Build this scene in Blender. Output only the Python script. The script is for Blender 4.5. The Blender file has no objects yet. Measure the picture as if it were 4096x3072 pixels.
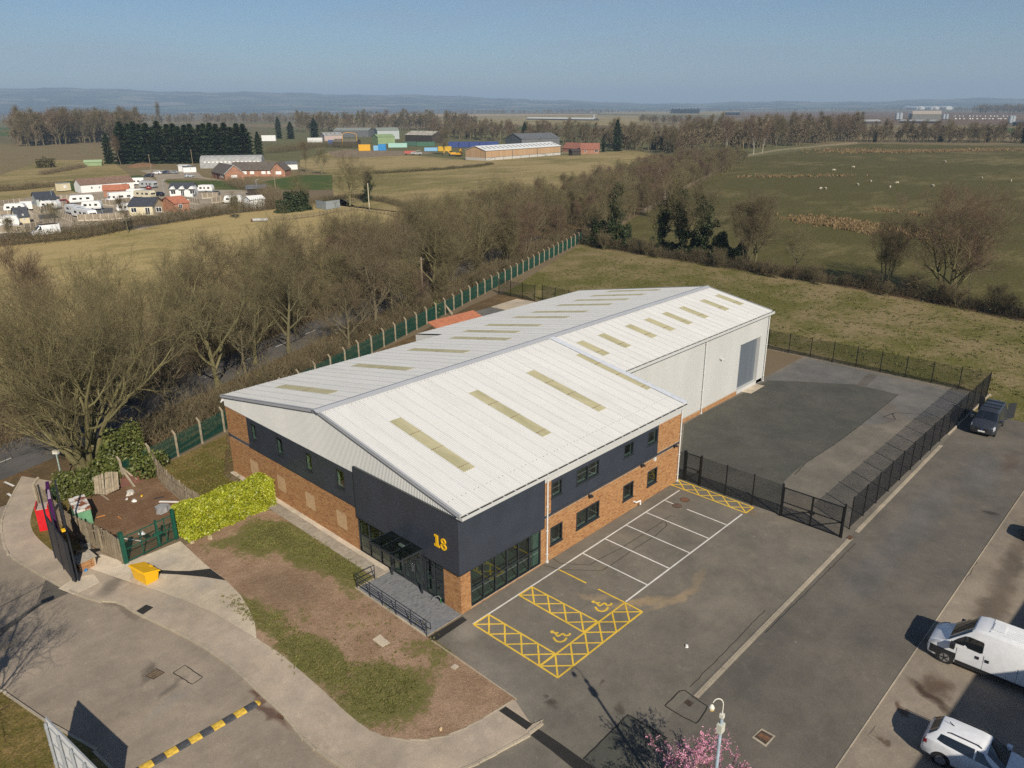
import bpy, math, random
import numpy as np
from mathutils import Vector, Matrix

random.seed(7)
SC = bpy.context.scene
COL = SC.collection

# ------------------------------------------------------------------ camera
CAM_XYZ = (-24.288, -27.365, 27.26)
CAM_F = 3040.1            # focal length in pixels of the 4096 wide photograph
PITCH, ROLL, YAW = math.radians(19.919), math.radians(-0.3855), math.radians(43.750)
_cy, _sy, _cp, _sp = math.cos(YAW), math.sin(YAW), math.cos(PITCH), math.sin(PITCH)
FWD = Vector((_cy * _cp, _sy * _cp, -_sp))
_R = Vector((_sy, -_cy, 0.0))
_U = _R.cross(FWD)
RGT = math.cos(ROLL) * _R + math.sin(ROLL) * _U
UPV = -math.sin(ROLL) * _R + math.cos(ROLL) * _U
cam_data = bpy.data.cameras.new('camera')
cam_data.sensor_width = 36.0
cam_data.lens = CAM_F / 4096.0 * 36.0
cam_data.clip_start = 0.5
cam_data.clip_end = 40000.0
cam = bpy.data.objects.new('camera', cam_data)
M = Matrix((RGT, UPV, -FWD)).transposed().to_4x4()
M.translation = Vector(CAM_XYZ)
cam.matrix_world = M
COL.objects.link(cam)
SC.camera = cam

# ------------------------------------------------------------------ sun and sky
SUN_EL = math.radians(34.0)
SUN_H = Vector((-0.434, -0.901, 0)).normalized()
sun_vec = Vector((SUN_H.x * math.cos(SUN_EL), SUN_H.y * math.cos(SUN_EL), math.sin(SUN_EL)))
sd = bpy.data.lights.new('sun', 'SUN')
sd.energy = 4.6
sd.angle = math.radians(0.53)
sd.color = (1.0, 0.915, 0.775)
sun = bpy.data.objects.new('sun', sd)
sun.rotation_mode = 'QUATERNION'
sun.rotation_quaternion = sun_vec.to_track_quat('Z', 'Y')
sun.location = (-30, -60, 60)
COL.objects.link(sun)

world = bpy.data.worlds.new('World')
SC.world = world
world.use_nodes = True
wn, wl = world.node_tree.nodes, world.node_tree.links
wn.clear()
w_out = wn.new('ShaderNodeOutputWorld')
w_bg = wn.new('ShaderNodeBackground')
w_sky = wn.new('ShaderNodeTexSky')
w_sky.sky_type = 'NISHITA'
w_sky.sun_disc = False
w_sky.sun_elevation = SUN_EL
w_sky.sun_rotation = math.atan2(SUN_H.x, SUN_H.y)
w_sky.altitude = 0.0
w_sky.air_density = 1.0
w_sky.dust_density = 0.35
w_sky.ozone_density = 6.0
w_bg.inputs['Strength'].default_value = 0.058
# thin high cloud: long faint streaks
w_tc = wn.new('ShaderNodeTexCoord')
w_map = wn.new('ShaderNodeMapping')
w_map.inputs['Scale'].default_value = (1.6, 1.6, 11.0)
w_map.inputs['Rotation'].default_value = (0.05, -0.03, 0.3)
w_noi = wn.new('ShaderNodeTexNoise')
w_noi.inputs['Scale'].default_value = 1.9
w_noi.inputs['Detail'].default_value = 5.0
w_noi.inputs['Roughness'].default_value = 0.52
w_ramp = wn.new('ShaderNodeValToRGB')
w_ramp.color_ramp.elements[0].position = 0.46
w_ramp.color_ramp.elements[1].position = 0.82
w_ramp.color_ramp.elements[1].color = (0.5, 0.5, 0.5, 1)
w_mix = wn.new('ShaderNodeMixRGB')
w_mix.inputs['Color2'].default_value = (4.6, 5.0, 6.0, 1)
wl.new(w_tc.outputs['Generated'], w_map.inputs['Vector'])
wl.new(w_map.outputs['Vector'], w_noi.inputs['Vector'])
wl.new(w_noi.outputs['Fac'], w_ramp.inputs['Fac'])
wl.new(w_ramp.outputs['Color'], w_mix.inputs['Fac'])
wl.new(w_sky.outputs['Color'], w_mix.inputs['Color1'])
wl.new(w_mix.outputs['Color'], w_bg.inputs['Color'])
wl.new(w_bg.outputs['Background'], w_out.inputs['Surface'])

SC.view_settings.view_transform = 'Standard'
SC.view_settings.look = 'None'
SC.view_settings.exposure = 0.30
SC.view_settings.gamma = 1.0
SC.view_settings.use_curve_mapping = False
SC.render.engine = 'CYCLES'
cy = SC.cycles
cy.use_denoising = False
try:
    cy.denoiser = 'OPENIMAGEDENOISE'
    cy.denoising_input_passes = 'RGB_ALBEDO_NORMAL'
except Exception:
    pass
cy.max_bounces = 6
cy.diffuse_bounces = 3
cy.glossy_bounces = 3
cy.transmission_bounces = 4
cy.transparent_max_bounces = 12
cy.volume_bounces = 0
cy.use_adaptive_sampling = True
cy.adaptive_threshold = 0.012
cy.caustics_reflective = False
cy.caustics_refractive = False

# ------------------------------------------------------------------ helpers: places
def G(px, py, z=0.0):
    """Where the photograph's pixel (4096 x 3072) lies on the level z: surveying the site from the picture."""
    d = FWD * CAM_F + RGT * (px - 2048.0) + UPV * (1536.0 - py)
    t = (z - CAM_XYZ[2]) / d.z
    return (CAM_XYZ[0] + d.x * t, CAM_XYZ[1] + d.y * t)

def Zm(x0, y0, s):
    return lambda x, y, z=0.0: G(x0 + x / s, y0 + y / s, z)

ZA = Zm(1200, 1800, 1.8433); ZB = Zm(1800, 1600, 1.47467); ZC = Zm(2500, 1200, 1.386)
ZE = Zm(1600, 2100, 1.58); ZD = Zm(0, 1700, 1.58); ZR = Zm(1300, 900, 1.58); ZL = Zm(0, 900, 1.58)
ZS = Zm(100, 1900, 3.16); ZW = Zm(0, 2300, 1.3825); ZK = Zm(0, 640, 3.456); ZN = Zm(560, 600, 2.765)
ZI = Zm(1060, 480, 3.16); ZY = Zm(1740, 520, 2.765); ZF = Zm(2600, 2100, 1.4786); ZH = Zm(2400, 300, 1.304)

# ------------------------------------------------------------------ helpers: objects
def tag(o, label=None, cat=None, group=None, kind=None):
    if label: o['label'] = label
    if cat: o['category'] = cat
    if group: o['group'] = group
    if kind: o['kind'] = kind
    return o

def thing(name, label, cat, loc=(0, 0, 0), rz=0.0, group=None, kind=None):
    o = bpy.data.objects.new(name, None)
    o.empty_display_size = 0.5
    COL.objects.link(o)
    o.location = loc if len(loc) == 3 else (loc[0], loc[1], 0.0)
    o.rotation_euler = (0, 0, rz)
    return tag(o, label, cat, group, kind)

def put(name, me, parent=None, loc=(0, 0, 0), rz=0.0, kind=None, scale=None):
    o = bpy.data.objects.new(name, me)
    COL.objects.link(o)
    o.location = loc
    o.rotation_euler = (0, 0, rz)
    if scale is not None: o.scale = scale if hasattr(scale, '__len__') else (scale,) * 3
    if parent is not None: o.parent = parent
    if kind: o['kind'] = kind
    return o

def copy_tree(o, parent=None, kids=None):
    if kids is None:
        kids = {}
        for x in bpy.data.objects:
            if x.parent: kids.setdefault(x.parent.name, []).append(x)
    c = o.copy()
    COL.objects.link(c)
    if parent is not None: c.parent = parent
    for ch in kids.get(o.name, []): copy_tree(ch, c, kids)
    return c

def fastmesh(name, V, F, mats=(), mi=None, smooth=False):
    """mesh from numpy arrays; F is (n,3) or (n,4)"""
    V = np.asarray(V, dtype=np.float32); F = np.asarray(F, dtype=np.int32)
    me = bpy.data.meshes.new(name)
    me.vertices.add(len(V)); me.vertices.foreach_set('co', V.ravel())
    k = F.shape[1]
    me.loops.add(F.size); me.loops.foreach_set('vertex_index', F.ravel())
    me.polygons.add(len(F)); me.polygons.foreach_set('loop_start', np.arange(len(F), dtype=np.int32) * k)
    for m in mats: me.materials.append(m)
    if mi is not None: me.polygons.foreach_set('material_index', np.asarray(mi, dtype=np.int32))
    me.polygons.foreach_set('use_smooth', np.full(len(F), bool(smooth)))
    me.update(calc_edges=True)
    return me

class MB:
    """collects simple shapes that become ONE mesh"""
    def __init__(s): s.v = []; s.f = []; s.m = []
    def face(s, pts, mi=0):
        n = len(s.v); s.v += [tuple(p) for p in pts]; s.f.append(tuple(range(n, n + len(pts)))); s.m.append(mi); return s
    def hexa(s, p, mi=0):
        n = len(s.v); s.v += [tuple(q) for q in p]
        for f in ((3, 2, 1, 0), (4, 5, 6, 7), (0, 1, 5, 4), (1, 2, 6, 5), (2, 3, 7, 6), (3, 0, 4, 7)):
            s.f.append(tuple(n + i for i in f)); s.m.append(mi)
        return s
    def box(s, x0, x1, y0, y1, z0, z1, mi=0):
        return s.hexa([(x0, y0, z0), (x1, y0, z0), (x1, y1, z0), (x0, y1, z0), (x0, y0, z1), (x1, y0, z1), (x1, y1, z1), (x0, y1, z1)], mi)
    def rbox(s, cx, cy, z0, z1, lx, ly, a=0.0, mi=0, taper=1.0):
        c, q = math.cos(a), math.sin(a); P = []
        for z, t in ((z0, 1.0), (z1, taper)):
            for x, y in ((-lx, -ly), (lx, -ly), (lx, ly), (-lx, ly)):
                P.append((cx + (x * c - y * q) * t / 2, cy + (x * q + y * c) * t / 2, z))
        return s.hexa(P, mi)
    def bar(s, a, b, w, h=None, mi=0):
        """rectangular bar from a to b, w across, h deep"""
        a = Vector(a); b = Vector(b); h = h or w; d = (b - a).normalized()
        ref = Vector((0, 0, 1)) if abs(d.z) < 0.95 else Vector((1, 0, 0))
        u = d.cross(ref).normalized() * (w / 2); v = u.cross(d).normalized() * (h / 2)
        return s.hexa([a - u - v, a + u - v, a + u + v, a - u + v, b - u - v, b + u - v, b + u + v, b - u + v], mi)
    def tube(s, path, r, n=8, mi=0, caps=True):
        path = [Vector(p) for p in path]; k = len(path); base = len(s.v)
        rr = r if hasattr(r, '__len__') else [r] * k
        for i, p in enumerate(path):
            d = (path[min(i + 1, k - 1)] - path[max(i - 1, 0)]).normalized()
            ref = Vector((0, 0, 1)) if abs(d.z) < 0.95 else Vector((1, 0, 0))
            u = d.cross(ref).normalized(); v = u.cross(d)
            for j in range(n):
                t = 2 * math.pi * j / n
                s.v.append(tuple(p + (u * math.cos(t) + v * math.sin(t)) * rr[i]))
        for i in range(k - 1):
            for j in range(n):
                a = base + i * n + j; b = base + i * n + (j + 1) % n
                s.f.append((a, b, b + n, a + n)); s.m.append(mi)
        if caps:
            s.f.append(tuple(base + j for j in reversed(range(n)))); s.m.append(mi)
            s.f.append(tuple(base + (k - 1) * n + j for j in range(n))); s.m.append(mi)
        return s
    def prism(s, poly, z0, z1, mi=0, mside=None):
        n = len(poly); b = len(s.v); ms = mi if mside is None else mside
        z0s = z0 if hasattr(z0, '__len__') else [z0] * n; z1s = z1 if hasattr(z1, '__len__') else [z1] * n
        s.v += [(p[0], p[1], z) for p, z in zip(poly, z0s)] + [(p[0], p[1], z) for p, z in zip(poly, z1s)]
        ar = sum(poly[i][0] * poly[(i + 1) % n][1] - poly[(i + 1) % n][0] * poly[i][1] for i in range(n))
        top = tuple(range(b + n, b + 2 * n))
        s.f.append(top if ar > 0 else top[::-1]); s.m.append(mi)
        for i in range(n):
            j = (i + 1) % n; q = (b + i, b + j, b + n + j, b + n + i)
            s.f.append(q if ar > 0 else q[::-1]); s.m.append(ms)
        return s
    def loft(s, rings, mi=0, closed=True, capa=True, capb=True):
        b = len(s.v); n = len(rings[0])
        for r in rings: s.v += [tuple(p) for p in r]
        for i in range(len(rings) - 1):
            for j in range(n if closed else n - 1):
                a = b + i * n + j; c = b + i * n + (j + 1) % n
                s.f.append((a, c, c + n, a + n)); s.m.append(mi)
        if capa: s.f.append(tuple(b + j for j in reversed(range(n)))); s.m.append(mi)
        if capb: s.f.append(tuple(b + (len(rings) - 1) * n + j for j in range(n))); s.m.append(mi)
        return s
    def mesh(s, name, mats, smooth=False):
        me = bpy.data.meshes.new(name)
        me.from_pydata(s.v, [], s.f)
        for m in (mats if isinstance(mats, (list, tuple)) else [mats]): me.materials.append(m)
        me.polygons.foreach_set('material_index', s.m)
        if smooth: me.polygons.foreach_set('use_smooth', [True] * len(s.f))
        me.update()
        return me
    def build(s, name, mats, parent=None, smooth=False, kind=None, loc=(0, 0, 0), rz=0.0):
        return put(name, s.mesh(name, mats, smooth), parent, loc, rz, kind)

# ------------------------------------------------------------------ helpers: materials
class NT:
    def __init__(s, name):
        s.mat = bpy.data.materials.new(name); s.mat.use_nodes = True
        s.n = s.mat.node_tree.nodes; s.l = s.mat.node_tree.links
        s.bsdf = s.n['Principled BSDF']; s._pos = None
    def new(s, t, **kw):
        x = s.n.new(t)
        for k, v in kw.items(): setattr(x, k, v)
        return x
    def link(s, a, b): s.l.new(a, b)
    def pos(s, local=False):
        if local: return s.new('ShaderNodeTexCoord').outputs['Object']
        if s._pos is None: s._pos = s.new('ShaderNodeNewGeometry').outputs['Position']
        return s._pos
    def noise(s, scale, detail=4.0, rough=0.55, vec=None, stretch=None, local=False):
        n = s.new('ShaderNodeTexNoise')
        n.inputs['Scale'].default_value = scale; n.inputs['Detail'].default_value = detail; n.inputs['Roughness'].default_value = rough
        v = vec or s.pos(local)
        if stretch:
            m = s.new('ShaderNodeMapping'); m.inputs['Scale'].default_value = stretch[:3]
            if len(stretch) > 3: m.inputs['Rotation'].default_value = (0, 0, stretch[3])
            s.link(v, m.inputs['Vector']); v = m.outputs['Vector']
        s.link(v, n.inputs['Vector'])
        return n.outputs['Fac']
    def ramp(s, fac, a, b, smooth=True):
        r = s.new('ShaderNodeMapRange'); r.interpolation_type = 'SMOOTHSTEP' if smooth else 'LINEAR'
        r.inputs['From Min'].default_value = a; r.inputs['From Max'].default_value = b
        s.link(fac, r.inputs['Value']); return r.outputs['Result']
    def math(s, op, a, b=None):
        m = s.new('ShaderNodeMath', operation=op)
        for i, v in enumerate((a, b)):
            if v is None: continue
            if isinstance(v, (int, float)): m.inputs[i].default_value = v
            else: s.link(v, m.inputs[i])
        return m.outputs[0]
    def mix(s, fac, a, b, blend='MIX'):
        m = s.new('ShaderNodeMixRGB', blend_type=blend)
        for i, v in (('Fac', fac), ('Color1', a), ('Color2', b)):
            if isinstance(v, (int, float)): m.inputs[i].default_value = v
            elif isinstance(v, (tuple, list)): m.inputs[i].default_value = (*v[:3], 1)
            else: s.link(v, m.inputs[i])
        return m.outputs['Color']
    def blob(s, cx, cy, rx, ry, wob=None, a=0.0, edge=0.35):
        """soft irregular patch at a place on the ground"""
        d = s.new('ShaderNodeVectorMath', operation='SUBTRACT'); d.inputs[1].default_value = (cx, cy, 0)
        s.link(wob or s.pos(), d.inputs[0])
        m = s.new('ShaderNodeMapping'); m.vector_type = 'TEXTURE'
        m.inputs['Rotation'].default_value = (0, 0, a); m.inputs['Scale'].default_value = (rx, ry, 1e6)
        s.link(d.outputs[0], m.inputs['Vector'])
        L = s.new('ShaderNodeVectorMath', operation='LENGTH'); s.link(m.outputs['Vector'], L.inputs[0])
        return s.ramp(L.outputs['Value'], 1.0 + edge, 1.0 - edge)
    def wobble(s, scale, amt):
        n = s.new('ShaderNodeTexNoise'); n.inputs['Scale'].default_value = scale; n.inputs['Detail'].default_value = 4
        s.link(s.pos(), n.inputs['Vector'])
        a = s.new('ShaderNodeVectorMath', operation='SUBTRACT'); a.inputs[1].default_value = (0.5, 0.5, 0.5); s.link(n.outputs['Color'], a.inputs[0])
        b = s.new('ShaderNodeVectorMath', operation='SCALE'); b.inputs['Scale'].default_value = amt; s.link(a.outputs[0], b.inputs[0])
        c = s.new('ShaderNodeVectorMath', operation='ADD'); s.link(s.pos(), c.inputs[0]); s.link(b.outputs[0], c.inputs[1])
        return c.outputs[0]
    def rnd(s):
        """one number per object and per loose piece"""
        i = s.new('ShaderNodeObjectInfo').outputs['Random']; g = s.new('ShaderNodeNewGeometry').outputs['Random Per Island']
        return s.math('FRACT', s.math('ADD', s.math('MULTIPLY', i, 7.31), g))
    def bump(s, fac, strength=0.3, dist=0.02):
        b = s.new('ShaderNodeBump'); b.inputs['Strength'].default_value = strength; b.inputs['Distance'].default_value = dist
        s.link(fac, b.inputs['Height']); s.link(b.outputs['Normal'], s.bsdf.inputs['Normal'])
    def set(s, color=None, rough=None, metal=None, spec=None):
        b = s.bsdf.inputs
        if color is not None:
            if isinstance(color, (tuple, list)): b['Base Color'].default_value = (*color[:3], 1)
            else: s.link(color, b['Base Color'])
        if rough is not None:
            if isinstance(rough, (int, float)): b['Roughness'].default_value = rough
            else: s.link(rough, b['Roughness'])
        if metal is not None: b['Metallic'].default_value = metal
        if spec is not None: b['Specular IOR Level'].default_value = spec
        return s.mat

MATS = {}
def flat(name, col, rough=0.6, metal=0.0, spec=0.5, var=0.12, scale=3.0, local=True):
    """plain paint, plastic or metal with a little wear"""
    if name in MATS: return MATS[name]
    t = NT(name)
    f = t.noise(scale, 5, 0.6, local=local)
    lo = tuple(c * (1 - var) for c in col); hi = tuple(min(1, c * (1 + var)) for c in col)
    MATS[name] = t.set(t.mix(t.ramp(f, 0.3, 0.7), lo, hi), t.math('ADD', t.math('MULTIPLY', f, 0.2), rough - 0.1), metal, spec)
    return MATS[name]

def varied(name, cols, rough=0.85, spec=0.3, scale=8.0, grain=0.25):
    """each object or loose piece takes its own tone out of cols"""
    if name in MATS: return MATS[name]
    t = NT(name)
    r = t.new('ShaderNodeValToRGB'); r.color_ramp.interpolation = 'LINEAR'
    el = r.color_ramp.elements
    while len(el) < len(cols): el.new(0.5)
    for i, c in enumerate(cols):
        el[i].position = i / (len(cols) - 1); el[i].color = (*c, 1)
    t.link(t.rnd(), r.inputs['Fac'])
    f = t.noise(scale, 4, 0.6)
    c = t.mix(t.math('MULTIPLY', t.ramp(f, 0.35, 0.7), grain), r.outputs['Color'], (0.02, 0.018, 0.015))
    MATS[name] = t.set(c, rough, 0, spec)
    return MATS[name]

def glassy(name, tint=(0.02, 0.03, 0.03), refl=0.10, see=None):
    if name in MATS: return MATS[name]
    t = NT(name)
    if see is None:
        t.set(tint, 0.03, 0, 1.0)
        t.bsdf.inputs['Coat Weight'].default_value = 0.6
        t.bsdf.inputs['Coat Roughness'].default_value = 0.02
        MATS[name] = t.mat
        return t.mat
    out = t.n['Material Output']; t.n.remove(t.bsdf)
    tr = t.new('ShaderNodeBsdfTransparent'); tr.inputs['Color'].default_value = (*see, 1)
    gl = t.new('ShaderNodeBsdfGlossy'); gl.inputs['Roughness'].default_value = 0.01; gl.inputs['Color'].default_value = (0.9, 0.95, 0.95, 1)
    fr = t.new('ShaderNodeLayerWeight'); fr.inputs['Blend'].default_value = 0.5
    f = t.math('ADD', t.math('MULTIPLY', t.math('POWER', fr.outputs['Facing'], 5), 0.8), refl)
    mx = t.new('ShaderNodeMixShader'); t.link(f, mx.inputs['Fac']); t.link(tr.outputs[0], mx.inputs[1]); t.link(gl.outputs[0], mx.inputs[2])
    t.link(mx.outputs[0], out.inputs['Surface'])
    MATS[name] = t.mat
    return t.mat

def poly_sheet(name, pts, z, mat, parent=None, kind='structure'):
    m = MB(); n = len(pts)
    ar = sum(pts[i][0] * pts[(i + 1) % n][1] - pts[(i + 1) % n][0] * pts[i][1] for i in range(n))
    m.face([(p[0], p[1], z) for p in (pts if ar > 0 else pts[::-1])])
    return m.build(name, mat, parent, kind=kind)

def smooth_line(pts, k=6):
    """Catmull-Rom through the points"""
    P = [Vector((*p[:2], 0)) for p in pts]; out = []
    for i in range(len(P) - 1):
        a = P[max(i - 1, 0)]; b = P[i]; c = P[i + 1]; d = P[min(i + 2, len(P) - 1)]
        for j in range(k):
            t = j / k
            q = 0.5 * ((2 * b) + (c - a) * t + (2 * a - 5 * b + 4 * c - d) * t * t + (3 * b - a - 3 * c + d) * t ** 3)
            out.append((q.x, q.y))
    out.append((P[-1].x, P[-1].y))
    return out

def walk(path, step):
    """points every step metres along a path: (x, y, heading)"""
    out = []; carry = 0.0
    for (x0, y0), (x1, y1) in zip(path, path[1:]):
        L = math.hypot(x1 - x0, y1 - y0)
        if L < 1e-6: continue
        a = math.atan2(y1 - y0, x1 - x0); s = carry
        while s < L:
            out.append((x0 + (x1 - x0) * s / L, y0 + (y1 - y0) * s / L, a)); s += step
        carry = s - L
    return out
# ================================================================== ground, fields, roads
def grass_mat(name, green, straw, bare, k_straw=0.5, k_bare=0.2, big=0.02, mid=0.22, fine=2.2, stretch=None, seed=0.0):
    t = NT(name)
    v = t.new('ShaderNodeVectorMath', operation='ADD'); v.inputs[1].default_value = (seed, seed * 1.7, 0); t.link(t.pos(), v.inputs[0]); v = v.outputs[0]
    A = t.noise(big, 5, 0.6, vec=v); B = t.noise(mid, 6, 0.65, vec=v, stretch=stretch); C = t.noise(fine, 6, 0.72, vec=v)
    f = t.math('ADD', t.math('MULTIPLY', A, 0.45), t.math('ADD', t.math('MULTIPLY', B, 0.37), t.math('MULTIPLY', C, 0.30)))
    c = t.mix(t.ramp(f, 0.66 - 0.26 * k_straw, 0.80 - 0.26 * k_straw), green, straw)
    D = t.noise(mid * 0.7, 6, 0.7, vec=v, stretch=(1.3, 0.8, 1))
    g = t.math('ADD', t.math('MULTIPLY', D, 0.75), t.math('MULTIPLY', C, 0.25))
    c = t.mix(t.math('MULTIPLY', t.ramp(g, 0.70 - 0.28 * k_bare, 0.80 - 0.28 * k_bare), 0.85), c, bare)
    E_ = t.noise(fine * 3.2, 3, 0.7, vec=v)
    c = t.mix(1.0, c, t.mix(t.ramp(E_, 0.3, 0.72), (0.62, 0.62, 0.60), (1.25, 1.25, 1.2)), 'MULTIPLY')
    t.set(c, 0.95, 0, 0.1)
    t.bump(t.math('ADD', C, t.math('MULTIPLY', E_, 0.6)), 0.7, 0.10)
    return t.mat

GR_MEADOW = grass_mat('meadow_grass', (0.255, 0.212, 0.080), (0.44, 0.335, 0.158), (0.35, 0.26, 0.122), 0.80, 0.38, 0.018, 0.12, 1.5, (1.0, 1.8, 1, 0.4))
GR_BARN = grass_mat('barn_field_grass', (0.20, 0.172, 0.066), (0.36, 0.275, 0.135), (0.27, 0.205, 0.10), 0.70, 0.2, 0.012, 0.06, 0.7, (0.7, 2.0, 1, 0.9), 31)
GR_SHEEP = grass_mat('pasture_grass', (0.100, 0.090, 0.032), (0.19, 0.155, 0.07), (0.125, 0.094, 0.045), 0.44, 0.46, 0.016, 0.07, 0.9, (0.8, 2.2, 1, -0.78), 77)
GR_PLOT = grass_mat('rough_plot_grass', (0.125, 0.120, 0.034), (0.265, 0.205, 0.110), (0.185, 0.145, 0.075), 0.64, 0.34, 0.03, 0.16, 1.7, None, 13)
GR_PARK = grass_mat('park_grass', (0.075, 0.105, 0.028), (0.18, 0.15, 0.06), (0.12, 0.1, 0.05), 0.35, 0.15, 0.02, 0.1, 1.2, None, 5)
GR_SIDE = grass_mat('side_lawn_grass', (0.13, 0.11, 0.030), (0.26, 0.18, 0.075), (0.24, 0.125, 0.06), 0.55, 0.45, 0.08, 0.4, 3.0, None, 21)

# the far plain: a patchwork of fields
t = NT('far_plain')
vor = t.new('ShaderNodeTexVoronoi'); vor.inputs['Scale'].default_value = 0.0030
mp = t.new('ShaderNodeMapping'); mp.inputs['Scale'].default_value = (1.0, 0.62, 0.0); mp.inputs['Rotation'].default_value = (0, 0, 0.75)
t.link(t.wobble(0.002, 60), mp.inputs['Vector']); t.link(mp.outputs['Vector'], vor.inputs['Vector'])
rr = t.new('ShaderNodeValToRGB'); rr.color_ramp.interpolation = 'CONSTANT'
cols = [(0.15, 0.14, 0.06), (0.24, 0.18, 0.095), (0.11, 0.12, 0.045), (0.17, 0.125, 0.085), (0.16, 0.14, 0.065), (0.20, 0.14, 0.10), (0.13, 0.115, 0.06)]
while len(rr.color_ramp.elements) < len(cols): rr.color_ramp.elements.new(0.5)
for i, c in enumerate(cols):
    rr.color_ramp.elements[i].position = i / len(cols); rr.color_ramp.elements[i].color = (*c, 1)
sp = t.new('ShaderNodeSeparateColor'); t.link(vor.outputs['Color'], sp.inputs['Color']); t.link(sp.outputs[0], rr.inputs['Fac'])
nf = t.noise(0.05, 6, 0.7)
FAR_PLAIN = t.set(t.mix(0.5, rr.outputs['Color'], t.mix(nf, (0.07, 0.065, 0.035), (0.24, 0.2, 0.11))), 1.0, 0, 0.05)

ring = [(17000 * math.cos(a * math.pi / 48), 17000 * math.sin(a * math.pi / 48)) for a in range(96)]
poly_sheet('ground', ring, 0.0, FAR_PLAIN)

# fields (each a sheet 4 mm and more above the ground)
poly_sheet('meadow', [(-170, 165), (20, 173), (60, 179), (120, 187), (112, 168), (112, 104), (-20, 56), (-60, 42), (-200, 30)], 0.004, GR_MEADOW)
poly_sheet('barn_field', [G(*q) for q in [(1350, 822), (1330, 760), (1320, 700), (1200, 665), (1200, 640), (1330, 606), (1560, 612), (1860, 640), (2060, 634), (2540, 600), (2700, 640), (2600, 720), (2400, 850)]] + [(130, 118), (112, 132)], 0.004, GR_BARN)
poly_sheet('sheep_pasture', [(104, 72), (100, 18), (95, -10), (84, -70), (330, -190), (820, -120), G(4096, 585), G(3450, 574), G(2952, 634), (208, 115), (150, 92)], 0.004, GR_SHEEP)
poly_sheet('grass_plot', [(60.2, -12.4), (59.9, 46), (58.6, 54), (106, 75.5), (99, 16), (94, -10), (84, -70), (52, -70), (52.6, -19.8), (52.2, -12.9)], 0.006, GR_PLOT)
poly_sheet('far_left_field', [G(*q) for q in [(0, 700), (180, 640), (440, 640), (520, 700), (430, 760), (280, 790), (0, 880), (-500, 880), (-500, 600), (0, 590)]], 0.004, GR_BARN)
poly_sheet('caravan_lawn', [G(*q) for q in [(230, 728), (560, 700), (600, 715), (640, 745), (560, 775), (300, 770)]], 0.006, GR_PARK)
poly_sheet('bungalow_lawn', [G(*q) for q in [(655, 722), (880, 722), (1010, 735), (1200, 700), (1330, 700), (1330, 760), (1000, 760), (830, 760), (700, 745)]], 0.006, GR_PARK)
STUBBLE = grass_mat('stubble', (0.42, 0.29, 0.15), (0.50, 0.36, 0.20), (0.35, 0.25, 0.13), 0.5, 0.2, 0.004, 0.02, 0.1)
WINTER = grass_mat('winter_crop', (0.085, 0.115, 0.03), (0.13, 0.14, 0.05), (0.12, 0.1, 0.05), 0.3, 0.1, 0.004, 0.02, 0.1)
PLOUGH = grass_mat('ploughed_soil', (0.16, 0.105, 0.066), (0.20, 0.14, 0.09), (0.13, 0.09, 0.06), 0.5, 0.2, 0.004, 0.02, 0.1)
poly_sheet('stubble_field', [G(*q) for q in [(1500, 468), (1480, 458), (2390, 456), (2390, 460)]], 0.02, STUBBLE)
poly_sheet('poultry_field', [G(*q) for q in [(1800, 500), (1500, 469), (2390, 461), (2600, 462), (2600, 500)]], 0.01, GR_BARN)
poly_sheet('crop_field', [G(*q) for q in [(2000, 509), (2380, 498), (2390, 506), (2080, 520)]], 0.02, WINTER)
poly_sheet('ploughed_field', [G(*q) for q in [(2900, 468), (2900, 449), (3400, 446), (4300, 447), (4400, 480), (4200, 500), (3500, 498)]], 0.02, PLOUGH)
poly_sheet('green_field', [G(*q) for q in [(3830, 512), (4300, 512), (4500, 540), (3900, 528)]], 0.03, WINTER)
poly_sheet('hedged_field', [G(*q) for q in [(2400, 455), (2420, 447), (2960, 445), (2960, 460)]], 0.02, GR_BARN)
poly_sheet('strip_field', [G(*q) for q in [(0, 545), (0, 510), (110, 510), (130, 545)]], 0.02, WINTER)
poly_sheet('mid_field', [G(*q) for q in [(1280, 490), (1290, 470), (1500, 466), (1500, 492)]], 0.02, GR_BARN)

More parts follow.
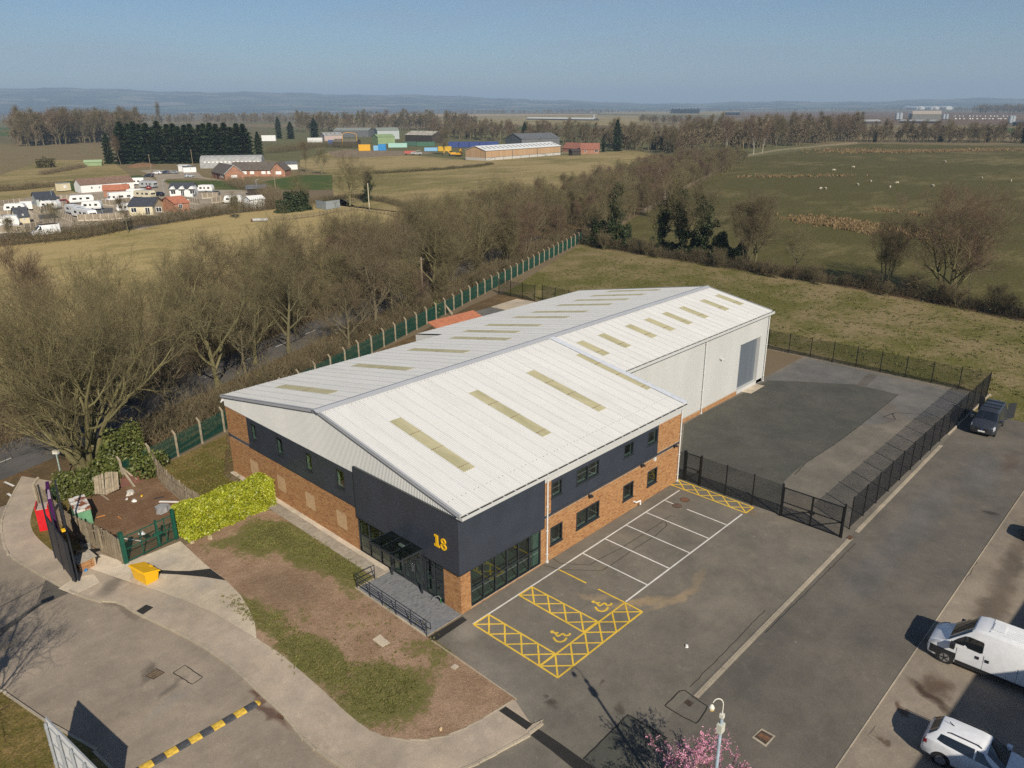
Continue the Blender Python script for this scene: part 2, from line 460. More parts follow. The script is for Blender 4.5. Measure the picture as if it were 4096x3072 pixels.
# low hills on the skyline
def hills():
    rng = np.random.RandomState(4)
    az = np.radians(np.linspace(-8, 96, 260)); rad = np.concatenate([np.linspace(7000, 13200, 22), [13700, 14500, 16000]])
    ph = rng.rand(8) * 6.28
    V = []
    for a in az:
        d = math.degrees(a)                                   # about 9 at the photograph's right edge, 78 at its left edge
        top = np.interp(d, [-8, 9, 22, 36, 44, 52, 62, 70, 78, 96], [126, 120, 96, 94, 186, 240, 276, 316, 324, 290])
        top += 10 * math.sin(d * 0.55 + ph[0]) + 6 * math.sin(d * 1.7 + ph[1]) + 3.0 * math.sin(d * 4.3 + ph[2]) + 2.2 * math.sin(d * 9.1 + ph[3])
        for i, r in enumerate(rad):
            s = min(1.0, (r - 7000) / 5800.0); s = s * s * (3 - 2 * s)
            w = 1 + 0.10 * math.sin(r * 0.002 + d * 0.3 + ph[4]) * (1 - s) + 0.05 * math.sin(d * 2.3 + r * 0.004) * (1 - s)
            h = top * s * w if i < 22 else top * (1 - 0.12 * (i - 21))
            if i == 0: h = -4
            V.append((CAM_XYZ[0] + r * math.cos(a), CAM_XYZ[1] + r * math.sin(a), h))
    n = len(rad); F = []
    for i in range(len(az) - 1):
        for j in range(n - 1):
            F.append((i * n + j, i * n + j + 1, (i + 1) * n + j + 1, (i + 1) * n + j))
    t = NT('hill_fields')
    vor = t.new('ShaderNodeTexVoronoi'); vor.inputs['Scale'].default_value = 0.0026; t.link(t.wobble(0.001, 160), vor.inputs['Vector'])
    r2 = t.new('ShaderNodeValToRGB'); r2.color_ramp.interpolation = 'CONSTANT'
    cs = [(0.07, 0.10, 0.04), (0.20, 0.16, 0.10), (0.035, 0.04, 0.025), (0.10, 0.12, 0.05), (0.04, 0.045, 0.028), (0.15, 0.12, 0.08)]
    while len(r2.color_ramp.elements) < len(cs): r2.color_ramp.elements.new(0.5)
    for i, c in enumerate(cs): r2.color_ramp.elements[i].position = i / len(cs); r2.color_ramp.elements[i].color = (*c, 1)
    s2 = t.new('ShaderNodeSeparateColor'); t.link(vor.outputs['Color'], s2.inputs['Color']); t.link(s2.outputs[0], r2.inputs['Fac'])
    wood = t.ramp(t.noise(0.0018, 5, 0.6), 0.50, 0.56)
    m = t.set(t.mix(wood, r2.outputs['Color'], (0.03, 0.034, 0.024)), 1, 0, 0.05)
    put('hills', fastmesh('hills', V, F, [m], smooth=True), kind='structure')
hills()

# ------------------------------------------------------------------ asphalt
def asphalt_mat(name, base, warm, marks=(), crack=0.25, seed=0.0, pale=0.35):
    t = NT(name)
    A = t.noise(0.12, 5, 0.6); B = t.noise(0.9, 6, 0.65); C = t.noise(14.0, 4, 0.75); D = t.noise(60.0, 2, 0.6)
    c = t.mix(t.ramp(A, 0.36, 0.66), base, warm)
    c = t.mix(t.math('MULTIPLY', t.ramp(B, 0.56, 0.80), pale), c, tuple(min(1, x * 1.9) for x in warm))
    c = t.mix(t.math('MULTIPLY', t.ramp(B, 0.46, 0.25), 0.30), c, tuple(x * 0.62 for x in base))
    S = t.noise(0.5, 5, 0.6, stretch=(0.16, 1.5, 1)); c = t.mix(t.math('MULTIPLY', t.ramp(S, 0.50, 0.74), pale * 0.7), c, tuple(min(1, x * 1.55) for x in base))
    K = t.noise(2.6, 5, 0.75); c = t.mix(t.math('MULTIPLY', t.ramp(K, 0.62, 0.76), 0.45), c, tuple(x * 0.6 for x in base))
    # pale lichen spots and chewing gum
    V = t.new('ShaderNodeTexVoronoi'); V.inputs['Scale'].default_value = 1.3; t.link(t.pos(), V.inputs['Vector'])
    sc = t.new('ShaderNodeSeparateColor'); t.link(V.outputs['Color'], sc.inputs['Color'])
    rad = t.math('MULTIPLY', t.math('POWER', sc.outputs[0], 6), 0.10)
    spot = t.math('LESS_THAN', V.outputs['Distance'], rad)
    c = t.mix(t.math('MULTIPLY', spot, 0.7), c, (0.30, 0.275, 0.24))
    for (cx, cyy, rx, ry, ang, col, amt) in marks:
        c = t.mix(t.math('MULTIPLY', t.blob(cx, cyy, rx, ry, t.wobble(0.9, 1.4), ang, 0.6), amt), c, col)
    Q = t.noise(0.33, 7, 0.72); c = t.mix(1.0, c, t.mix(t.ramp(Q, 0.3, 0.7), (0.80, 0.81, 0.82), (1.17, 1.15, 1.12)), 'MULTIPLY')
    g = t.math('ADD', t.math('MULTIPLY', C, 0.6), t.math('MULTIPLY', D, 0.4))
    c = t.mix(1.0, c, t.mix(t.ramp(g, 0.28, 0.72), (0.74, 0.74, 0.74), (1.24, 1.23, 1.2)), 'MULTIPLY')
    t.set(c, 0.92, 0, 0.25)
    t.bump(g, 0.35, 0.02)
    return t.mat

ASPHALT = asphalt_mat('asphalt', (0.150, 0.137, 0.114), (0.190, 0.168, 0.138), [
    (7.6, -6.6, 1.9, 0.28, -0.55, (0.34, 0.25, 0.15), 0.75), (9.6, -8.1, 1.7, 0.30, -0.25, (0.32, 0.24, 0.15), 0.75),
    (6.6, -4.6, 0.9, 0.22, -1.0, (0.33, 0.25, 0.16), 0.6), (12.0, -8.1, 1.3, 0.25, 0.2, (0.3, 0.23, 0.15), 0.6), (9.5, -3.2, 0.5, 0.3, 0.4, (0.24, 0.2, 0.14), 0.5),
    (-2.6, -5.5, 1.7, 2.6, 0.0, (0.25, 0.225, 0.19), 0.6), (-0.9, -1.2, 0.9, 0.7, 0.0, (0.28, 0.25, 0.21), 0.6),
    (-1.8, -8.3, 0.30, 0.24, 0.3, (0.045, 0.035, 0.028), 0.7), (-1.6, -7.7, 0.16, 0.14, 0.3, (0.045, 0.035, 0.028), 0.6),
    (0.2, -11.0, 0.25, 0.2, 0.3, (0.05, 0.042, 0.034), 0.6), (1.0, -9.2, 0.16, 0.12, 0.3, (0.05, 0.042, 0.034), 0.6), (6.3, -13.4, 0.25, 0.2, 0.3, (0.05, 0.042, 0.034), 0.5),
    (3.7, -1.9, 0.6, 0.3, 0.5, (0.22, 0.2, 0.17), 0.6), (22.4, -6.4, 0.9, 0.25, 0.6, (0.2, 0.14, 0.09), 0.7),
    (29.5, 0.6, 2.2, 0.45, 0.3, (0.21, 0.17, 0.12), 0.5), (27.2, -3.8, 2.4, 0.8, 0.8, (0.23, 0.19, 0.14), 0.5), (25.5, -8.8, 1.8, 1.2, 0.3, (0.21, 0.18, 0.135), 0.5)])
ASPHALT_DARK = asphalt_mat('asphalt_dark', (0.078, 0.079, 0.067), (0.092, 0.089, 0.076), pale=0.2)
ASPHALT_OLD = asphalt_mat('asphalt_old', (0.135, 0.131, 0.124), (0.165, 0.156, 0.142), [(50, -6, 3, 1.0, 0.4, (0.1, 0.075, 0.05), 0.4), (44, -9, 5, 1.2, 0.2, (0.12, 0.09, 0.065), 0.4)], pale=0.3)
ASPHALT_ROAD = asphalt_mat('road_asphalt', (0.265, 0.220, 0.172), (0.310, 0.258, 0.205), [
    (-14.4, 8.4, 0.9, 0.25, 1.1, (0.07, 0.06, 0.05), 0.55), (-13.9, 6.3, 0.8, 0.22, 0.4, (0.08, 0.07, 0.06), 0.5), (-14.5, 5.3, 1.6, 0.3, 0.2, (0.26, 0.24, 0.21), 0.5),
    (-11.3, 3.0, 0.35, 0.2, 1.5, (0.10, 0.055, 0.04), 0.9), (-11.35, 1.2, 0.25, 1.6, 0.0, (0.11, 0.06, 0.045), 0.85), (-13.1, 15.0, 0.3, 1.8, 0.2, (0.10, 0.08, 0.06), 0.5)], pale=0.3)
ASPHALT_SERV = asphalt_mat('service_road_asphalt', (0.122, 0.112, 0.096), (0.150, 0.133, 0.112), [
    (31, -15.5, 5, 1.1, 0.05, (0.13, 0.13, 0.13), 0.5), (22, -15.5, 6, 1.0, 0.0, (0.12, 0.12, 0.12), 0.4), (40, -16.8, 4, 1.1, 0.1, (0.125, 0.125, 0.125), 0.45),
    (44.0, -18.0, 2.2, 0.5, 0.1, (0.10, 0.065, 0.05), 0.5), (33.6, -19.0, 0.3, 0.5, 0.1, (0.03, 0.026, 0.022), 0.7)])
ASPHALT_LANE = asphalt_mat('lane_asphalt', (0.095, 0.090, 0.086), (0.12, 0.112, 0.104))
TAR = asphalt_mat('fresh_tar', (0.026, 0.025, 0.024), (0.036, 0.034, 0.032), pale=0.1)
PATCH = asphalt_mat('patched_asphalt', (0.105, 0.096, 0.082), (0.13, 0.118, 0.10), pale=0.3)
CONC = asphalt_mat('concrete', (0.45, 0.38, 0.29), (0.55, 0.47, 0.365), [(-9.5, 17.9, 1.6, 0.7, 0.3, (0.40, 0.36, 0.30), 0.6), (-8.8, 13.8, 0.8, 0.5, 0.3, (0.4, 0.35, 0.3), 0.6)], pale=0.35)
PAVE = asphalt_mat('pavement_asphalt', (0.375, 0.310, 0.240), (0.440, 0.365, 0.290), [(-12.6, 17.6, 1.0, 0.5, 0.5, (0.12, 0.105, 0.085), 0.7), (-10.3, 13.6, 0.8, 0.4, 0.2, (0.34, 0.3, 0.25), 0.6)], pale=0.3)
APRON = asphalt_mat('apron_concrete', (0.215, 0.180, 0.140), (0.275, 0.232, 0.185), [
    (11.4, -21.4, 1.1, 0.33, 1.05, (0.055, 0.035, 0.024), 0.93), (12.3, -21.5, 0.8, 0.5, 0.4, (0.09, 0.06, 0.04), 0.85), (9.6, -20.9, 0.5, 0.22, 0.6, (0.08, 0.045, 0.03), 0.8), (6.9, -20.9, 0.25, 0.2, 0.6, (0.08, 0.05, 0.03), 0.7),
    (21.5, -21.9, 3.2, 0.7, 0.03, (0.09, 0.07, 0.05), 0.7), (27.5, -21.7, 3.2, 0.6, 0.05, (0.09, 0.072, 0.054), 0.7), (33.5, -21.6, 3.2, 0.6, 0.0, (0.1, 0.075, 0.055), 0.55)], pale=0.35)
KERB = asphalt_mat('kerb_concrete', (0.36, 0.31, 0.235), (0.44, 0.38, 0.295), pale=0.25)
GRAVEL = asphalt_mat('pale_gravel', (0.52, 0.44, 0.34), (0.64, 0.555, 0.45), pale=0.4)

poly_sheet('car_park', [(-12.5, -4.2), (-10.4, -4.6), (-8.1, -4.5), (-2.6, -0.7), (0, 0), (22.8, 0.4), (22.8, 6.2), (59.6, 6.2), (59.6, -12.4), (53, -12.9), (-14, -12.9), (-16, -8)], 0.012, ASPHALT)
poly_sheet('service_road', [(-40, -12.9), (52.4, -12.9), (52.6, -19.85), (-40, -19.85)], 0.012, ASPHALT_SERV)
poly_sheet('service_road_end', [(52.4, -12.95), (53.8, -13.2), (54.4, -16.5), (53.2, -19.8), (52.6, -19.85)], 0.012, ASPHALT_SERV)
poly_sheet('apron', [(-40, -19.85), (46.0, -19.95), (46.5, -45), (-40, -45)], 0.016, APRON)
poly_sheet('road', [(-12.2, 60), (-17, 48), (-17.2, 34), (-10, 34), (-10, 12), (-7.9, -4), (-8.5, -9), (-13, -13.2), (-40, -13.2), (-75, -5), (-75, 40), (-34, 60)], 0.008, ASPHALT_ROAD)
lane = [(-90, 28), (-40, 34), (-12, 42.8), (8, 50.2), (31, 59.5), (58, 70), (104, 90)]
def ribbon(path, w):
    L, Rr = [], []
    for i, p in enumerate(path):
        a = path[max(i - 1, 0)]; b = path[min(i + 1, len(path) - 1)]
        d = Vector((b[0] - a[0], b[1] - a[1])).normalized()
        L.append((p[0] - d.y * w / 2, p[1] + d.x * w / 2)); Rr.append((p[0] + d.y * w / 2, p[1] - d.x * w / 2))
    return L + Rr[::-1]
LEAF_LITTER = grass_mat('leaf_litter', (0.115, 0.082, 0.045), (0.19, 0.125, 0.065), (0.16, 0.085, 0.045), 0.6, 0.5, 0.05, 0.4, 3.0)
poly_sheet('verge', ribbon([(-40, 37), (-12, 44.6), (8, 52), (31, 61), (58, 71.5), (110, 92)], 27), 0.005, LEAF_LITTER)
poly_sheet('lane', ribbon(lane, 6.6), 0.012, ASPHALT_LANE)
lm = thing('lane_markings', 'broken white centre line on the tree lined lane', 'road marking', (0, 0, 0), kind='structure')
WHITE_PAINT = asphalt_mat('white_road_paint', (0.62, 0.60, 0.56), (0.72, 0.70, 0.66), pale=0.1)
YELLOW_PAINT = asphalt_mat('yellow_road_paint', (0.66, 0.43, 0.045), (0.74, 0.50, 0.07), pale=0.1)
def strip(name, a, b, w, z, mat, parent):
    a = Vector((*a[:2], 0)); b = Vector((*b[:2], 0)); d = (b - a).normalized(); n = Vector((-d.y, d.x, 0)) * (w / 2)
    m = MB(); m.face([(q.x, q.y, z) for q in (a - n, b - n, b + n, a + n)])
    return m.build(name, mat, parent)
for (x, y, a) in walk(lane, 6.0):
    if -30 < x < 30: strip('dash', (x, y), (x + 2.2 * math.cos(a), y + 2.2 * math.sin(a)), 0.11, 0.017, WHITE_PAINT, lm)
rm = thing('give_way_line', 'broken white line across the junction mouth by the red bin', 'road marking', (0, 0, 0), kind='structure')
for a, b in (((-13.2, 38.4), (-12.9, 37.0)), ((-13.6, 36.0), (-13.5, 35.2))): strip('dash', a, b, 0.18, 0.017, WHITE_PAINT, rm)
poly_sheet('road_patch', [ZW(*q) for q in [(262, 0), (380, 100), (210, 178), (0, 340), (0, 300), (200, 165)]], 0.012, PATCH)
poly_sheet('road_joint', [ZW(*q) for q in [(0, 175), (262, 40), (262, 44), (0, 180)]], 0.013, PATCH)

poly_sheet('roadside_grass', [(-19.9, 14), (-20.0, 12.2), (-19.15, 8.44), (-18.3, 5.5), (-17.9, 2), (-18.6, -4), (-40, -10), (-60, 4), (-30, 16)], .085, GR_SIDE)
kv = thing('kerb', 'kerb stones along the grass beside the white sign board', 'kerb', (0, 0, 0), kind='structure')
for (x, y, a) in walk([(-22, 17), (-20.0, 12.2), (-19.15, 8.44), (-18.3, 5.5), (-17.9, 2), (-18.6, -4)], 0.915): put('kerb_stone', MB().box(0, .9, 0, .13, 0, .105).mesh('kerb_stone', KERB) if 'ksm' not in globals() else ksm, kv, (x, y, 0), a)
# yard: newer dark surface, older grey strip
poly_sheet('yard_asphalt', [(22.9, 0.0)] + [ZC(*q) for q in [(330, 690), (420, 635), (790, 447), (960, 452), (1290, 470), (1515, 525), (1305, 695), (1150, 810), (1000, 905), (940, 950), (880, 1010)]] + [(23.2, -8.0)], 0.016, ASPHALT_DARK)
poly_sheet('old_yard_surface', [(48.9, 5.7)] + [ZC(*q) for q in [(792, 447), (960, 452), (1290, 470), (1515, 525), (1305, 695), (1420, 690), (1500, 672), (1760, 640)]] + [(58.6, -12.2), (59.5, 5.7)], 0.016, ASPHALT_OLD)
poly_sheet('trench_patch', [ZC(*q) for q in [(1348, 408), (1402, 420), (1330, 486), (1283, 472)]], 0.020, PATCH)
poly_sheet('door_step_slab', [ZC(*q) for q in [(625, 505), (700, 462), (775, 476), (700, 520)]], 0.026, CONC)

# front plot of bare soil and worn grass between building and pavement
WOB = None
def plot_mat():
    t = NT('worn_plot')
    w = t.wobble(0.55, 2.6)
    A = t.noise(0.5, 6, 0.65); B = t.noise(3.2, 6, 0.7); C = t.noise(16, 4, 0.75)
    soil = t.mix(t.ramp(A, 0.38, 0.66), (0.285, 0.185, 0.118), (0.37, 0.25, 0.165))
    soil = t.mix(t.math('MULTIPLY', t.ramp(B, 0.52, 0.74), 0.55), soil, (0.145, 0.105, 0.07))
    gr = t.mix(t.ramp(B, 0.36, 0.66), (0.105, 0.118, 0.026), (0.185, 0.165, 0.058))
    m = None
    for (cx, cyy, rx, ry, a, k) in [(-2.4, 12.2, 1.5, 6.4, 0.10, 1), (-3.4, 15.7, 2.4, 2.4, 0, .95), (-5.6, 17.2, 1.6, 0.8, 0, .75), (-8.0, 8.2, 0.9, 3.3, 0.15, .72), (-7.9, 3.0, 1.3, 3.2, 0.1, .85), (-7.0, -1.6, 2.3, 2.6, 0.3, .85), (-8.2, 10.5, .6, 2.2, .1, .6), (-3.2, -1.0, .5, 1.6, .6, .6),
                            (-5.0, -2.6, 2.6, 0.7, 0.1, .55), (-3.0, 6.8, 0.7, 1.6, 0, .55), (-4.6, 4.0, 0.6, 0.8, 0, .4), (-3.4, -1.9, 1.0, 0.5, .6, .7), (-6.3, 6.5, .6, 1.2, 0, .45)]:
        b = t.math('MULTIPLY', t.blob(cx, cyy, rx, ry, w, a, 0.5), k)
        m = b if m is None else t.math('MAXIMUM', m, b)
    m = t.math('MULTIPLY', t.ramp(t.math('ADD', m, t.math('MULTIPLY', t.math('SUBTRACT', B, 0.5), 1.7)), 0.28, 0.74), 0.92)
    c = t.mix(m, soil, gr)
    # straw coloured dry patches and dark damp earth
    c = t.mix(t.math('MULTIPLY', t.blob(-5.7, 9.7, 1.6, 2.4, w, 0.2, 0.7), 0.55), c, (0.165, 0.118, 0.078))
    c = t.mix(t.math('MULTIPLY', t.math('MULTIPLY', t.ramp(B, 0.60, 0.70), t.ramp(A, 0.45, 0.6)), 0.7), c, (0.34, 0.265, 0.165))
    c = t.mix(1.0, c, t.mix(t.ramp(C, 0.28, 0.72), (0.68, 0.68, 0.68), (1.28, 1.27, 1.24)), 'MULTIPLY')
    t.set(c, 0.96, 0, 0.12)
    t.bump(t.math('ADD', B, t.math('MULTIPLY', C, 0.7)), 0.8, 0.06)
    return t.mat
PLOT = plot_mat()
pave_in = [ZW(1420, 360), ZW(1540, 440), ZW(1660, 540), ZW(1780, 645), ZW(1880, 740), ZW(1990, 830), ZW(2100, 890), ZE(0, 1360), ZE(150, 1362), ZE(300, 1335), ZE(480, 1255), ZE(640, 1160), ZE(735, 1108)]
pave_in = smooth_line(pave_in, 4)
plot_poly = pave_in + [ZE(420, 880), ZE(225, 735), (-2.72, -0.66), (-2.72, 6.5), (-1.25, 6.5), (-1.25, 18.6), (-1.6, 19.3), ZD(1715, 510), ZD(1210, 750), ZD(1150, 770), ZD(1290, 880), ZD(1430, 990), ZD(1520, 1080), ZD(1580, 1180), ZD(1612, 1260)]
m = MB(); m.prism(plot_poly, 0.0, 0.085); m.build('front_plot', PLOT, kind='structure')

# concrete crossing in front of the green gate
cross = [ZD(1290, 880), ZD(1430, 990), ZD(1520, 1080), ZD(1580, 1180), ZD(1612, 1260)] + [ZW(1420, 360), ZW(1180, 215), ZW(1000, 140), ZW(860, 90), ZD(830, 1005), ZD(570, 900), ZD(640, 860), ZD(800, 880), ZD(1140, 740)]
poly_sheet('gate_crossing', cross, 0.088, CONC)
poly_sheet('gravel_patch', [ZD(*q) for q in [(575, 850), (640, 825), (720, 850), (800, 880), (850, 905), (820, 985), (835, 1005), (700, 960), (570, 915), (545, 890)]], 0.094, GRAVEL)
MULCH = grass_mat('bark_mulch', (0.20, 0.118, 0.07), (0.28, 0.175, 0.11), (0.14, 0.085, 0.055), 0.5, 0.5, 0.2, 1.2, 9.0, None, 3)
poly_sheet('mulch_yard', [(-12.6, 32.0), (-12.5, 27.5), (-12.35, 25.5), (-12.0, 23.2), (-11.25, 19.6), (-8.87, 19.9), (-7.2, 20.2), (-5.0, 20.6), (-4.9, 26.0), (-4.4, 31.8), (-5.5, 35.0), (-11.5, 35.5)], 0.075, MULCH)
poly_sheet('side_lawn', [(-4.9, 26.0), (-4.9, 20.6), (-0.9, 20.2), (-0.9, 26.8), (3.2, 34.3), (-2.5, 32.4), (-5.2, 33.4), (-4.4, 31.8)], 0.070, GR_SIDE)
poly_sheet('mulch_strip', [(-0.9, 26.8), (22.6, 27.0), (22.6, 30.9), (48.8, 31.0), (48.8, 46.4), (59.2, 46.4), (58.6, 54.8), (50, 52.4), (35, 46.6), (24.6, 43.6), (3.2, 34.3)], 0.010, LEAF_LITTER)
poly_sheet('rear_yard', [ZR(*q) for q in [(905, 560), (1040, 522), (1212, 470), (1330, 490)]] + [(60, 31.2), (48.8, 31.2), (46, 44)], 0.016, ASPHALT_OLD)
m = MB(); m.prism([ZR(*q) for q in [(1052, 520), (1212, 470), (1328, 489), (1180, 545)]], 0, 0.10); m.build('concrete_pad', CONC, kind='structure')

# pavement along the road, its kerb stones and the gutter line across the forecourt
kerb_far = [ZD(150, 330), ZD(70, 480), ZD(25, 590), ZD(20, 690), ZD(60, 810), ZD(200, 910), ZD(420, 1035), ZD(600, 1105)]
kerb_near = [ZW(650, 150), ZW(760, 210), ZW(930, 290), ZW(1100, 380), ZW(1270, 495), ZW(1430, 640), ZW(1560, 760), ZW(1700, 920), ZW(1900, 1062)]
corner = [G(1500, 3135), G(1640, 3150), G(1847, 3078), G(2005, 2999), G(2105, 2942), G(2173, 2882)]
kerb_line = smooth_line(kerb_far + kerb_near + corner, 5)
inner_far = [ZD(240, 470), ZD(200, 570), ZD(198, 650), ZD(240, 720), ZD(330, 800), ZD(430, 880), ZD(570, 915), ZD(700, 960), ZD(830, 1005)]
m = MB(); m.prism(kerb_line + [ZE(830, 1268), ZE(725, 1112)] + pave_in[::-1] + [ZW(1180, 215), ZW(1000, 140), ZW(860, 90)] + inner_far[::-1] + [ZD(330, 360)], 0.0, 0.080)
m.build('pavement', PAVE, kind='structure')
poly_sheet('verge_corner', smooth_line(inner_far[:6], 3) + [ZD(520, 800), ZD(470, 640), ZD(450, 500), ZD(440, 400), ZD(330, 380)], 0.086, GR_SIDE)
kb = thing('kerb', 'grey concrete kerb stones edging the curved pavement', 'kerb', (0, 0, 0), kind='structure')
kmesh = MB().box(0, 0.90, -0.13, 0.0, 0.0, 0.105).mesh('kerb_stone', KERB)
for (x, y, a) in walk(kerb_line, 0.915)[:-1]: put('kerb_stone', kmesh, kb, (x, y, random.uniform(-.006, .006)), a)
ek = thing('edging', 'thin concrete edging stones round the worn front plot', 'edging', (0, 0, 0), kind='structure')
emesh = MB().box(0, 0.90, -0.03, 0.03, 0.0, 0.10).mesh('edging_stone', KERB)
for (x, y, a) in walk(pave_in, 0.915)[:-1]: put('edging_stone', emesh, ek, (x, y, 0), a)
for (x, y, a) in walk([ZE(735, 1108), (-2.72, -0.66)], 0.915): put('edging_stone', emesh, ek, (x, y, 0), a)
gl = thing('drainage_channel', 'pale concrete drainage channel running across the forecourt', 'channel', (0, 0, 0), kind='structure')
gmesh = MB().box(0, 0.895, -0.16, 0.0, 0.0, 0.030).box(0, 0.895, 0.0, 0.11, 0.0, 0.020).mesh('channel_block', KERB)
for (x, y, a) in walk([ZE(1868, 1087), (43.6, -12.9)], 0.915):
    if abs(x - 23.4) > 0.5: put('channel_block', gmesh, gl, (x, y, random.uniform(-.004, .004)), a)
ed = thing('yard_edge', 'pale kerb stones along the foot of the far yard fence', 'kerb', (0, 0, 0), kind='structure')
for (x, y, a) in walk([(59.75, 30), (59.75, -12.3)], 0.915): put('kerb_stone', kmesh, ed, (x, y, 0), a)
for (x, y, a) in walk([(46.5, -12.62), (59.5, -12.7)], 0.915): put('kerb_stone', kmesh, ed, (x, y, 0), a)
ap = thing('apron_edge', 'concrete edging between service road and apron', 'edging', (0, 0, 0), kind='structure')
for (x, y, a) in walk([(-12, -19.85), (46, -19.95)], 0.915): put('edging_stone', emesh, ap, (x, y, -0.065), a)

# tar repairs
poly_sheet('tar_repair', [ZD(*q) for q in [(980, 922), (1120, 930), (1200, 930), (1330, 915), (1430, 990), (1290, 968), (1130, 953), (990, 946)]], 0.093, TAR)
poly_sheet('tar_repair', [ZE(*q) for q in [(395, 580), (425, 602), (225, 738), (180, 712)]], 0.018, TAR)
poly_sheet('tar_repair', [ZE(*q) for q in [(625, 1183), (668, 1155), (836, 1268), (800, 1303)]], 0.086, TAR)
poly_sheet('tar_repair', [ZE(*q) for q in [(820, 1325), (868, 1285), (1010, 1380), (1200, 1515), (1240, 1570), (1130, 1570), (960, 1430)]], 0.018, TAR)
poly_sheet('tar_repair', [ZD(*q) for q in [(925, 1142), (972, 1160), (905, 1205), (858, 1185)]], 0.084, TAR)
poly_sheet('asphalt_patch', [ZE(*q) for q in [(1440, 1200), (1690, 1350), (1480, 1560), (1130, 1560), (1160, 1480)]], 0.017, ASPHALT_DARK)
CRACK = asphalt_mat('crack_seal', (0.022, 0.021, 0.019), (0.03, 0.028, 0.025), pale=0.05)
cs = thing('crack_lines', 'thin dark sealed cracks in the car park asphalt', 'cracks', (0, 0, 0), kind='structure')
def crack(pts, w=0.035, z=0.0205):
    m = MB(); P = []
    for a, b in zip(pts, pts[1:]):
        n = max(2, int(math.hypot(b[0] - a[0], b[1] - a[1]) / 0.25))
        for i in range(n): P.append((a[0] + (b[0] - a[0]) * i / n + random.gauss(0, .015), a[1] + (b[1] - a[1]) * i / n + random.gauss(0, .015)))
    P.append(pts[-1])
    rb = ribbon(P, w); k = len(P)
    for i in range(k - 1): m.face([(*rb[i], z), (*rb[2 * k - 1 - i], z), (*rb[2 * k - 2 - i], z), (*rb[i + 1], z)])
    return m.build('crack', CRACK, cs)
crack([ZB(*q) for q in [(605, 935), (650, 965), (825, 975), (880, 940), (1000, 880), (1160, 780), (1300, 685), (1330, 690)]])
crack([ZB(*q) for q in [(548, 975), (660, 1003), (895, 1008), (950, 975), (1080, 885), (1215, 800), (1280, 740), (1270, 720)]])
crack([ZC(*q) for q in [(1515, 525), (1305, 695), (1150, 810), (1000, 905), (940, 970)]], 0.05)
crack([ZE(*q) for q in [(1675, 1145), (1765, 1050), (1800, 1045), (1850, 1085), (1915, 1130), (1945, 1145), (1900, 1225), (1870, 1255), (1790, 1215), (1675, 1145)]], 0.06)
crack([ZF(*q) for q in [(235, 960), (450, 745), (680, 505)]], 0.03)
crack([ZF(*q) for q in [(680, 640), (900, 425), (1100, 225), (1215, 110)]], 0.03)
crack([ZE(*q) for q in [(1160, 1480), (1330, 1310), (1440, 1200), (1560, 1270), (1690, 1350)]], 0.07)
crack([ZF(*q) for q in [(1935, 215), (1890, 290), (1860, 330)]], 0.03)
crack([ZC(*q) for q in [(1480, 628), (1500, 665), (1430, 650), (1500, 625), (1640, 635)]], 0.09)

# manhole covers, gullies
IRON = flat('cast_iron', (0.085, 0.062, 0.045), 0.75, 0.3, var=0.3, scale=9)
RUSTY = flat('rusty_iron', (0.17, 0.085, 0.045), 0.85, 0.1, var=0.3, scale=9)
def cover(name, label, quad, z, mat, bars, cat='drain cover'):
    c = Vector((sum(q[0] for q in quad) / 4, sum(q[1] for q in quad) / 4, 0))
    o = thing(name, label, cat, (c.x, c.y, 0))
    P = [Vector((q[0], q[1], 0)) - c for q in quad]
    m = MB(); m.prism([(p.x, p.y) for p in P], z - 0.01, z); m.build('frame', IRON if mat not in (CONC, APRON) else mat, o)
    for i in range(bars):
        t0 = (i + 0.2) / bars; t1 = (i + 0.75) / bars
        a, b = P[0].lerp(P[1], t0), P[0].lerp(P[1], t1); cc, d = P[3].lerp(P[2], t1), P[3].lerp(P[2], t0)
        m = MB(); m.prism([((p * 0.86).x, (p * 0.86).y) for p in (a, b, cc, d)], z, z + 0.012); m.build('grate_bar', mat, o)
    return o
cover('manhole_cover', 'rusty chequered manhole cover in the road beside a square patch', [ZW(*q) for q in [(803, 560), (865, 517), (912, 540), (850, 580)]], 0.024, flat('worn_cover', (0.2, 0.145, 0.09), 0.8, 0.1, var=.3, scale=9), 6, 'manhole')
cover('road_gully', 'rusty road gully grate beside the kerb near the speed bump', [ZW(*q) for q in [(1530, 785), (1555, 758), (1590, 775), (1563, 803)]], 0.024, RUSTY, 5)
cover('gully_grate', 'dark gully grate inside the cracked repair by the lamp post', [ZE(*q) for q in [(1795, 1125), (1820, 1103), (1858, 1125), (1832, 1152)]], 0.024, IRON, 6)
cover('gully_grate', 'rusty gully grate on the drainage channel at the gate corner', [ZF(*q) for q in [(1160, 77), (1183, 62), (1206, 78), (1183, 92)]], 0.038, RUSTY, 5)
c_ = cover('inspection_cover', 'square rusty inspection cover with concrete surround on the service road', [ZF(*q) for q in [(618, 1255), (662, 1218), (728, 1252), (684, 1300)]], 0.036, RUSTY, 1, 'manhole')
m = MB(); m.prism([ZF(*q) for q in [(603, 1258), (660, 1205), (742, 1250), (686, 1314)]], 0, 0.022); m.build('cover_surround', KERB, kind='structure')
c_ = cover('inspection_cover', 'concrete framed inspection cover on the apron behind the white car', [ZF(*q) for q in [(1288, 1250), (1335, 1190), (1408, 1228), (1362, 1298)]], 0.034, APRON, 1, 'manhole')
cover('manhole_cover', 'pale manhole cover sunk in the worn grass near the car park edge', [ZE(*q) for q in [(318, 908), (345, 885), (375, 902), (348, 925)]], 0.095, CONC, 1, 'manhole')
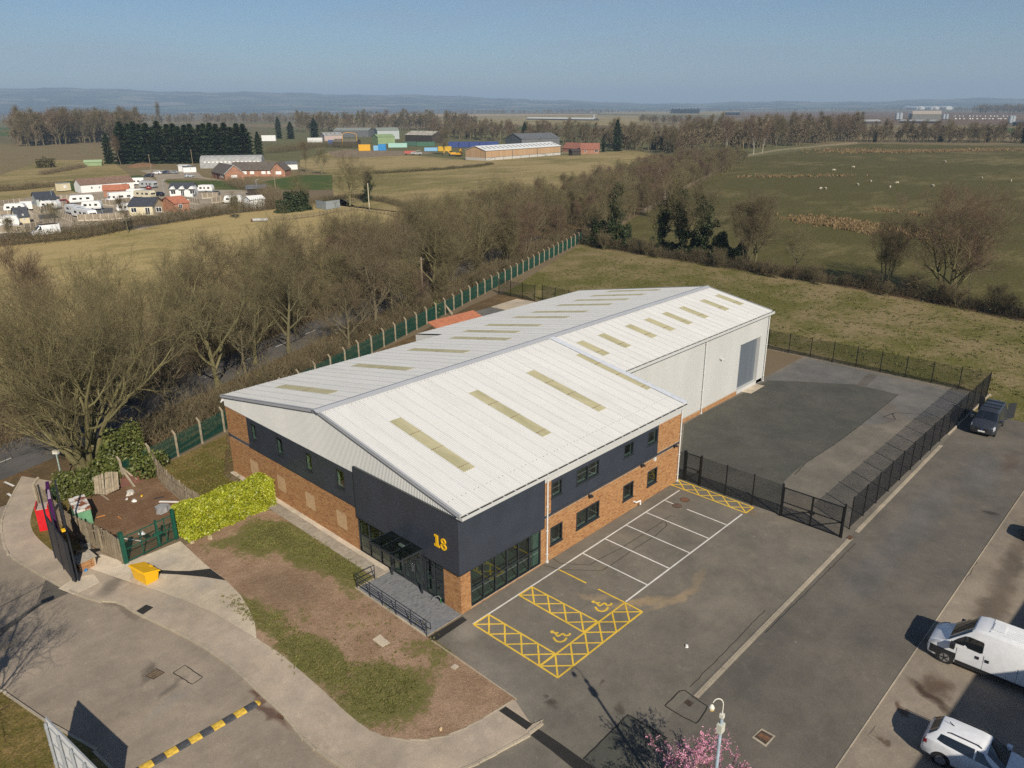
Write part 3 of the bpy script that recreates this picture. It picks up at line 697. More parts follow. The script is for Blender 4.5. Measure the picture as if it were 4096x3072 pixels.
cover('manhole_cover', 'small concrete slab cover lying in bare soil of the front plot', [ZA(*q) for q in [(535, 1408), (590, 1370), (667, 1435), (610, 1466)]], 0.105, CONC, 1, 'slab')
def disc(name, label, c, r, z, mat, cat):
    o = thing(name, label, cat, (c[0], c[1], 0))
    m = MB(); m.prism([(r * math.cos(i * .35), r * math.sin(i * .35)) for i in range(18)], z - 0.01, z); m.build('lid', mat, o)
    m = MB(); m.prism([(r * 1.18 * math.cos(i * .35), r * 1.18 * math.sin(i * .35)) for i in range(18)], z - 0.012, z - 0.004); m.build('frame', IRON, o)
disc('manhole_cover', 'round rusty manhole cover in the end bay with a pale centre', ZB(1385, 590), 0.30, 0.03, RUSTY, 'manhole')
disc('manhole_cover', 'faint round rusty manhole cover breaking the end bay line', ZB(1340, 625), 0.30, 0.03, flat('dull_cover', (0.12, 0.075, 0.055), .85, 0, var=.25), 'manhole')
crack([ZW(*q) for q in [(958, 543), (1022, 500), (1122, 568), (1062, 607), (958, 543)]], 0.05)

# ------------------------------------------------------------------ parking bay markings
pk = thing('bay_markings', 'white painted lines of the six plain parking bays', 'bay marking', (0, 0, 0), kind='structure')
W_, Z_ = 0.105, 0.019
strip('painted_line', (-0.16, -1.1), (21.5, -1.0), W_, Z_, WHITE_PAINT, pk)
strip('painted_line', (7.4, -6.15), (21.45, -6.19), W_, Z_, WHITE_PAINT, pk)
for k in range(5):
    x = 9.72 + 2.42 * k
    if k < 4: strip('painted_line', (x, -1.1), (x - 0.06, -6.1), W_, Z_ + .003, WHITE_PAINT, pk)
    else:
        strip('painted_line', (x, -1.1), (x - 0.02, -2.3), W_, Z_ + .003, WHITE_PAINT, pk); strip('painted_line', (x - .03, -2.95), (x - 0.06, -6.1), W_, Z_ + .003, WHITE_PAINT, pk)
def hatch(label, c, nx):
    """outlined strip with crossed diagonals; c = four corners, crossings along c0->c1"""
    o = thing('hatched_marking', label, 'hatching', (0, 0, 0), kind='structure')
    P = [Vector((*q[:2], 0)) for q in c]
    for i, (a, b) in enumerate(((0, 1), (1, 2), (2, 3), (3, 0))): strip('painted_line', P[a], P[b], 0.11, 0.022 + i * .0005, YELLOW_PAINT, o)
    for i in range(nx):
        a, b = P[0].lerp(P[1], i / nx), P[0].lerp(P[1], (i + 1) / nx); d, e = P[3].lerp(P[2], i / nx), P[3].lerp(P[2], (i + 1) / nx)
        strip('painted_line', a, e, 0.10, 0.0245, YELLOW_PAINT, o); strip('painted_line', d, b, 0.10, 0.0255, YELLOW_PAINT, o)
    return o
hatch('yellow crossed hatching beside the first disabled bay near the pavers', [(-0.16, -1.15), (-0.16, -6.1), (1.12, -6.1), (1.05, -1.15)], 4)
hatch('yellow crossed hatching between the two disabled bays', [(3.58, -1.15), (3.54, -6.08), (4.81, -6.08), (4.72, -1.15)], 4)
hatch('long yellow crossed hatching across the ends of the disabled bays', [(-0.16, -6.12), (7.3, -6.16), (7.27, -7.41), (-0.17, -7.36)], 6)
hatch('yellow crossed hatching in front of the mesh fence at the last bay', [ZB(1300, 500), ZB(1745, 668), ZB(1790, 635), ZB(1345, 470)], 5)
yl = thing('bay_line', 'single worn yellow line between disabled bay and plain bays', 'bay marking', (0, 0, 0), kind='structure')
strip('painted_line', (7.25, -1.12), (7.28, -3.3), 0.11, 0.020, YELLOW_PAINT, yl); strip('painted_line', (7.28, -4.2), (7.3, -6.1), 0.11, 0.020, YELLOW_PAINT, yl)
def wheelchair(label, Z, paths, head, arc):
    o = thing('wheelchair_symbol', label, 'bay marking', (0, 0, 0), kind='structure')
    hx, hy = Z(*head)
    m = MB(); m.prism([(hx + .12 * math.cos(i * .52), hy + .12 * math.sin(i * .52)) for i in range(12)], 0.018, 0.022); m.build('symbol_head', YELLOW_PAINT, o)
    for j, p in enumerate(paths):
        p = [Z(*q) for q in p]
        for i, (a, b) in enumerate(zip(p, p[1:])): strip('symbol_line', a, b, 0.125, 0.021 + .0006 * i + .002 * j, YELLOW_PAINT, o)
    p = smooth_line([Z(*q) for q in arc], 4)
    rb = ribbon(p, 0.13); k = len(p); m = MB()
    for i in range(k - 1): m.face([(*rb[i], .0275), (*rb[2 * k - 1 - i], .0275), (*rb[2 * k - 2 - i], .0275), (*rb[i + 1], .0275)])
    m.build('symbol_wheel', YELLOW_PAINT, o)
wheelchair('yellow wheelchair symbol in the bay nearest the paved entrance', ZE, [[(975, 680), (1000, 708)], [(985, 685), (1002, 682)], [(998, 706), (1030, 687), (1045, 703), (1074, 697), (1072, 685)]], (962, 677), [(970, 712), (985, 734), (1012, 741), (1040, 732), (1052, 715)])
wheelchair('yellow wheelchair symbol in the bay beside the plain bays', ZE, [[(1236, 490), (1264, 515)], [(1248, 495), (1266, 492)], [(1260, 514), (1295, 494), (1308, 512), (1338, 505), (1334, 494)]], (1222, 487), [(1234, 520), (1250, 541), (1276, 548), (1302, 540), (1314, 522)])
# ================================================================== the warehouse, number 18
YR, ZRIDGE, SL = 13.30, 9.00, 0.1803
def roofz(y): return ZRIDGE - SL * abs(y - YR)
ANTH = flat('anthracite_panel', (0.034, 0.042, 0.058), 0.42, 0, 0.5, var=0.10, scale=0.6)
ANTHF = flat('anthracite_frame', (0.028, 0.033, 0.038), 0.35, 0, 0.5, var=0.1)
def cladding_mat(name, col):
    t = NT(name)
    a = t.noise(0.35, 5, 0.6, stretch=(1, 1, 0.25)); b = t.noise(6, 4, 0.7)
    c = t.mix(t.ramp(a, 0.35, 0.7), tuple(x * 0.93 for x in col), col)
    c = t.mix(t.math('MULTIPLY', t.ramp(b, 0.60, 0.8), 0.10), c, (0.35, 0.33, 0.29))
    return t.set(c, 0.5, 0, 0.4)
CLAD = cladding_mat('white_cladding', (0.53, 0.535, 0.52))
def roof_mat(name, col, dirt):
    t = NT(name)
    a = t.noise(0.25, 6, 0.62); b = t.noise(2.2, 6, 0.7); k = t.noise(0.9, 5, 0.6, stretch=(2.4, 0.22, 1))
    r = t.rnd()
    c = t.mix(t.math('MULTIPLY', r, 0.5), col, tuple(x * 0.92 for x in col))
    c = t.mix(t.math('MULTIPLY', t.ramp(k, 0.45, 0.72), 0.30), c, dirt)
    c = t.mix(t.math('MULTIPLY', t.ramp(a, 0.5, 0.75), 0.22), c, dirt)
    c = t.mix(t.math('MULTIPLY', t.ramp(b, 0.62, 0.8), 0.14), c, (0.36, 0.34, 0.29))
    return t.set(c, 0.62, 0, 0.3)
ROOF = roof_mat('white_roof_coating', (0.645, 0.64, 0.615), (0.50, 0.49, 0.455))
TRIM = cladding_mat('grey_white_trim', (0.40, 0.41, 0.43))
def roof_light_mat():
    t = NT('aged_rooflight')
    a = t.noise(1.2, 5, 0.65, stretch=(1, .3, 1)); b = t.noise(9, 4, 0.7)
    c = t.mix(t.ramp(a, 0.3, 0.7), (0.37, 0.345, 0.205), (0.47, 0.43, 0.27))
    c = t.mix(t.math('MULTIPLY', t.ramp(b, .55, .75), .25), c, (.24, .22, .14))
    return t.set(c, 0.45, 0, 0.5)
RLIGHT = roof_light_mat()
BRICK = varied('orange_brick', [(0.33, 0.155, 0.066), (0.43, 0.225, 0.092), (0.49, 0.28, 0.125), (0.39, 0.19, 0.08), (0.46, 0.255, 0.115), (0.29, 0.125, 0.058)], 0.9, 0.2, 14, 0.30)
BRICK_DK = varied('blue_black_brick', [(0.045, 0.045, 0.055), (0.075, 0.072, 0.08), (0.055, 0.052, 0.06)], 0.7, 0.4, 14, .2)
t = NT('lime_mortar'); MORTAR = t.set(t.mix(t.noise(5, 5, .7), (0.36, 0.28, 0.20), (0.48, 0.39, 0.29)), 0.95, 0, 0.1)
GLASS = glassy('window_glass', see=(0.60, 0.68, 0.66), refl=0.11)
GLASS_G = glassy('green_tinted_glass', see=(0.56, 0.66, 0.63), refl=0.12)
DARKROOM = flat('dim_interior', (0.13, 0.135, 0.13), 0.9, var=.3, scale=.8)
PALEROOM = flat('pale_window_board', (0.62, 0.62, 0.60), 0.6, var=.05)
PVC = flat('white_plastic_pipe', (0.62, 0.62, 0.60), 0.4, var=.08)
DIRT = flat('gutter_dirt', (0.035, 0.028, 0.022), 0.95, var=.4, scale=6)
YSIGN = flat('yellow_sign', (0.80, 0.46, 0.012), 0.4, var=.04)
REDEDGE = flat('dark_red_edge', (0.20, 0.03, 0.03), 0.5)

wh = thing('warehouse', 'white roofed brick and dark panelled warehouse unit numbered 18', 'warehouse')

# ---- walls: cells round the openings, then every brick with its own edges
def sub_rects(u0, u1, z0, z1, holes):
    us = sorted({u0, u1, *[max(u0, min(u1, h[i])) for h in holes for i in (0, 1)]})
    zs = sorted({z0, z1, *[max(z0, min(z1, h[i])) for h in holes for i in (2, 3)]})
    out = []
    for a, b in zip(us, us[1:]):
        for c, d in zip(zs, zs[1:]):
            mu, mz = (a + b) / 2, (c + d) / 2
            if any(h[0] < mu < h[1] and h[2] < mz < h[3] for h in holes): continue
            out.append((a, b, c, d))
    return out
def brick_rows(u0, u1, z0, z1, holes):
    out = []; k = 0; z = z0
    while z + 0.065 <= z1 + 1e-6:
        zc = z + 0.0325
        blocks = sorted([(h[0], h[1]) for h in holes if h[2] - 0.03 < zc < h[3] + 0.03])
        runs = []; s = u0
        for a, b in blocks:
            if a > s: runs.append((s, min(a, u1)))
            s = max(s, b)
        if s < u1: runs.append((s, u1))
        for a, b in runs:
            u = a - (k % 2) * 0.1125
            while u < b:
                q0, q1 = max(u, a), min(u + 0.215, b)
                if q1 - q0 > 0.03: out.append((q0, q1, z, z + 0.065))
                u += 0.225
        z += 0.075; k += 1
    return out
def brick_wall(axis, u0, u1, z0, z1, holes, front, singles):
    """axis 'x': wall in the plane x = front facing -x (u = y); axis 'y': plane y = front facing -y (u = x)"""
    m = MB()
    for a, b, c, d in sub_rects(u0, u1, z0, z1, holes[:-1]):
        if axis == 'x': m.box(front, front + 0.25, a, b, c, d)
        else: m.box(a, b, front, front + 0.25, c, d)
    w = m.build('brick_wall', MORTAR, wh)
    R_ = brick_rows(u0, u1, z0 + 0.01, z1, holes)
    near = [r for r in R_ if singles and singles(r)][:300]; ns = set(near)
    V, F = [], []
    def bv(r, p):
        a, b, c, d = r; e = 0.0
        if axis == 'x': return [(p, a, c), (p, b, c), (p, b, d), (p, a, d), (front, a, c), (front, b, c), (front, b, d), (front, a, d)]
        return [(a, p, c), (b, p, c), (b, p, d), (a, p, d), (a, front, c), (b, front, c), (b, front, d), (a, front, d)]
    FI = [(0, 3, 2, 1), (0, 1, 5, 4), (1, 2, 6, 5), (2, 3, 7, 6), (3, 0, 4, 7)] if axis == 'x' else [(0, 1, 2, 3), (0, 4, 5, 1), (1, 5, 6, 2), (2, 6, 7, 3), (3, 7, 4, 0)]
    for r in R_:
        p = front - 0.008 - random.random() * 0.004
        if r in ns: continue
        n = len(V); V += bv(r, p); F += [tuple(n + i for i in f) for f in FI]
    if F: put('brickwork', fastmesh('brickwork', V, F, [BRICK]), w, kind='stuff')
    cache = {}
    for r in near:
        key = round(r[1] - r[0], 3)
        if key not in cache:
            mm = MB()
            if axis == 'x': mm.box(-0.011, 0.0, 0, key, 0, 0.065)
            else: mm.box(0, key, -0.011, 0.0, 0, 0.065)
            cache[key] = mm.mesh('brick', BRICK)
        put('brick', cache[key], w, (front + random.uniform(-.002, .0), r[0], r[2]) if axis == 'x' else (r[0], front + random.uniform(-.002, .0), r[2]))
    return w
GW = [(22.09, 22.99), (18.37, 19.32), (14.62, 15.52), (10.84, 11.86)]           # gable windows in the dark strip (y range)
GV = [(22.55, 23.75), (18.70, 19.80), (14.85, 16.0), (11.08, 12.2)]             # cream panels below
gholes = [(-0.2, 9.62, 2.66, 6.3), (9.60, 23.45, 3.26, 5.75), (1.43, 9.72, 0.0, 2.72)] + [(a, b, 0.98, 2.16) for a, b in GV] + [(9.0, 26.9, 3.2, 3.43)]
brick_wall('x', 0.0, 26.8, 0.0, 5.74, gholes, 0.0, lambda r: r[1] <= 1.43 and r[2] < 2.66)
LW = [(7.70, 8.86, 1.05, 2.33), (10.30, 12.74, 1.06, 2.33), (15.50, 16.72, 1.08, 2.31), (18.50, 19.74, 1.09, 2.31)]
UW = [(7.76, 8.76, 4.42, 5.48), (10.20, 12.58, 4.36, 5.47), (15.38, 16.50, 4.48, 5.49), (18.24, 19.50, 4.43, 5.50)]
rholes = [(-0.2, 7.0, 2.68, 6.3), (0.76, 6.78, 0.14, 2.70), (7.74, 19.60, 3.40, 5.75)] + LW + [(7.02, 22.8, 3.2, 3.405)]
brick_wall('y', 0.0, 22.70, 0.0, 5.74, rholes, 0.0, lambda r: (r[1] <= 0.76 and r[2] < 2.66) or (r[2] < 1.5 and 6.79 < r[0] < 7.7))
# soldier course of dark bricks at first floor level
V, F = [], []
def soldier(axis, u0, u1, z0, z1):
    u = u0
    while u < u1:
        n = len(V); a, b = u, u + 0.055; p = -0.016
        if axis == 'x': V.extend([(p, a, z0), (p, b, z0), (p, b, z1), (p, a, z1), (0, a, z0), (0, b, z0), (0, b, z1), (0, a, z1)]); fi = [(0, 3, 2, 1), (0, 1, 5, 4), (1, 2, 6, 5), (2, 3, 7, 6), (3, 0, 4, 7)]
        else: V.extend([(a, p, z0), (b, p, z0), (b, p, z1), (a, p, z1), (a, 0, z0), (b, 0, z0), (b, 0, z1), (a, 0, z1)]); fi = [(0, 1, 2, 3), (0, 4, 5, 1), (1, 5, 6, 2), (2, 6, 7, 3), (3, 7, 4, 0)]
        F.extend([tuple(n + i for i in f) for f in fi]); u += 0.075
soldier('x', 9.75, 26.75, 3.21, 3.425); soldier('y', 7.05, 22.6, 3.205, 3.40)
put('soldier_course', fastmesh('soldier_course', V, F, [BRICK_DK]), wh, kind='stuff')
# side and rear walls, inner floor
m = MB()
m.box(0.0, 22.7, 26.55, 26.8, 0, 6.4); m.box(22.45, 22.7, 26.8, 30.8, 0.0, 5.7); m.box(22.7, 48.8, 30.55, 30.8, 0, 5.7); m.box(48.55, 48.8, 6.15, 30.5, 0, 5.6)
m.box(22.45, 22.7, 0.25, 5.9, 0.0, 5.7); m.build('side_wall', CLAD, wh)

# ---- corrugated sheets
PITCH_C = 0.1667
def sheet_mesh(name, width, y0, y1, side, mat, lift=0.0, dz=None):
    """corrugated sheet running down the slope; x across, profile on top"""
    n = int(round(width / PITCH_C)); prof = []
    for i in range(n):
        b = i * PITCH_C
        prof += [(b, 0.0), (b + 0.052, 0.0), (b + 0.083, 0.034), (b + 0.125, 0.034), (b + 0.156, 0.0)]
    prof.append((n * PITCH_C, 0.0))
    V = []; F = []
    for (x, h) in prof: V += [(x, y0, roofz(y0) + h + lift), (x, y1, roofz(y1) + h + lift)]
    k = len(prof)
    for i in range(k - 1):
        q = (2 * i, 2 * i + 2, 2 * i + 3, 2 * i + 1)
        F.append(q if (y1 > y0) else q[::-1])
    b = len(V)                                                  # closed thickness at the two ends
    for (x, h) in prof: V += [(x, y0, roofz(y0) - 0.02 + lift), (x, y1, roofz(y1) - 0.02 + lift)]
    for i in range(k - 1):
        F.append((2 * i, b + 2 * i, b + 2 * i + 2, 2 * i + 2)); F.append((2 * i + 1, 2 * i + 3, b + 2 * i + 3, b + 2 * i + 1))
        q = (b + 2 * i, b + 2 * i + 1, b + 2 * i + 3, b + 2 * i + 2); F.append(q)
    return fastmesh(name, V, F, [mat])
def lay(xs, me):
    for i, x in enumerate(xs):
        put('roof_sheet', me, wh, (x, 0, 0.004 * (i % 2)))
SW = 6 * PITCH_C + 0.0001
front_x = [-0.14 + i * 0.9975 for i in range(23)]; wing_x = [22.78 + i * 1.0002 for i in range(26)]
lay(front_x, sheet_mesh('roof_sheet_front', SW, -0.27, YR - 0.05, 0, ROOF)); lay(wing_x, sheet_mesh('roof_sheet_wing', SW, 5.64, YR - 0.05, 0, ROOF))
lay(front_x, sheet_mesh('roof_sheet_rear', SW, 27.05, YR + 0.05, 1, ROOF)); lay(wing_x, sheet_mesh('roof_sheet_rear_wing', SW, 30.95, YR + 0.05, 1, ROOF))
# standing laps between sheets
lap = MB()
for x in front_x[1:] + [22.77] + wing_x[1:]:
    yr0 = -0.27 if x < 22.7 else 5.64; yl0 = 27.05 if x < 22.7 else 30.95
    for a, b in ((yr0, YR - .1), (yl0, YR + .1)):
        lap.hexa([(x - .035, a, roofz(a) + .036), (x + .035, a, roofz(a) + .036), (x + .035, b, roofz(b) + .036), (x - .035, b, roofz(b) + .036),
                  (x - .035, a, roofz(a) + .048), (x + .035, a, roofz(a) + .048), (x + .035, b, roofz(b) + .048), (x - .035, b, roofz(b) + .048)])
LAPM = flat('bright_roof_lap', (0.665, 0.66, 0.635), 0.5, var=.05)
lap.build('sheet_lap', LAPM, wh, kind='stuff')
# fixing bolts in rows along the purlins
V, F = [], []
def bolt(x, y, s=0.022, h=0.07):
    n = len(V); z = roofz(y)
    V.extend([(x - s, y - s, z), (x + s, y - s, z), (x + s, y + s, z), (x - s, y + s, z), (x, y, z + h)])
    F.extend([(n, n + 1, n + 4), (n + 1, n + 2, n + 4), (n + 2, n + 3, n + 4), (n + 3, n, n + 4)])
for y in (1.05, 12.75, 13.85):
    x = -0.1
    while x < 48.7:
        if not (y < 5 and x > 22.7): bolt(x, y)
        x += 0.333
for y in (6.7,):
    x = 22.9
    while x < 48.7: bolt(x, y); x += 0.333
BOLT = flat('bolt_cap', (0.24, 0.22, 0.19), 0.7)
put('fixing_bolts', fastmesh('fixing_bolts', V, F, [BOLT]), wh, kind='stuff')
# rooflights
sk_front = sheet_mesh('rooflight_front', SW, 2.65, 9.62, 0, RLIGHT, 0.022); sk_wing = sheet_mesh('rooflight_wing', SW, 8.30, 11.22, 0, RLIGHT, 0.022)
sk_l1 = sheet_mesh('rooflight_rear', SW, 24.05, 16.65, 1, RLIGHT, 0.022); sk_l2 = sheet_mesh('rooflight_rear_wing', SW, 25.45, 18.3, 1, RLIGHT, 0.022)
def rooflight(x, me, ys):
    r = put('rooflight', me, wh, (x, 0, 0.004))
    b = MB()
    for y in ys:
        for i in range(7): b.box(.02 + i * .15, .06 + i * .15, y - .03, y + .03, roofz(y) + .05, roofz(y) + .075)
    b.build('fixing_strip', flat('rust_washer', (0.20, 0.10, 0.05), 0.9), r, kind='stuff')
def near(xs, x): return min(xs, key=lambda q: abs(q - x))
for x in (3.45, 10.4, 16.45, 21.5): rooflight(near(front_x, x - .15), sk_front, (3.15, 5.5, 7.6))
for x in (24.35, 27.15, 30.45, 33.55, 37.3, 40.3, 43.5, 46.5): rooflight(near(wing_x, x - .1), sk_wing, (9.0,))
for x in (3.8, 10.8, 16.8, 21.9): rooflight(near(front_x, x - .6), sk_l1, (20.0,))
for x in (24.85, 27.8, 30.9, 34.05, 37.9, 40.9, 43.9, 47.0): rooflight(near(wing_x, x - .6), sk_l2, (22.0,))
# ridge cap, verge trims, flashing on the step
m = MB()
for s in (-1, 1):
    y1 = YR + s * 0.36
    m.hexa([(-0.3, YR, ZRIDGE + .075), (48.95, YR, ZRIDGE + .075), (48.95, y1, roofz(y1) + .05), (-0.3, y1, roofz(y1) + .05),
            (-0.3, YR, ZRIDGE + .115), (48.95, YR, ZRIDGE + .115), (48.95, y1, roofz(y1) + .075), (-0.3, y1, roofz(y1) + .075)])
m.build('ridge_cap', TRIM, wh)
V, F = [], []
m = MB()
for i in range(int(49.2 / PITCH_C)):
    x = -0.22 + i * PITCH_C
    for s in (-1, 1): m.box(x, x + .075, YR + s * .37 - .05, YR + s * .37 + .05, roofz(YR + .37) + .03, roofz(YR + .37) + .065)
m.build('ridge_scallops', TRIM, wh, kind='stuff')
def verge(name, x, ya, yb, d=0.13):
    m = MB(); x1 = x + 0.16
    m.hexa([(x, ya, roofz(ya) - d), (x + .02, ya, roofz(ya) - d), (x + .02, yb, roofz(yb) - d), (x, yb, roofz(yb) - d), (x, ya, roofz(ya) + .07), (x + .02, ya, roofz(ya) + .07), (x + .02, yb, roofz(yb) + .07), (x, yb, roofz(yb) + .07)])
    m.hexa([(x, ya, roofz(ya) + .05), (x1, ya, roofz(ya) + .05), (x1, yb, roofz(yb) + .05), (x, yb, roofz(yb) + .05), (x, ya, roofz(ya) + .075), (x1, ya, roofz(ya) + .075), (x1, yb, roofz(yb) + .075), (x, yb, roofz(yb) + .075)])
    m.build(name, TRIM, wh)
verge('verge_trim', -0.17, -0.30, YR); verge('verge_trim', -0.17, YR, 27.06); verge('verge_trim', 48.75, 5.7, YR); verge('verge_trim', 48.75, YR, 30.95)
m = MB(); y0, y1 = 5.9, YR - .3
m.hexa([(22.45, -0.27, roofz(-.27) + .055), (23.05, -0.27, roofz(-.27) + .055), (23.05, y1, roofz(y1) + .055), (22.45, y1, roofz(y1) + .055), (22.45, -0.27, roofz(-.27) + .08), (22.80, -0.27, roofz(-.27) + .08), (23.05, y1, roofz(y1) + .08), (22.45, y1, roofz(y1) + .08)])
m.build('step_flashing', flat('pale_blue_flashing', (0.60, 0.62, 0.66), 0.5, var=.08), wh)
# gutters with brackets
def gutter(x0, x1, y, z):
    g = MB(); g.box(x0, x1, y - .17, y - .15, z - .14, z + .02, 0); g.box(x0, x1, y - .15, y + .04, z - .14, z - .12, 0); g.box(x0, x1, y + .04, y + .06, z - .14, z + .0, 0); g.box(x0, x0 + .02, y - .15, y + .04, z - .12, z, 0); g.box(x1 - .02, x1, y - .15, y + .04, z - .12, z, 0)
    g.box(x0 + .02, x1 - .02, y - .15, y + .04, z - .119, z - .025, 1)
    o = g.build('gutter', [CLAD, DIRT], wh)
    b = MB(); x = x0 + .5
    while x < x1: b.box(x - .03, x + .03, y - .16, y + .05, z + .002, z + .02); x += 0.95
    b.build('gutter_brackets', LAPM, o, kind='stuff')
gutter(-0.2, 22.75, -0.34, 6.53); gutter(22.82, 48.9, 5.56, 7.60)
m = MB(); m.box(-.2, 22.75, -.535, -.515, 6.36, 6.50); m.build('eaves_fascia', CLAD, wh); m = MB(); m.box(22.82, 48.9, 5.385, 5.405, 7.38, 7.57); m.build('eaves_fascia', CLAD, wh)
m = MB(); m.box(-.2, 22.7, -.515, 0, 6.34, 6.36); m.box(22.8, 48.8, 5.405, 5.9, 7.37, 7.39); m.build('soffit', CLAD, wh)

# corrugated wall cladding, in panels a metre wide
def wall_panel(axis, u0, u1, zb, ztop, front):
    prof = []; n = max(1, int(round((u1 - u0) / 0.143))); st = (u1 - u0) / n
    for i in range(n):
        b = u0 + i * st; prof += [(b, 0), (b + st * .3, 0), (b + st * .42, .035), (b + st * .76, .035), (b + st * .9, 0)]
    prof.append((u1, 0)); V, F = [], []
    for u, h in prof:
        zt = ztop(u); p = front - .012 - h
        V += [(p, u, zb), (p, u, zt)] if axis == 'x' else [(u, p, zb), (u, p, zt)]
    for i in range(len(prof) - 1):
        q = (2 * i, 2 * i + 1, 2 * i + 3, 2 * i + 2)
        F.append(q[::-1] if axis == 'x' else q[::-1])
    put('cladding_panel', fastmesh('cladding_panel', V, F, [CLAD]), wh)
for i in range(27):
    a, b = i * 0.9926, (i + 1) * 0.9926
    wall_panel('x', a, b, 5.74, lambda u: roofz(u) - 0.03, 0.0)
for i in range(23): wall_panel('y', i * .9869, (i + 1) * .9869, 5.74, lambda u: 6.38, 0.0)
for i in range(20): wall_panel('y', 22.72 + i * 1.0145, 22.72 + (i + 1) * 1.0145, 0.45, lambda u: 7.38, 5.9)
for i in range(4): wall_panel('y', 43.05 + i * 1.05, 43.05 + (i + 1) * 1.05, 5.26, lambda u: 7.38, 5.9)
wall_panel('y', 48.52, 48.8, 0.05, lambda u: 7.38, 5.9); wall_panel('y', 47.25, 48.52, 5.26, lambda u: 7.38, 5.9)
for i in range(4): wall_panel('x', 26.8 + i, 27.8 + i, 2.2, lambda u: roofz(u) - .03, 22.45)
m = MB(); m.box(-.02, 0.12, 0.0, 26.8, 5.70, 5.745); m.box(-0.0, 22.7, -.03, .1, 5.70, 5.745); m.build('cladding_drip', CLAD, wh)
m = MB()
for i in range(27):
    a, b = i * .9926, (i + 1) * .9926; m.hexa([(.02, a, 5.74), (.14, a, 5.74), (.14, b, 5.74), (.02, b, 5.74), (.02, a, roofz(a) - .05), (.14, a, roofz(a) - .05), (.14, b, roofz(b) - .05), (.02, b, roofz(b) - .05)])
m.box(0, 22.7, .02, .2, 5.745, 6.3); m.box(22.7, 43.05, 5.92, 6.1, 0, 7.4); m.box(43.05, 48.8, 5.92, 6.1, 5.26, 7.4); m.box(48.5, 48.8, 5.92, 6.1, 0, 5.26)
m.build('wall_lining', CLAD, wh)
m = MB(); m.box(22.7, 43.05, 5.84, 5.89, 0, .44); pl = m.build('plinth', MORTAR, wh)
V, F = [], []
for r in brick_rows(22.7, 43.05, .012, .44, []):
    n = len(V); a, b, c, d = r; p = 5.83
    V += [(a, p, c), (b, p, c), (b, p, d), (a, p, d), (a, 5.84, c), (b, 5.84, c), (b, 5.84, d), (a, 5.84, d)]
    F += [tuple(n + i for i in f) for f in [(0, 1, 2, 3), (0, 4, 5, 1), (1, 5, 6, 2), (2, 6, 7, 3), (3, 7, 4, 0)]]
put('brickwork', fastmesh('brickwork', V, F, [BRICK]), pl, kind='stuff')
# big roller shutter
SHUT = flat('grey_shutter', (0.125, 0.145, 0.17), 0.45, 0.2, var=.06)
m = MB(); m.box(47.25, 47.30, 5.86, 6.4, .05, 5.26); m.box(43.0, 43.06, 5.86, 6.4, .05, 5.26); m.box(43.0, 47.3, 5.86, 6.4, 5.2, 5.27); m.box(47.3, 48.5, 5.86, 5.92, .05, 5.26); m.box(43.0, 48.5, 5.86, 6.4, .0, .42)
m.build('door_surround', CLAD, wh)
rs = MB()
for i in range(46):
    z = .42 + i * .104; rs.hexa([(43.06, 6.22, z), (47.25, 6.22, z), (47.25, 6.26, z), (43.06, 6.26, z), (43.06, 6.245, z + .1), (47.25, 6.245, z + .1), (47.25, 6.28, z + .1), (43.06, 6.28, z + .1)])
sh = MB(); sh.box(43.06, 47.25, 6.27, 6.3, .42, 5.2); so = sh.build('roller_shutter', SHUT, wh)
for i in range(46):
    z = .42 + i * .104
    if i == 0: slat = MB().hexa([(0, 0, 0), (4.19, 0, 0), (4.19, .04, 0), (0, .04, 0), (0, .022, .1), (4.19, .022, .1), (4.19, .05, .1), (0, .05, .1)]).mesh('slat', SHUT)
    put('slat', slat, so, (43.06, 6.215, z))

# ---- dark sign panels on the corner
m = MB(); m.box(-0.15, 0.0, 4.72, 9.60, 2.70, 6.24); m.build('sign_panel', ANTH, wh)
m = MB(); m.box(-0.152, 0.0, -0.10, 4.71, 2.70, 6.24); m.build('sign_panel', ANTH, wh)
m = MB(); m.box(-0.150, 7.0, -0.102, 0.0, 2.70, 6.15); m.build('sign_panel', ANTH, wh)
m = MB(); m.box(-.17, .0, -.12, 9.63, 6.24, 6.275); m.box(-.17, 0, -.12, 9.63, 2.665, 2.70); m.box(-.17, 0, 9.60, 9.63, 2.7, 6.24); m.box(-.15, 7.03, -.122, 0, 2.665, 2.70); m.box(7.0, 7.03, -.122, 0, 2.7, 6.18); m.build('panel_trim', ANTHF, wh)
# dark window bands
def band(axis, u0, u1, z0, z1, wins, front):
    m = MB()
    for a, b, c, d in sub_rects(u0, u1, z0, z1, wins):
        if axis == 'x': m.box(front - .035, front + .12, a, b, c, d)
        else: m.box(a, b, front - .035, front + .12, c, d)
    m.build('dark_cladding', ANTH, wh)
band('x', 9.63, 23.45, 3.26, 5.70, [(a, b, 4.05, 5.42) for a, b in GW], 0.0)
band('y', 7.74, 19.60, 3.41, 5.70, UW, 0.0)
m = MB(); m.box(-.06, 0, 9.63, 23.5, 3.235, 3.275); m.build('band_sill', ANTHF, wh); m = MB(); m.box(7.7, 19.64, -.06, 0, 3.385, 3.425); m.build('band_sill', ANTHF, wh)
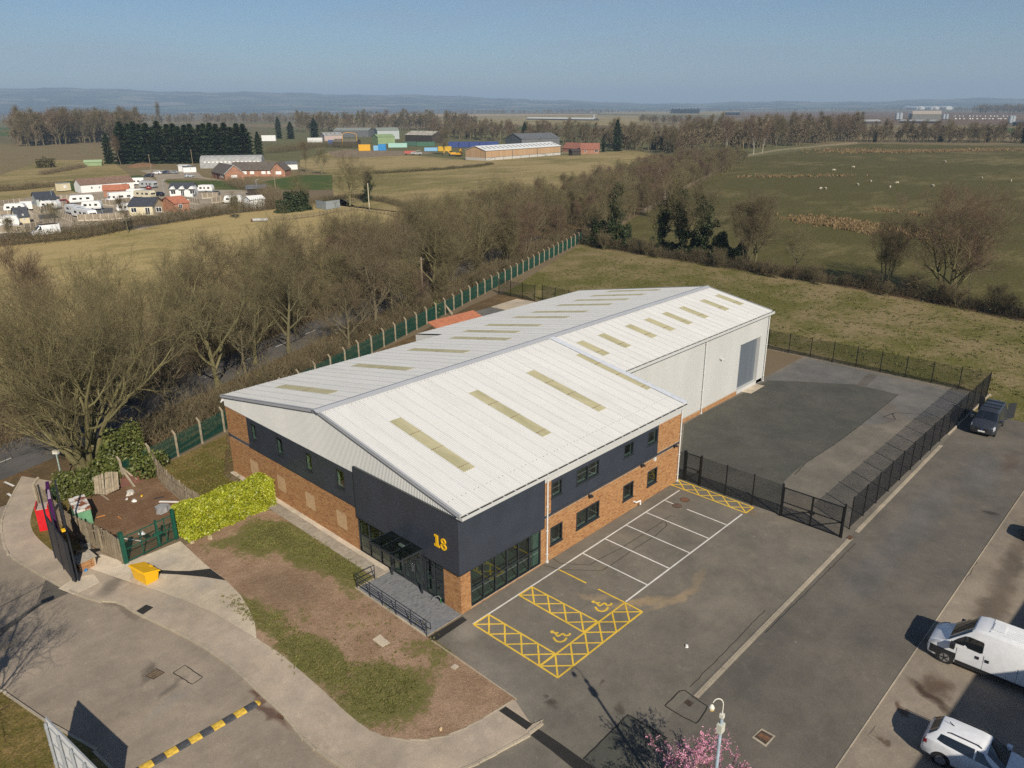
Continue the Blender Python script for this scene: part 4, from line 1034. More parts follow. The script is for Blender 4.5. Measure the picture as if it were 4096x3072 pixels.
# ---- windows
def window(axis, u0, u1, z0, z1, front, cols, glass=None, deep=1.6, bottom_in=True, name='window'):
    glass = glass or GLASS
    X = (lambda p0, p1, a, b, c, d: (p0, p1, a, b, c, d)) if axis == 'x' else (lambda p0, p1, a, b, c, d: (a, b, p0, p1, c, d))
    f = front; fw = .065
    m = MB()
    m.box(*X(f - .05, f + .07, u0, u0 + fw, z0, z1)); m.box(*X(f - .05, f + .07, u1 - fw, u1, z0, z1)); m.box(*X(f - .05, f + .07, u0 + fw, u1 - fw, z0, z0 + fw)); m.box(*X(f - .05, f + .07, u0 + fw, u1 - fw, z1 - fw, z1))
    for i in range(1, cols):
        u = u0 + (u1 - u0) * i / cols; m.box(*X(f - .05, f + .07, u - .045, u + .045, z0 + fw, z1 - fw))
    w = m.build(name, ANTHF, wh)
    for i in range(cols):
        a = u0 + (u1 - u0) * i / cols + (fw if i == 0 else .045); b = u0 + (u1 - u0) * (i + 1) / cols - (fw if i == cols - 1 else .045)
        g = MB(); g.box(*X(f + .015, f + .027, a, b, z0 + fw, z1 - fw)); g.build('pane', glass, w)
    s = MB(); s.box(*X(f - .10, f - .0, u0 - .06, u1 + .06, z0 - .05, z0 - .002)); s.build('sill', ANTHF, w)
    r = MB(); d = f + deep                                       # the room behind, with its pale window board and reveals
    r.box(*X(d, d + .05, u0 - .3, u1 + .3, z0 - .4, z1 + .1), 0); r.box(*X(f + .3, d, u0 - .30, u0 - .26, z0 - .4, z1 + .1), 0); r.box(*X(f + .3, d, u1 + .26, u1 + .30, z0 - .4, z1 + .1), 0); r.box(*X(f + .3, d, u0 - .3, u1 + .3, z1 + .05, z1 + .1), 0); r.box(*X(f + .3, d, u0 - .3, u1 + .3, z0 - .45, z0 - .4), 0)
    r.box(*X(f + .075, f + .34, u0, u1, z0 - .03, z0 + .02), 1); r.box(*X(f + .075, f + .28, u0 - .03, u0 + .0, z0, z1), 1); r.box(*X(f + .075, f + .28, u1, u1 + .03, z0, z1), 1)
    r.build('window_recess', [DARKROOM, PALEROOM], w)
    return w
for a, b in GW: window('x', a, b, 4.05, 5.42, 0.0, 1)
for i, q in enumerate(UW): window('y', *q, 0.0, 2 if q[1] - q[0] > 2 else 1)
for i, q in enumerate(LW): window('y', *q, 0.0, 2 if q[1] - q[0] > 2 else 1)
VENT = flat('cream_vent', (0.44, 0.29, 0.155), 0.8, var=.08)
for a, b in GV:
    m = MB(); m.box(-.008, .05, a, b, .98, 2.16); m.box(-.02, -.008, a, a + .03, .98, 2.16); m.box(-.02, -.008, b - .03, b, .98, 2.16); m.box(-.02, -.008, a, b, .98, 1.01); m.box(-.02, -.008, a, b, 2.13, 2.16)
    o = m.build('vent_panel', VENT, wh)
    s = MB()
    for i in range(22): s.hexa([(-.018, a + .04, 1.02 + i * .05), (-.006, a + .04, 1.045 + i * .05), (-.006, b - .04, 1.045 + i * .05), (-.018, b - .04, 1.02 + i * .05), (-.018, a + .04, 1.026 + i * .05), (-.006, a + .04, 1.05 + i * .05), (-.006, b - .04, 1.05 + i * .05), (-.018, b - .04, 1.026 + i * .05)])
    s.build('louvres', VENT, o, kind='stuff')
# ---- shop front glazing on both faces
def curtain(axis, us, zs, front):
    X = (lambda p0, p1, a, b, c, d: (p0, p1, a, b, c, d)) if axis == 'x' else (lambda p0, p1, a, b, c, d: (a, b, p0, p1, c, d))
    m = MB(); f = front
    for u in us: m.box(*X(f - .04, f + .09, u - .035, u + .035, zs[0], zs[-1]))
    for z in zs:
        for a, b in zip(us, us[1:]): m.box(*X(f - .035, f + .08, a + .035, b - .035, z - .03, z + .03))
    w = m.build('glazed_front', ANTHF, wh)
    for a, b in zip(us, us[1:]):
        for c, d in zip(zs, zs[1:]):
            g = MB(); g.box(*X(f + .015, f + .03, a + .035, b - .035, c + .03, d - .03)); g.build('pane', GLASS_G, w)
    return w
curtain('y', [0.79, 1.79, 2.78, 3.77, 4.76, 5.75, 6.75], [0.17, 1.36, 2.70], 0.02)
curtain('x', [6.30, 7.45, 8.6, 9.68], [0.06, 1.36, 2.70], 0.02); curtain('x', [1.47, 2.28, 3.10], [0.06, 1.36, 2.70], 0.02)
curtain('x', [5.16, 6.23], [0.06, 2.70], 0.02)
# double doors
def door_leaf(y0, y1):
    m = MB(); m.box(-.02, .05, y0, y0 + .07, .08, 2.45); m.box(-.02, .05, y1 - .07, y1, .08, 2.45); m.box(-.02, .05, y0 + .07, y1 - .07, .08, .30); m.box(-.02, .05, y0 + .07, y1 - .07, 2.37, 2.45)
    d = m.build('entrance_door', ANTHF, wh)
    g = MB(); g.box(.005, .02, y0 + .07, y1 - .07, .30, 2.37); g.build('pane', GLASS, d)
    return d
STEEL = flat('brushed_steel', (0.55, 0.55, 0.56), 0.3, 0.9, var=.1)
for y0, y1, hy in ((3.18, 4.14, 4.06), (4.15, 5.12, 4.23)):
    d = door_leaf(y0, y1); h = MB(); h.tube([(-.03, hy, 1.0), (-.10, hy, 1.05), (-.10, hy, 1.5), (-.03, hy, 1.55)], .018, 8); h.build('handle', STEEL, d)
m = MB(); m.box(-.03, .06, 3.12, 5.15, 2.46, 2.70); m.build('door_head', ANTHF, wh)
# ground floor interior seen through the glass
FLOORIN = flat('office_floor', (0.20, 0.23, 0.21), 0.6, var=.2, scale=1)
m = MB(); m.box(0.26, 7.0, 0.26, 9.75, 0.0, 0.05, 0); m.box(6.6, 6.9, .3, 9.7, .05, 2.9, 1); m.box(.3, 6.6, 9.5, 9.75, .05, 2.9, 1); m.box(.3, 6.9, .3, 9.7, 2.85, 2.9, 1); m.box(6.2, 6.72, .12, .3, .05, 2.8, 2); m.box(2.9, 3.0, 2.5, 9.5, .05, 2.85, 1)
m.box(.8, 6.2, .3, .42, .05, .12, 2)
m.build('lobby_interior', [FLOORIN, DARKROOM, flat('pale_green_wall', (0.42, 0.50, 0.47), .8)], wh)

# ---- entrance canopy
m = MB(); zc = 3.06
for a, b in (((-1.8, 3.05, zc), (-.14, 3.05, zc)), ((-1.8, 6.0, zc), (-.14, 6.0, zc)), ((-1.8, 3.05, zc), (-1.8, 6.0, zc)), ((-.16, 3.05, zc), (-.16, 6.0, zc)), ((-1.8, 4.03, zc), (-.14, 4.03, zc)), ((-1.8, 5.02, zc), (-.14, 5.02, zc)), ((-.98, 3.05, zc), (-.98, 6.0, zc))): m.bar(a, b, .08, .11)
cn = m.build('canopy', ANTHF, wh)
for i in range(3):
    g = MB(); g.box(-1.78, -.18, 3.09 + i * .985, 3.09 + i * .985 + .90, zc + .06, zc + .075); g.build('canopy_glass', glassy('canopy_glass', see=(.60, .66, .64), refl=.02), cn)
for y in (3.12, 6.0):
    p = MB(); p.box(-.36, -.26, y - .05, y + .05, .1, zc - .05); p.build('canopy_post', ANTHF, cn)
    p = MB(); p.bar((-.31, y, 2.4), (-1.2, y, zc - .05), .04); p.build('canopy_brace', ANTHF, cn)
m = MB(); m.box(-.62, -.48, 4.3, 4.75, 2.86, 2.98); m.build('canopy_light', PVC, cn)
# ---- house number
def number_18():
    x0, x1 = -.205, -.150; top, bot = 4.60, 3.86; H_ = top - bot
    def ex(poly, mat, xa, xb, parent, name):
        m = MB(); n = len(poly)
        m.v = [(xa, y, z) for y, z in poly] + [(xb, y, z) for y, z in poly]
        m.f = [tuple(range(n))] + [(i, n + i, n + (i + 1) % n, (i + 1) % n) for i in range(n)]; m.m = [0] * (n + 1)
        return m.build(name, mat, parent)
    # the digit 1 with slab serifs (y runs to the viewer's left, so mirror)
    yl = 1.90
    one = [(yl, top), (yl - .30, top), (yl - .30, bot + .13), (yl - .42, bot + .13), (yl - .42, bot), (yl + .02, bot), (yl + .02, bot + .13), (yl - .10, bot + .13), (yl - .10, top - .13), (yl, top - .13)]
    ex(one, YSIGN, x0, x1, wh, 'number_one')
    # the digit 8: two rings
    m = MB(); yc = 1.14
    for cz, ry, rz in ((top - .185, .205, .185), (bot + .205, .25, .205)):
        K = 22; b = len(m.v)
        for xx in (x0, x1):
            for s in (1.0, .50):
                for i in range(K):
                    a = 2 * math.pi * i / K; m.v.append((xx, yc + ry * s * math.cos(a) * (1.0 if s == 1 else 1.15), cz + rz * s * math.sin(a)))
        for i in range(K):
            j = (i + 1) % K
            for q in ((b + i, b + j, b + K + j, b + K + i), (b + i, b + 2 * K + i, b + 2 * K + j, b + j), (b + K + i, b + K + j, b + 3 * K + j, b + 3 * K + i)): m.f.append(q); m.m.append(0)
    m.build('number_eight', YSIGN, wh)
number_18()
# ---- downpipes, lamps, cameras and other fittings
def pipe(x, y, top, out):
    m = MB(); m.tube([(x, out - .02, top), (x, out + .05, top - .12), (x, y - .09, top - .42), (x, y - .09, .02)], .052, 10)
    for z in (.6, 2.3, 4.0, top - .6):
        if z < top: m.box(x - .075, x + .075, y - .15, y, z, z + .05)
    m.box(x - .075, x + .075, y - .16, y - .02, .02, .14)
    m.build('downpipe', PVC, wh, smooth=False)
pipe(7.32, 0, 6.40, -.36); pipe(22.62, 0, 6.40, -.36); pipe(36.1, 5.84, 7.5, 5.56); pipe(48.62, 5.84, 7.5, 5.56); pipe(22.9, 5.84, 7.5, 5.56)
LAMPH = flat('black_lamp_housing', (0.03, 0.03, 0.032), .5)
for x, z in ((11.55, 3.12), (17.55, 3.22), (21.85, 3.30)):
    m = MB(); m.box(x - .05, x + .05, -.06, 0, z - .08, z + .1); m.bar((x, -.04, z), (x, -.22, z + .06), .05); m.hexa([(x - .11, -.36, z - .02), (x + .11, -.36, z - .02), (x + .11, -.16, z + .02), (x - .11, -.16, z + .02), (x - .11, -.36, z + .06), (x + .11, -.36, z + .06), (x + .11, -.16, z + .14), (x - .11, -.16, z + .14)])
    m.build('wall_lamp', LAMPH, wh)
m = MB(); m.box(19.2, 19.45, -.10, 0, 2.95, 3.2); m.build('alarm_box', PVC, wh)
m = MB(); m.tube([(16.9, 0, .55), (16.9, -.25, .55), (17.35, -.28, .53), (17.38, -.28, .2)], .055, 8); m.build('waste_pipe', flat('bright_white_pipe', (.8, .8, .8), .4), wh)
m = MB(); m.box(-.42, -.30, 26.2, 26.35, 6.35, 6.5); m.tube([(-.36, 26.28, 6.4), (-.55, 26.15, 6.32)], .06, 8); m.build('security_camera', PVC, wh)
m = MB(); m.box(38.9, 39.1, 5.72, 5.85, 4.75, 4.95); m.bar((39.0, 5.75, 4.85), (39.2, 5.45, 4.75), .10); m.build('floodlight', PVC, wh)
# tiled lean-to roof at the back
TILE = varied('orange_roof_tile', [(0.50, 0.19, 0.10), (0.56, 0.23, 0.125), (0.46, 0.17, 0.09)], .85)
ln = thing('brick_outhouse', 'low outhouse with bright orange tiled roof behind the warehouse', 'outhouse', (32.6, 38.1, 0))
m = MB(); m.box(0, 7.2, 0, 2.7, 0, 2.2); m.build('wall', BRICK, ln)
# a mono pitch falling towards the fence
m = MB(); m.hexa([(-.15, -.25, 2.3), (7.35, -.25, 2.3), (7.35, 2.8, 3.2), (-.15, 2.8, 3.2), (-.15, -.25, 2.4), (7.35, -.25, 2.4), (7.35, 2.8, 3.3), (-.15, 2.8, 3.3)]); m.build('roof', TILE, ln)
tmesh = MB().hexa([(0, 0, .035), (.29, 0, .035), (.29, .34, .10), (0, .34, .10), (.0, 0, .075), (.29, 0, .075), (.29, .34, .12), (.0, .34, .12)]).mesh('tile', TILE)
for i in range(25):
    for j in range(9): put('tile', tmesh, ln, (-.12 + i * .3, -.28 + j * .34, 2.39 + j * .1))

# ---- paved entrance ramp and its handrail
SETT = varied('grey_block_paver', [(0.17, 0.175, 0.185), (0.22, 0.225, 0.235), (0.195, 0.20, 0.205), (0.25, 0.25, 0.25), (0.145, 0.15, 0.16)], .9, .25, 12, .2)
rp = thing('entrance_ramp', 'grey block paved ramp in front of the glazed entrance', 'ramp', (0, 0, 0), kind='structure')
def ramp_z(y): return 0.03 + 0.05 * min(1, max(0, y) / 3.0)
m = MB(); m.hexa([(-2.62, -.02, -.05), (-.02, -.02, -.05), (-.02, 6.42, -.05), (-2.62, 6.42, -.05), (-2.62, -.02, .018), (-.02, -.02, .018), (-.02, 6.42, .066), (-2.62, 6.42, .066)]); m.build('bed', MORTAR, rp)
m = MB(); m.box(-2.75, -2.62, -.05, 6.5, 0, .115); m.box(-2.62, -.02, 6.42, 6.5, 0, .12); m.build('ramp_edging', KERB, rp)
pav = MB().box(0, .196, 0, .096, -.05, .0).mesh('paver', SETT)
V, F = [], []; cnt = 0
row = 0; y = 0.0
while y < 6.35:
    x = -2.60 - (0.1 if row % 2 else 0)
    while x < -.03:
        a, b = max(x, -2.60), min(x + .196, -.03)
        if b - a > .04:
            z = ramp_z(y) + random.uniform(-.002, .003)
            if cnt < 300 and b - a > .19: put('paver', pav, rp, (a, y, z)); cnt += 1
            else:
                n = len(V); V += [(a, y, z), (b, y, z), (b, y + .096, z), (a, y + .096, z), (a, y, z - .04), (b, y, z - .04), (b, y + .096, z - .04), (a, y + .096, z - .04)]
                F += [tuple(n + i for i in f) for f in [(0, 1, 2, 3), (0, 4, 5, 1), (1, 5, 6, 2), (2, 6, 7, 3), (3, 7, 4, 0)]]
        x += .2
    y += .1; row += 1
put('paving', fastmesh('paving', V, F, [SETT]), rp, kind='stuff')
hr = thing('handrail', 'dark steel handrail with three rails along the paved ramp', 'handrail', (-2.66, 0, 0))
HR = flat('dark_blue_steel', (0.030, 0.036, 0.052), .45, .2, var=.1)
ys = [-.05, 1.28, 2.62, 3.88, 5.08, 6.37]
for y in ys: m = MB(); m.tube([(0, y, 0), (0, y, 1.08)], .027, 8); m.build('post', HR, hr)
m = MB(); m.tube([(1.30, 6.37, 0), (1.30, 6.37, 1.1)], .027, 8); m.build('post', HR, hr)
for z in (1.1, .72, .42):
    m = MB(); m.tube([(1.30, 6.37, z), (0, 6.37, z), (0, -.05, z)] + ([(0, -.42, z)] if z != .42 else []), .024, 8); m.build('rail', HR, hr)
m = MB(); m.tube([(0, -.42, 1.1), (0, -.42, .72)], .024, 8); m.build('rail_end', HR, hr)

# ---- path of slabs along the gable
SLAB = varied('grey_path_slab', [(0.37, 0.32, 0.25), (0.44, 0.385, 0.305), (0.33, 0.285, 0.225), (0.48, 0.425, 0.34)], .92, .2, 5, .3)
gp = thing('gable_path', 'grey slab path and gravel strip along the brick gable', 'path', (0, 0, 0), kind='structure')
sl_me = MB().box(0, .86, 0, .885, 0, .098).mesh('slab', SLAB)
for i in range(22):
    y = 6.55 + i * .9
    if y < 20.6: put('slab', sl_me, gp, (-1.25 + random.uniform(-.015, .015), y, random.uniform(-.004, .008)), random.uniform(-.006, .006))
for (x, y, a) in ((-1.9, 19.9, .1), (-1.1, 20.7, .3)): put('slab', sl_me, gp, (x, y, 0), a)
poly_sheet('gravel_margin', [(-.40, 6.55), (-.0, 6.55), (-.0, 26.8), (-.40, 26.8)], 0.088, GRAVEL, gp)
GREENP = flat('green_plastic', (0.03, .20, .05), .5)
o = thing('cable_stub', 'short green cable sticking up beside the brick pier', 'cable', (-.12, 1.6, .05)); m = MB(); m.tube([(0, 0, 0), (-.05, .02, .2), (-.02, .0, .32)], .025, 6); m.build('duct', GREENP, o)
m = MB(); m.tube([(-.02, 0, .3), (-.12, .1, .52), (-.28, .3, .42), (-.38, .5, .06)], .012, 5); m.build('wire', flat('grey_wire', (.4, .4, .4), .5), o)
# ================================================================== fences, gates, hedges and small things on the site
BLACKM = flat('black_fence_steel', (0.012, 0.013, 0.014), .5, .2, var=.1)
GREENM = flat('green_fence_steel', (0.010, 0.066, 0.048), .55, .1, var=.2)
GREENG = flat('green_gate_steel', (0.010, 0.085, 0.055), .5, .1, var=.15)
CPOST = flat('concrete_post', (0.32, 0.27, 0.19), .9, var=.25, scale=2)

def mesh_panel(L, H, name='mesh_panel', v=0.0762, h=0.030, t=0.0062, mat=BLACKM):
    m = MB(); x = 0.02
    V, F = [], []
    def bx(a, b, c, d, e, f):
        n = len(V); V.extend([(a, c, e), (b, c, e), (b, d, e), (a, d, e), (a, c, f), (b, c, f), (b, d, f), (a, d, f)])
        F.extend([tuple(n + i for i in q) for q in ((0, 1, 5, 4), (1, 2, 6, 5), (2, 3, 7, 6), (3, 0, 4, 7), (4, 5, 6, 7), (3, 2, 1, 0))])
    while x < L: bx(x, x + t, 0, t, 0, H); x += v
    z = 0.01
    while z < H: bx(0, L, -t, 0, z, z + t); z += h
    return fastmesh(name, V, F, [mat])
PANEL = mesh_panel(2.49, 2.36)
POSTM = MB().box(-.035, .035, -.03, .03, 0, 2.47).box(-.05, .05, -.05, .05, 0, .02).box(-.04, .04, -.035, .035, 2.47, 2.50).mesh('post', BLACKM)
def mesh_fence(name, label, a, b, n, group=None):
    a = Vector(a); b = Vector(b); d = b - a; L = d.length; ang = math.atan2(d.y, d.x)
    o = thing('mesh_fence', label, 'fence', (a.x, a.y, 0), ang, 'black mesh fences round the yard')
    for i in range(n + 1): put('post', POSTM, o, (L * i / n, 0, 0), 0)
    for i in range(n): put('mesh_panel', PANEL, o, (L * i / n + .03, .035, .05), 0, scale=((L / n - .06) / 2.49, 1, 1))
    return o
mesh_fence('f', 'black mesh fence along the service road ending beside the dark van', (24.55, -12.52), (59.4, -12.6), 14)
mesh_fence('f', 'black mesh fence between the yard and the open grass', (59.65, -12.6), (59.65, 46.6), 23)
mesh_fence('f', 'short black mesh fence running down to the green palings', (58.9, 47.4), (58.5, 54.6), 3)
mesh_fence('f', 'black mesh fence between the pedestrian gate and double gate', (23.2, -1.7), (23.1, -8.2), 3)
mesh_fence('f', 'narrow black mesh panel closing the gap at the warehouse wall', (22.75, .12), (23.25, -.22), 1)
def leaf(parent, y0, y1, H=2.3, x=0.0):
    m = MB(); 
    for a, b in (((x, y0, .08), (x, y0, H)), ((x, y1, .08), (x, y1, H)), ((x, y0, H - .03), (x, y1, H - .03)), ((x, y0, .10), (x, y1, .10)), ((x, y0, 1.15), (x, y1, 1.15)), ((x, y0, .12), (x, y1, 1.14))): m.bar(a, b, .06)
    g = m.build('gate_leaf', BLACKM, parent)
    me = mesh_panel(abs(y1 - y0) - .06, H - .2, 'gate_mesh')
    put('gate_mesh', me, g, (x + .02, min(y0, y1) + .03, .12), math.pi / 2)
    return g
gt = thing('yard_gate', 'black double mesh gate at the corner of the drainage channel', 'gate', (23.05, -8.24, 0))
for y in (0, -4.30): m = MB(); m.box(-.06, .06, y - .06, y + .06, 0, 2.55); m.build('gate_post', BLACKM, gt)
l1 = leaf(gt, -.10, -2.12); l2 = leaf(gt, -2.18, -4.20)
for y in (-2.05, -2.25): m = MB(); m.box(-.07, .05, y - .1, y + .1, 1.0, 1.2); m.build('latch', BLACKM, l1 if y > -2.1 else l2)
pg = thing('pedestrian_gate', 'narrow black mesh gate beside the warehouse downpipe', 'gate', (23.28, -.33, 0))
for y in (0, -1.33): m = MB(); m.box(-.06, .06, y - .06, y + .06, 0, 2.5); m.build('gate_post', BLACKM, pg)
l1 = leaf(pg, -.09, -1.24, 2.35); m = MB(); m.box(-.08, .06, -1.22, -1.06, .95, 1.15); m.build('latch', BLACKM, l1)

# ---- green palisade with cranked concrete posts
def palisade(label, a, b, gap_posts=2.75):
    a = Vector(a); b = Vector(b); d = b - a; L = d.length; ang = math.atan2(d.y, d.x); n = int(round(L / gap_posts)); st = L / n
    o = thing('palisade_fence', label, 'fence', (a.x, a.y, 0), ang)
    m = MB(); x = .07
    while x < st - .05:
        m.hexa([(x, -.012, .05), (x + .068, -.012, .05), (x + .068, .012, .05), (x, .012, .05), (x, -.012, 1.86), (x + .068, -.012, 1.86), (x + .068, .012, 1.86), (x, .012, 1.86)])
        m.v += [(x + .034, 0, 1.96)]; k = len(m.v) - 1; b0 = k - 4
        for i in range(4): m.f.append((b0 + i, b0 + (i + 1) % 4, k)); m.m.append(0)
        x += .145
    m.box(0, st, -.05, -.012, .38, .44); m.box(0, st, -.05, -.012, 1.48, 1.54)
    me = m.mesh('pale_panel', GREENM)
    p = MB(); p.box(-.06, .06, -.19, -.06, 0, 2.05); p.hexa([(-.06, -.19, 2.05), (.06, -.19, 2.05), (.06, -.06, 2.05), (-.06, -.06, 2.05), (-.05, .10, 2.42), (.05, .10, 2.42), (.05, .20, 2.36), (-.05, .20, 2.36)])
    pm = p.mesh('concrete_post', CPOST)
    for i in range(n): put('pale_panel', me, o, (i * st, 0, random.uniform(-.03, .03)), 0, 'stuff')
    for i in range(n + 1): put('concrete_post', pm, o, (i * st, 0, random.uniform(-.06, .06)), random.uniform(-.03, .03))
    br = MB(); br.bar((0, -.1, 1.5), (0, -1.2, 0), .12); bm = br.mesh('raking_strut', CPOST)
    for i in (0, int(n * .47), n): put('raking_strut', bm, o, (i * st, 0, 0)); put('raking_strut', bm, o, (i * st, 0, 0), .8)
    return o
palisade('long green palisade fence with cranked concrete posts beside the tree lined lane', (-7.0, 31.0), (106.2, 76.1))
m = MB()
lo_ = thing('low_mesh_fence', 'low green mesh fence beside the small bush at the road bend', 'fence', (-12.2, 31.6, 0), .45)
for x in (0, 1.7, 3.4): m = MB(); m.box(x - .03, x + .03, -.03, .03, 0, 1.1); m.build('post', GREENM, lo_)
m = MB(); m.bar((0, 0, 1.08), (3.4, 0, 1.08), .05); m.bar((0, 0, .1), (3.4, 0, .1), .05); m.build('rail', GREENM, lo_)
put('mesh_panel', mesh_panel(3.4, 1.0, 'low_panel', .05, .05, .006, GREENM), lo_, (0, 0, .08))

# ---- weathered timber fences
TIMBER = varied('weathered_timber', [(0.27, 0.215, 0.145), (0.34, 0.28, 0.195), (0.235, 0.19, 0.13), (0.38, 0.32, 0.24)], .92, .2, 4, .3)
def board_fence(label, path, H, lean=0.0):
    o = thing('board_fence', label, 'fence', (path[0][0], path[0][1], .06))
    me = MB().box(0, .128, -.011, .011, 0, 1.0).mesh('board', TIMBER)
    pts = walk(path, .133)
    for i, (x, y, a) in enumerate(pts):
        h = H + random.uniform(-.06, .05) + .10 * math.sin(i * .09)
        b = put('board', me, o, (x - path[0][0], y - path[0][1], random.uniform(-.01, .02)), a, scale=(1, 1, h))
        b.rotation_euler = (lean + random.gauss(0, .02), random.gauss(0, .012), a)
    for z in (.35, H - .35):
        m = MB()
        for (x0, y0), (x1, y1) in zip(path, path[1:]): m.bar((x0 - path[0][0], y0 - path[0][1] - .04, z), (x1 - path[0][0], y1 - path[0][1] - .04, z), .05, .08)
        m.build('rail', TIMBER, o)
    for (x, y, a) in walk(path, 2.4): m = MB(); m.box(-.05, .05, .02, .12, 0, H + .1); m.build('post', TIMBER, o, loc=(x - path[0][0], y - path[0][1], 0), rz=a)
    return o
board_fence('weathered board fence curving back from the green gate', smooth_line([(-11.28, 19.55), (-11.75, 22.4), (-12.15, 24.8), (-12.36, 26.4), (-12.5, 31.6)], 5), 1.72, .03)
board_fence('sagging board fence between the mulch yard and the side lawn', smooth_line([(-4.3, 32.1), (-4.8, 29.8), (-5.0, 28.0), (-5.1, 25.2), (-5.15, 21.0)], 5), 1.62, -.06)
fp = thing('fallen_fence_panel', 'broken fence panel leaning against the green bushes', 'fence panel', (-8.45, 30.05, .1), -.35)
for i in range(10):
    m = MB(); m.box(0, .15, -.012, .012, 0, 1.0); b = m.build('board', TIMBER, fp); h = 1.75 * (1 - .10 * abs(i - 4.5) ** 1.2 / 3)
    b.location = (-.85 + i * .165, 0, .0 + .05 * abs(i - 4)); b.scale = (1, 1, h); b.rotation_euler = (-.75, random.gauss(.06, .02), 0)
for z, y in ((.35, .27), (.95, .86)): m = MB(); m.bar((-.9, y - .05, z), (.85, y - .05, z + .05), .06); m.build('rail', TIMBER, fp)
RUSTB = flat('rust_brown_sheet', (0.13, 0.052, 0.035), .85, var=.25, scale=2)
o = thing('rusty_sheet', 'rust brown metal sheet beside the fallen fence panel', 'metal sheet', (-6.9, 30.5, .08), -.2)
m = MB(); m.hexa([(-.75, 0, 0), (.75, 0, 0), (.72, .04, 0), (-.75, .04, 0), (-.6, .35, .95), (.55, .4, .8), (.55, .44, .8), (-.6, .39, .95)]); m.build('sheet', RUSTB, o)
m = MB(); m.hexa([(.75, .1, 0), (1.3, .15, 0), (1.3, .2, 0), (.75, .15, 0), (.8, .45, .8), (1.2, .5, .7), (1.2, .55, .7), (.8, .5, .8)]); m.build('offcut', RUSTB, o)
def plank(label, a, b, w, mat, z=.1, name='loose_plank', cat='plank'):
    a = Vector((*a[:2], z)); b = Vector((*b[:2], z if len(b) < 3 else b[2])); o = thing(name, label, cat, a)
    m = MB(); m.bar((0, 0, 0), b - a, w, .04); m.build('board', mat, o); return o
plank('loose timber prop leaning on the sagging board fence', ZS(1960, 318), (*ZS(1850, 160)[:2], 1.1), .09, TIMBER)
plank('loose timber rail on the ground below the fallen panel', ZS(920, 232), ZS(1060, 328), .10, TIMBER)
plank('white plastic trim strip lying beside the bright hedge', ZS(1700, 350), ZS(1945, 355), .16, flat('white_trim', (.75, .74, .70), .5))
plank('thin orange stick lying on the bark mulch', ZS(908, 552), ZS(1015, 522), .05, flat('orange_stick', (.55, .22, .05), .7))
plank('white pole lying behind the green gate', ZS(1160, 808), ZS(1470, 852), .06, flat('white_trim', (.75, .74, .70), .5), .12)
plank('short orange stick near the green gate', ZS(1175, 540), ZS(1215, 568), .05, flat('orange_stick', (.55, .22, .05), .7))
plank('dark strip lying on mulch near the sagging fence', ZS(1635, 315), ZS(1755, 290), .14, flat('dark_strip', (.03, .03, .035), .7))
RUBBLE = flat('pale_rubble', (.55, .52, .46), .9, var=.2)
def lump(label, c, s, mat, name='rubble_block', cat='rubble', z=.08, seed=1):
    rg = random.Random(seed); o = thing(name, label, cat, (c[0], c[1], z), rg.uniform(0, 3))
    m = MB(); P = []
    for zz, k in ((0, 1.0), (s * .55, .8)):
        for i in range(7): a = i * .9; r = s * k * rg.uniform(.7, 1.15); P.append((r * math.cos(a), r * .7 * math.sin(a), zz * rg.uniform(.8, 1.2)))
    m.loft([P[:7], P[7:]], capa=False); m.build('block', mat, o); return o
lump('pale broken slab lying on mulch below the rusty sheet', ZS(1335, 250), .42, RUBBLE, seed=3)
lump('small white lump on mulch near the yard centre', ZS(1290, 320), .13, flat('white_trim', (.75, .74, .70), .5), 'litter', 'litter', seed=4)
lump('crumpled white paper on mulch beside the white lump', ZS(1385, 342), .24, flat('white_trim', (.75, .74, .70), .5), 'litter', 'litter', seed=5)
lump('white carrier bag caught on top of the green gate', (-9.75, 20.05), .24, flat('white_bag', (.85, .85, .85), .5), 'plastic_bag', 'bag', 1.35, 6)
lump('yellow scrap on mulch near the pale broken slab', ZS(1478, 280), .13, YSIGN, 'litter', 'litter', seed=7)
lump('grey torn sheet lying behind the gate hinge', ZS(1740, 460), .75, flat('grey_sheet', (.3, .3, .3), .7), 'torn_sheet', 'litter', .07, 8)
lump('stone at the foot of the bright hedge, larger one', ZD(1330, 722), .28, flat('buff_stone', (.45, .36, .22), .9, var=.2), 'edging_stone', 'stone', .08, 9)
lump('stone at the corner foot of the bright hedge', ZD(1215, 750), .22, flat('buff_stone', (.45, .36, .22), .9, var=.2), 'edging_stone', 'stone', .08, 10)
lump('grey rubble beside the brick pier of the black board', ZS(800, 935), .40, flat('grey_rubble', (.25, .235, .2), .9, var=.25), seed=11)
lump('blue scrap lying in front of the brick pier', ZS(770, 1222), .17, flat('blue_scrap', (.05, .2, .45), .6), 'litter', 'litter', .1, 12)
lump('orange and white cup on the grass near the kerb', ZE(258, 1302), .12, flat('cup_paper', (.8, .6, .35), .6), 'paper_cup', 'litter', .09, 13)
lump('white scrap on the car park near the channel', ZE(1812, 770), .14, flat('white_trim', (.75, .74, .70), .5), 'litter', 'litter', .02, 14)

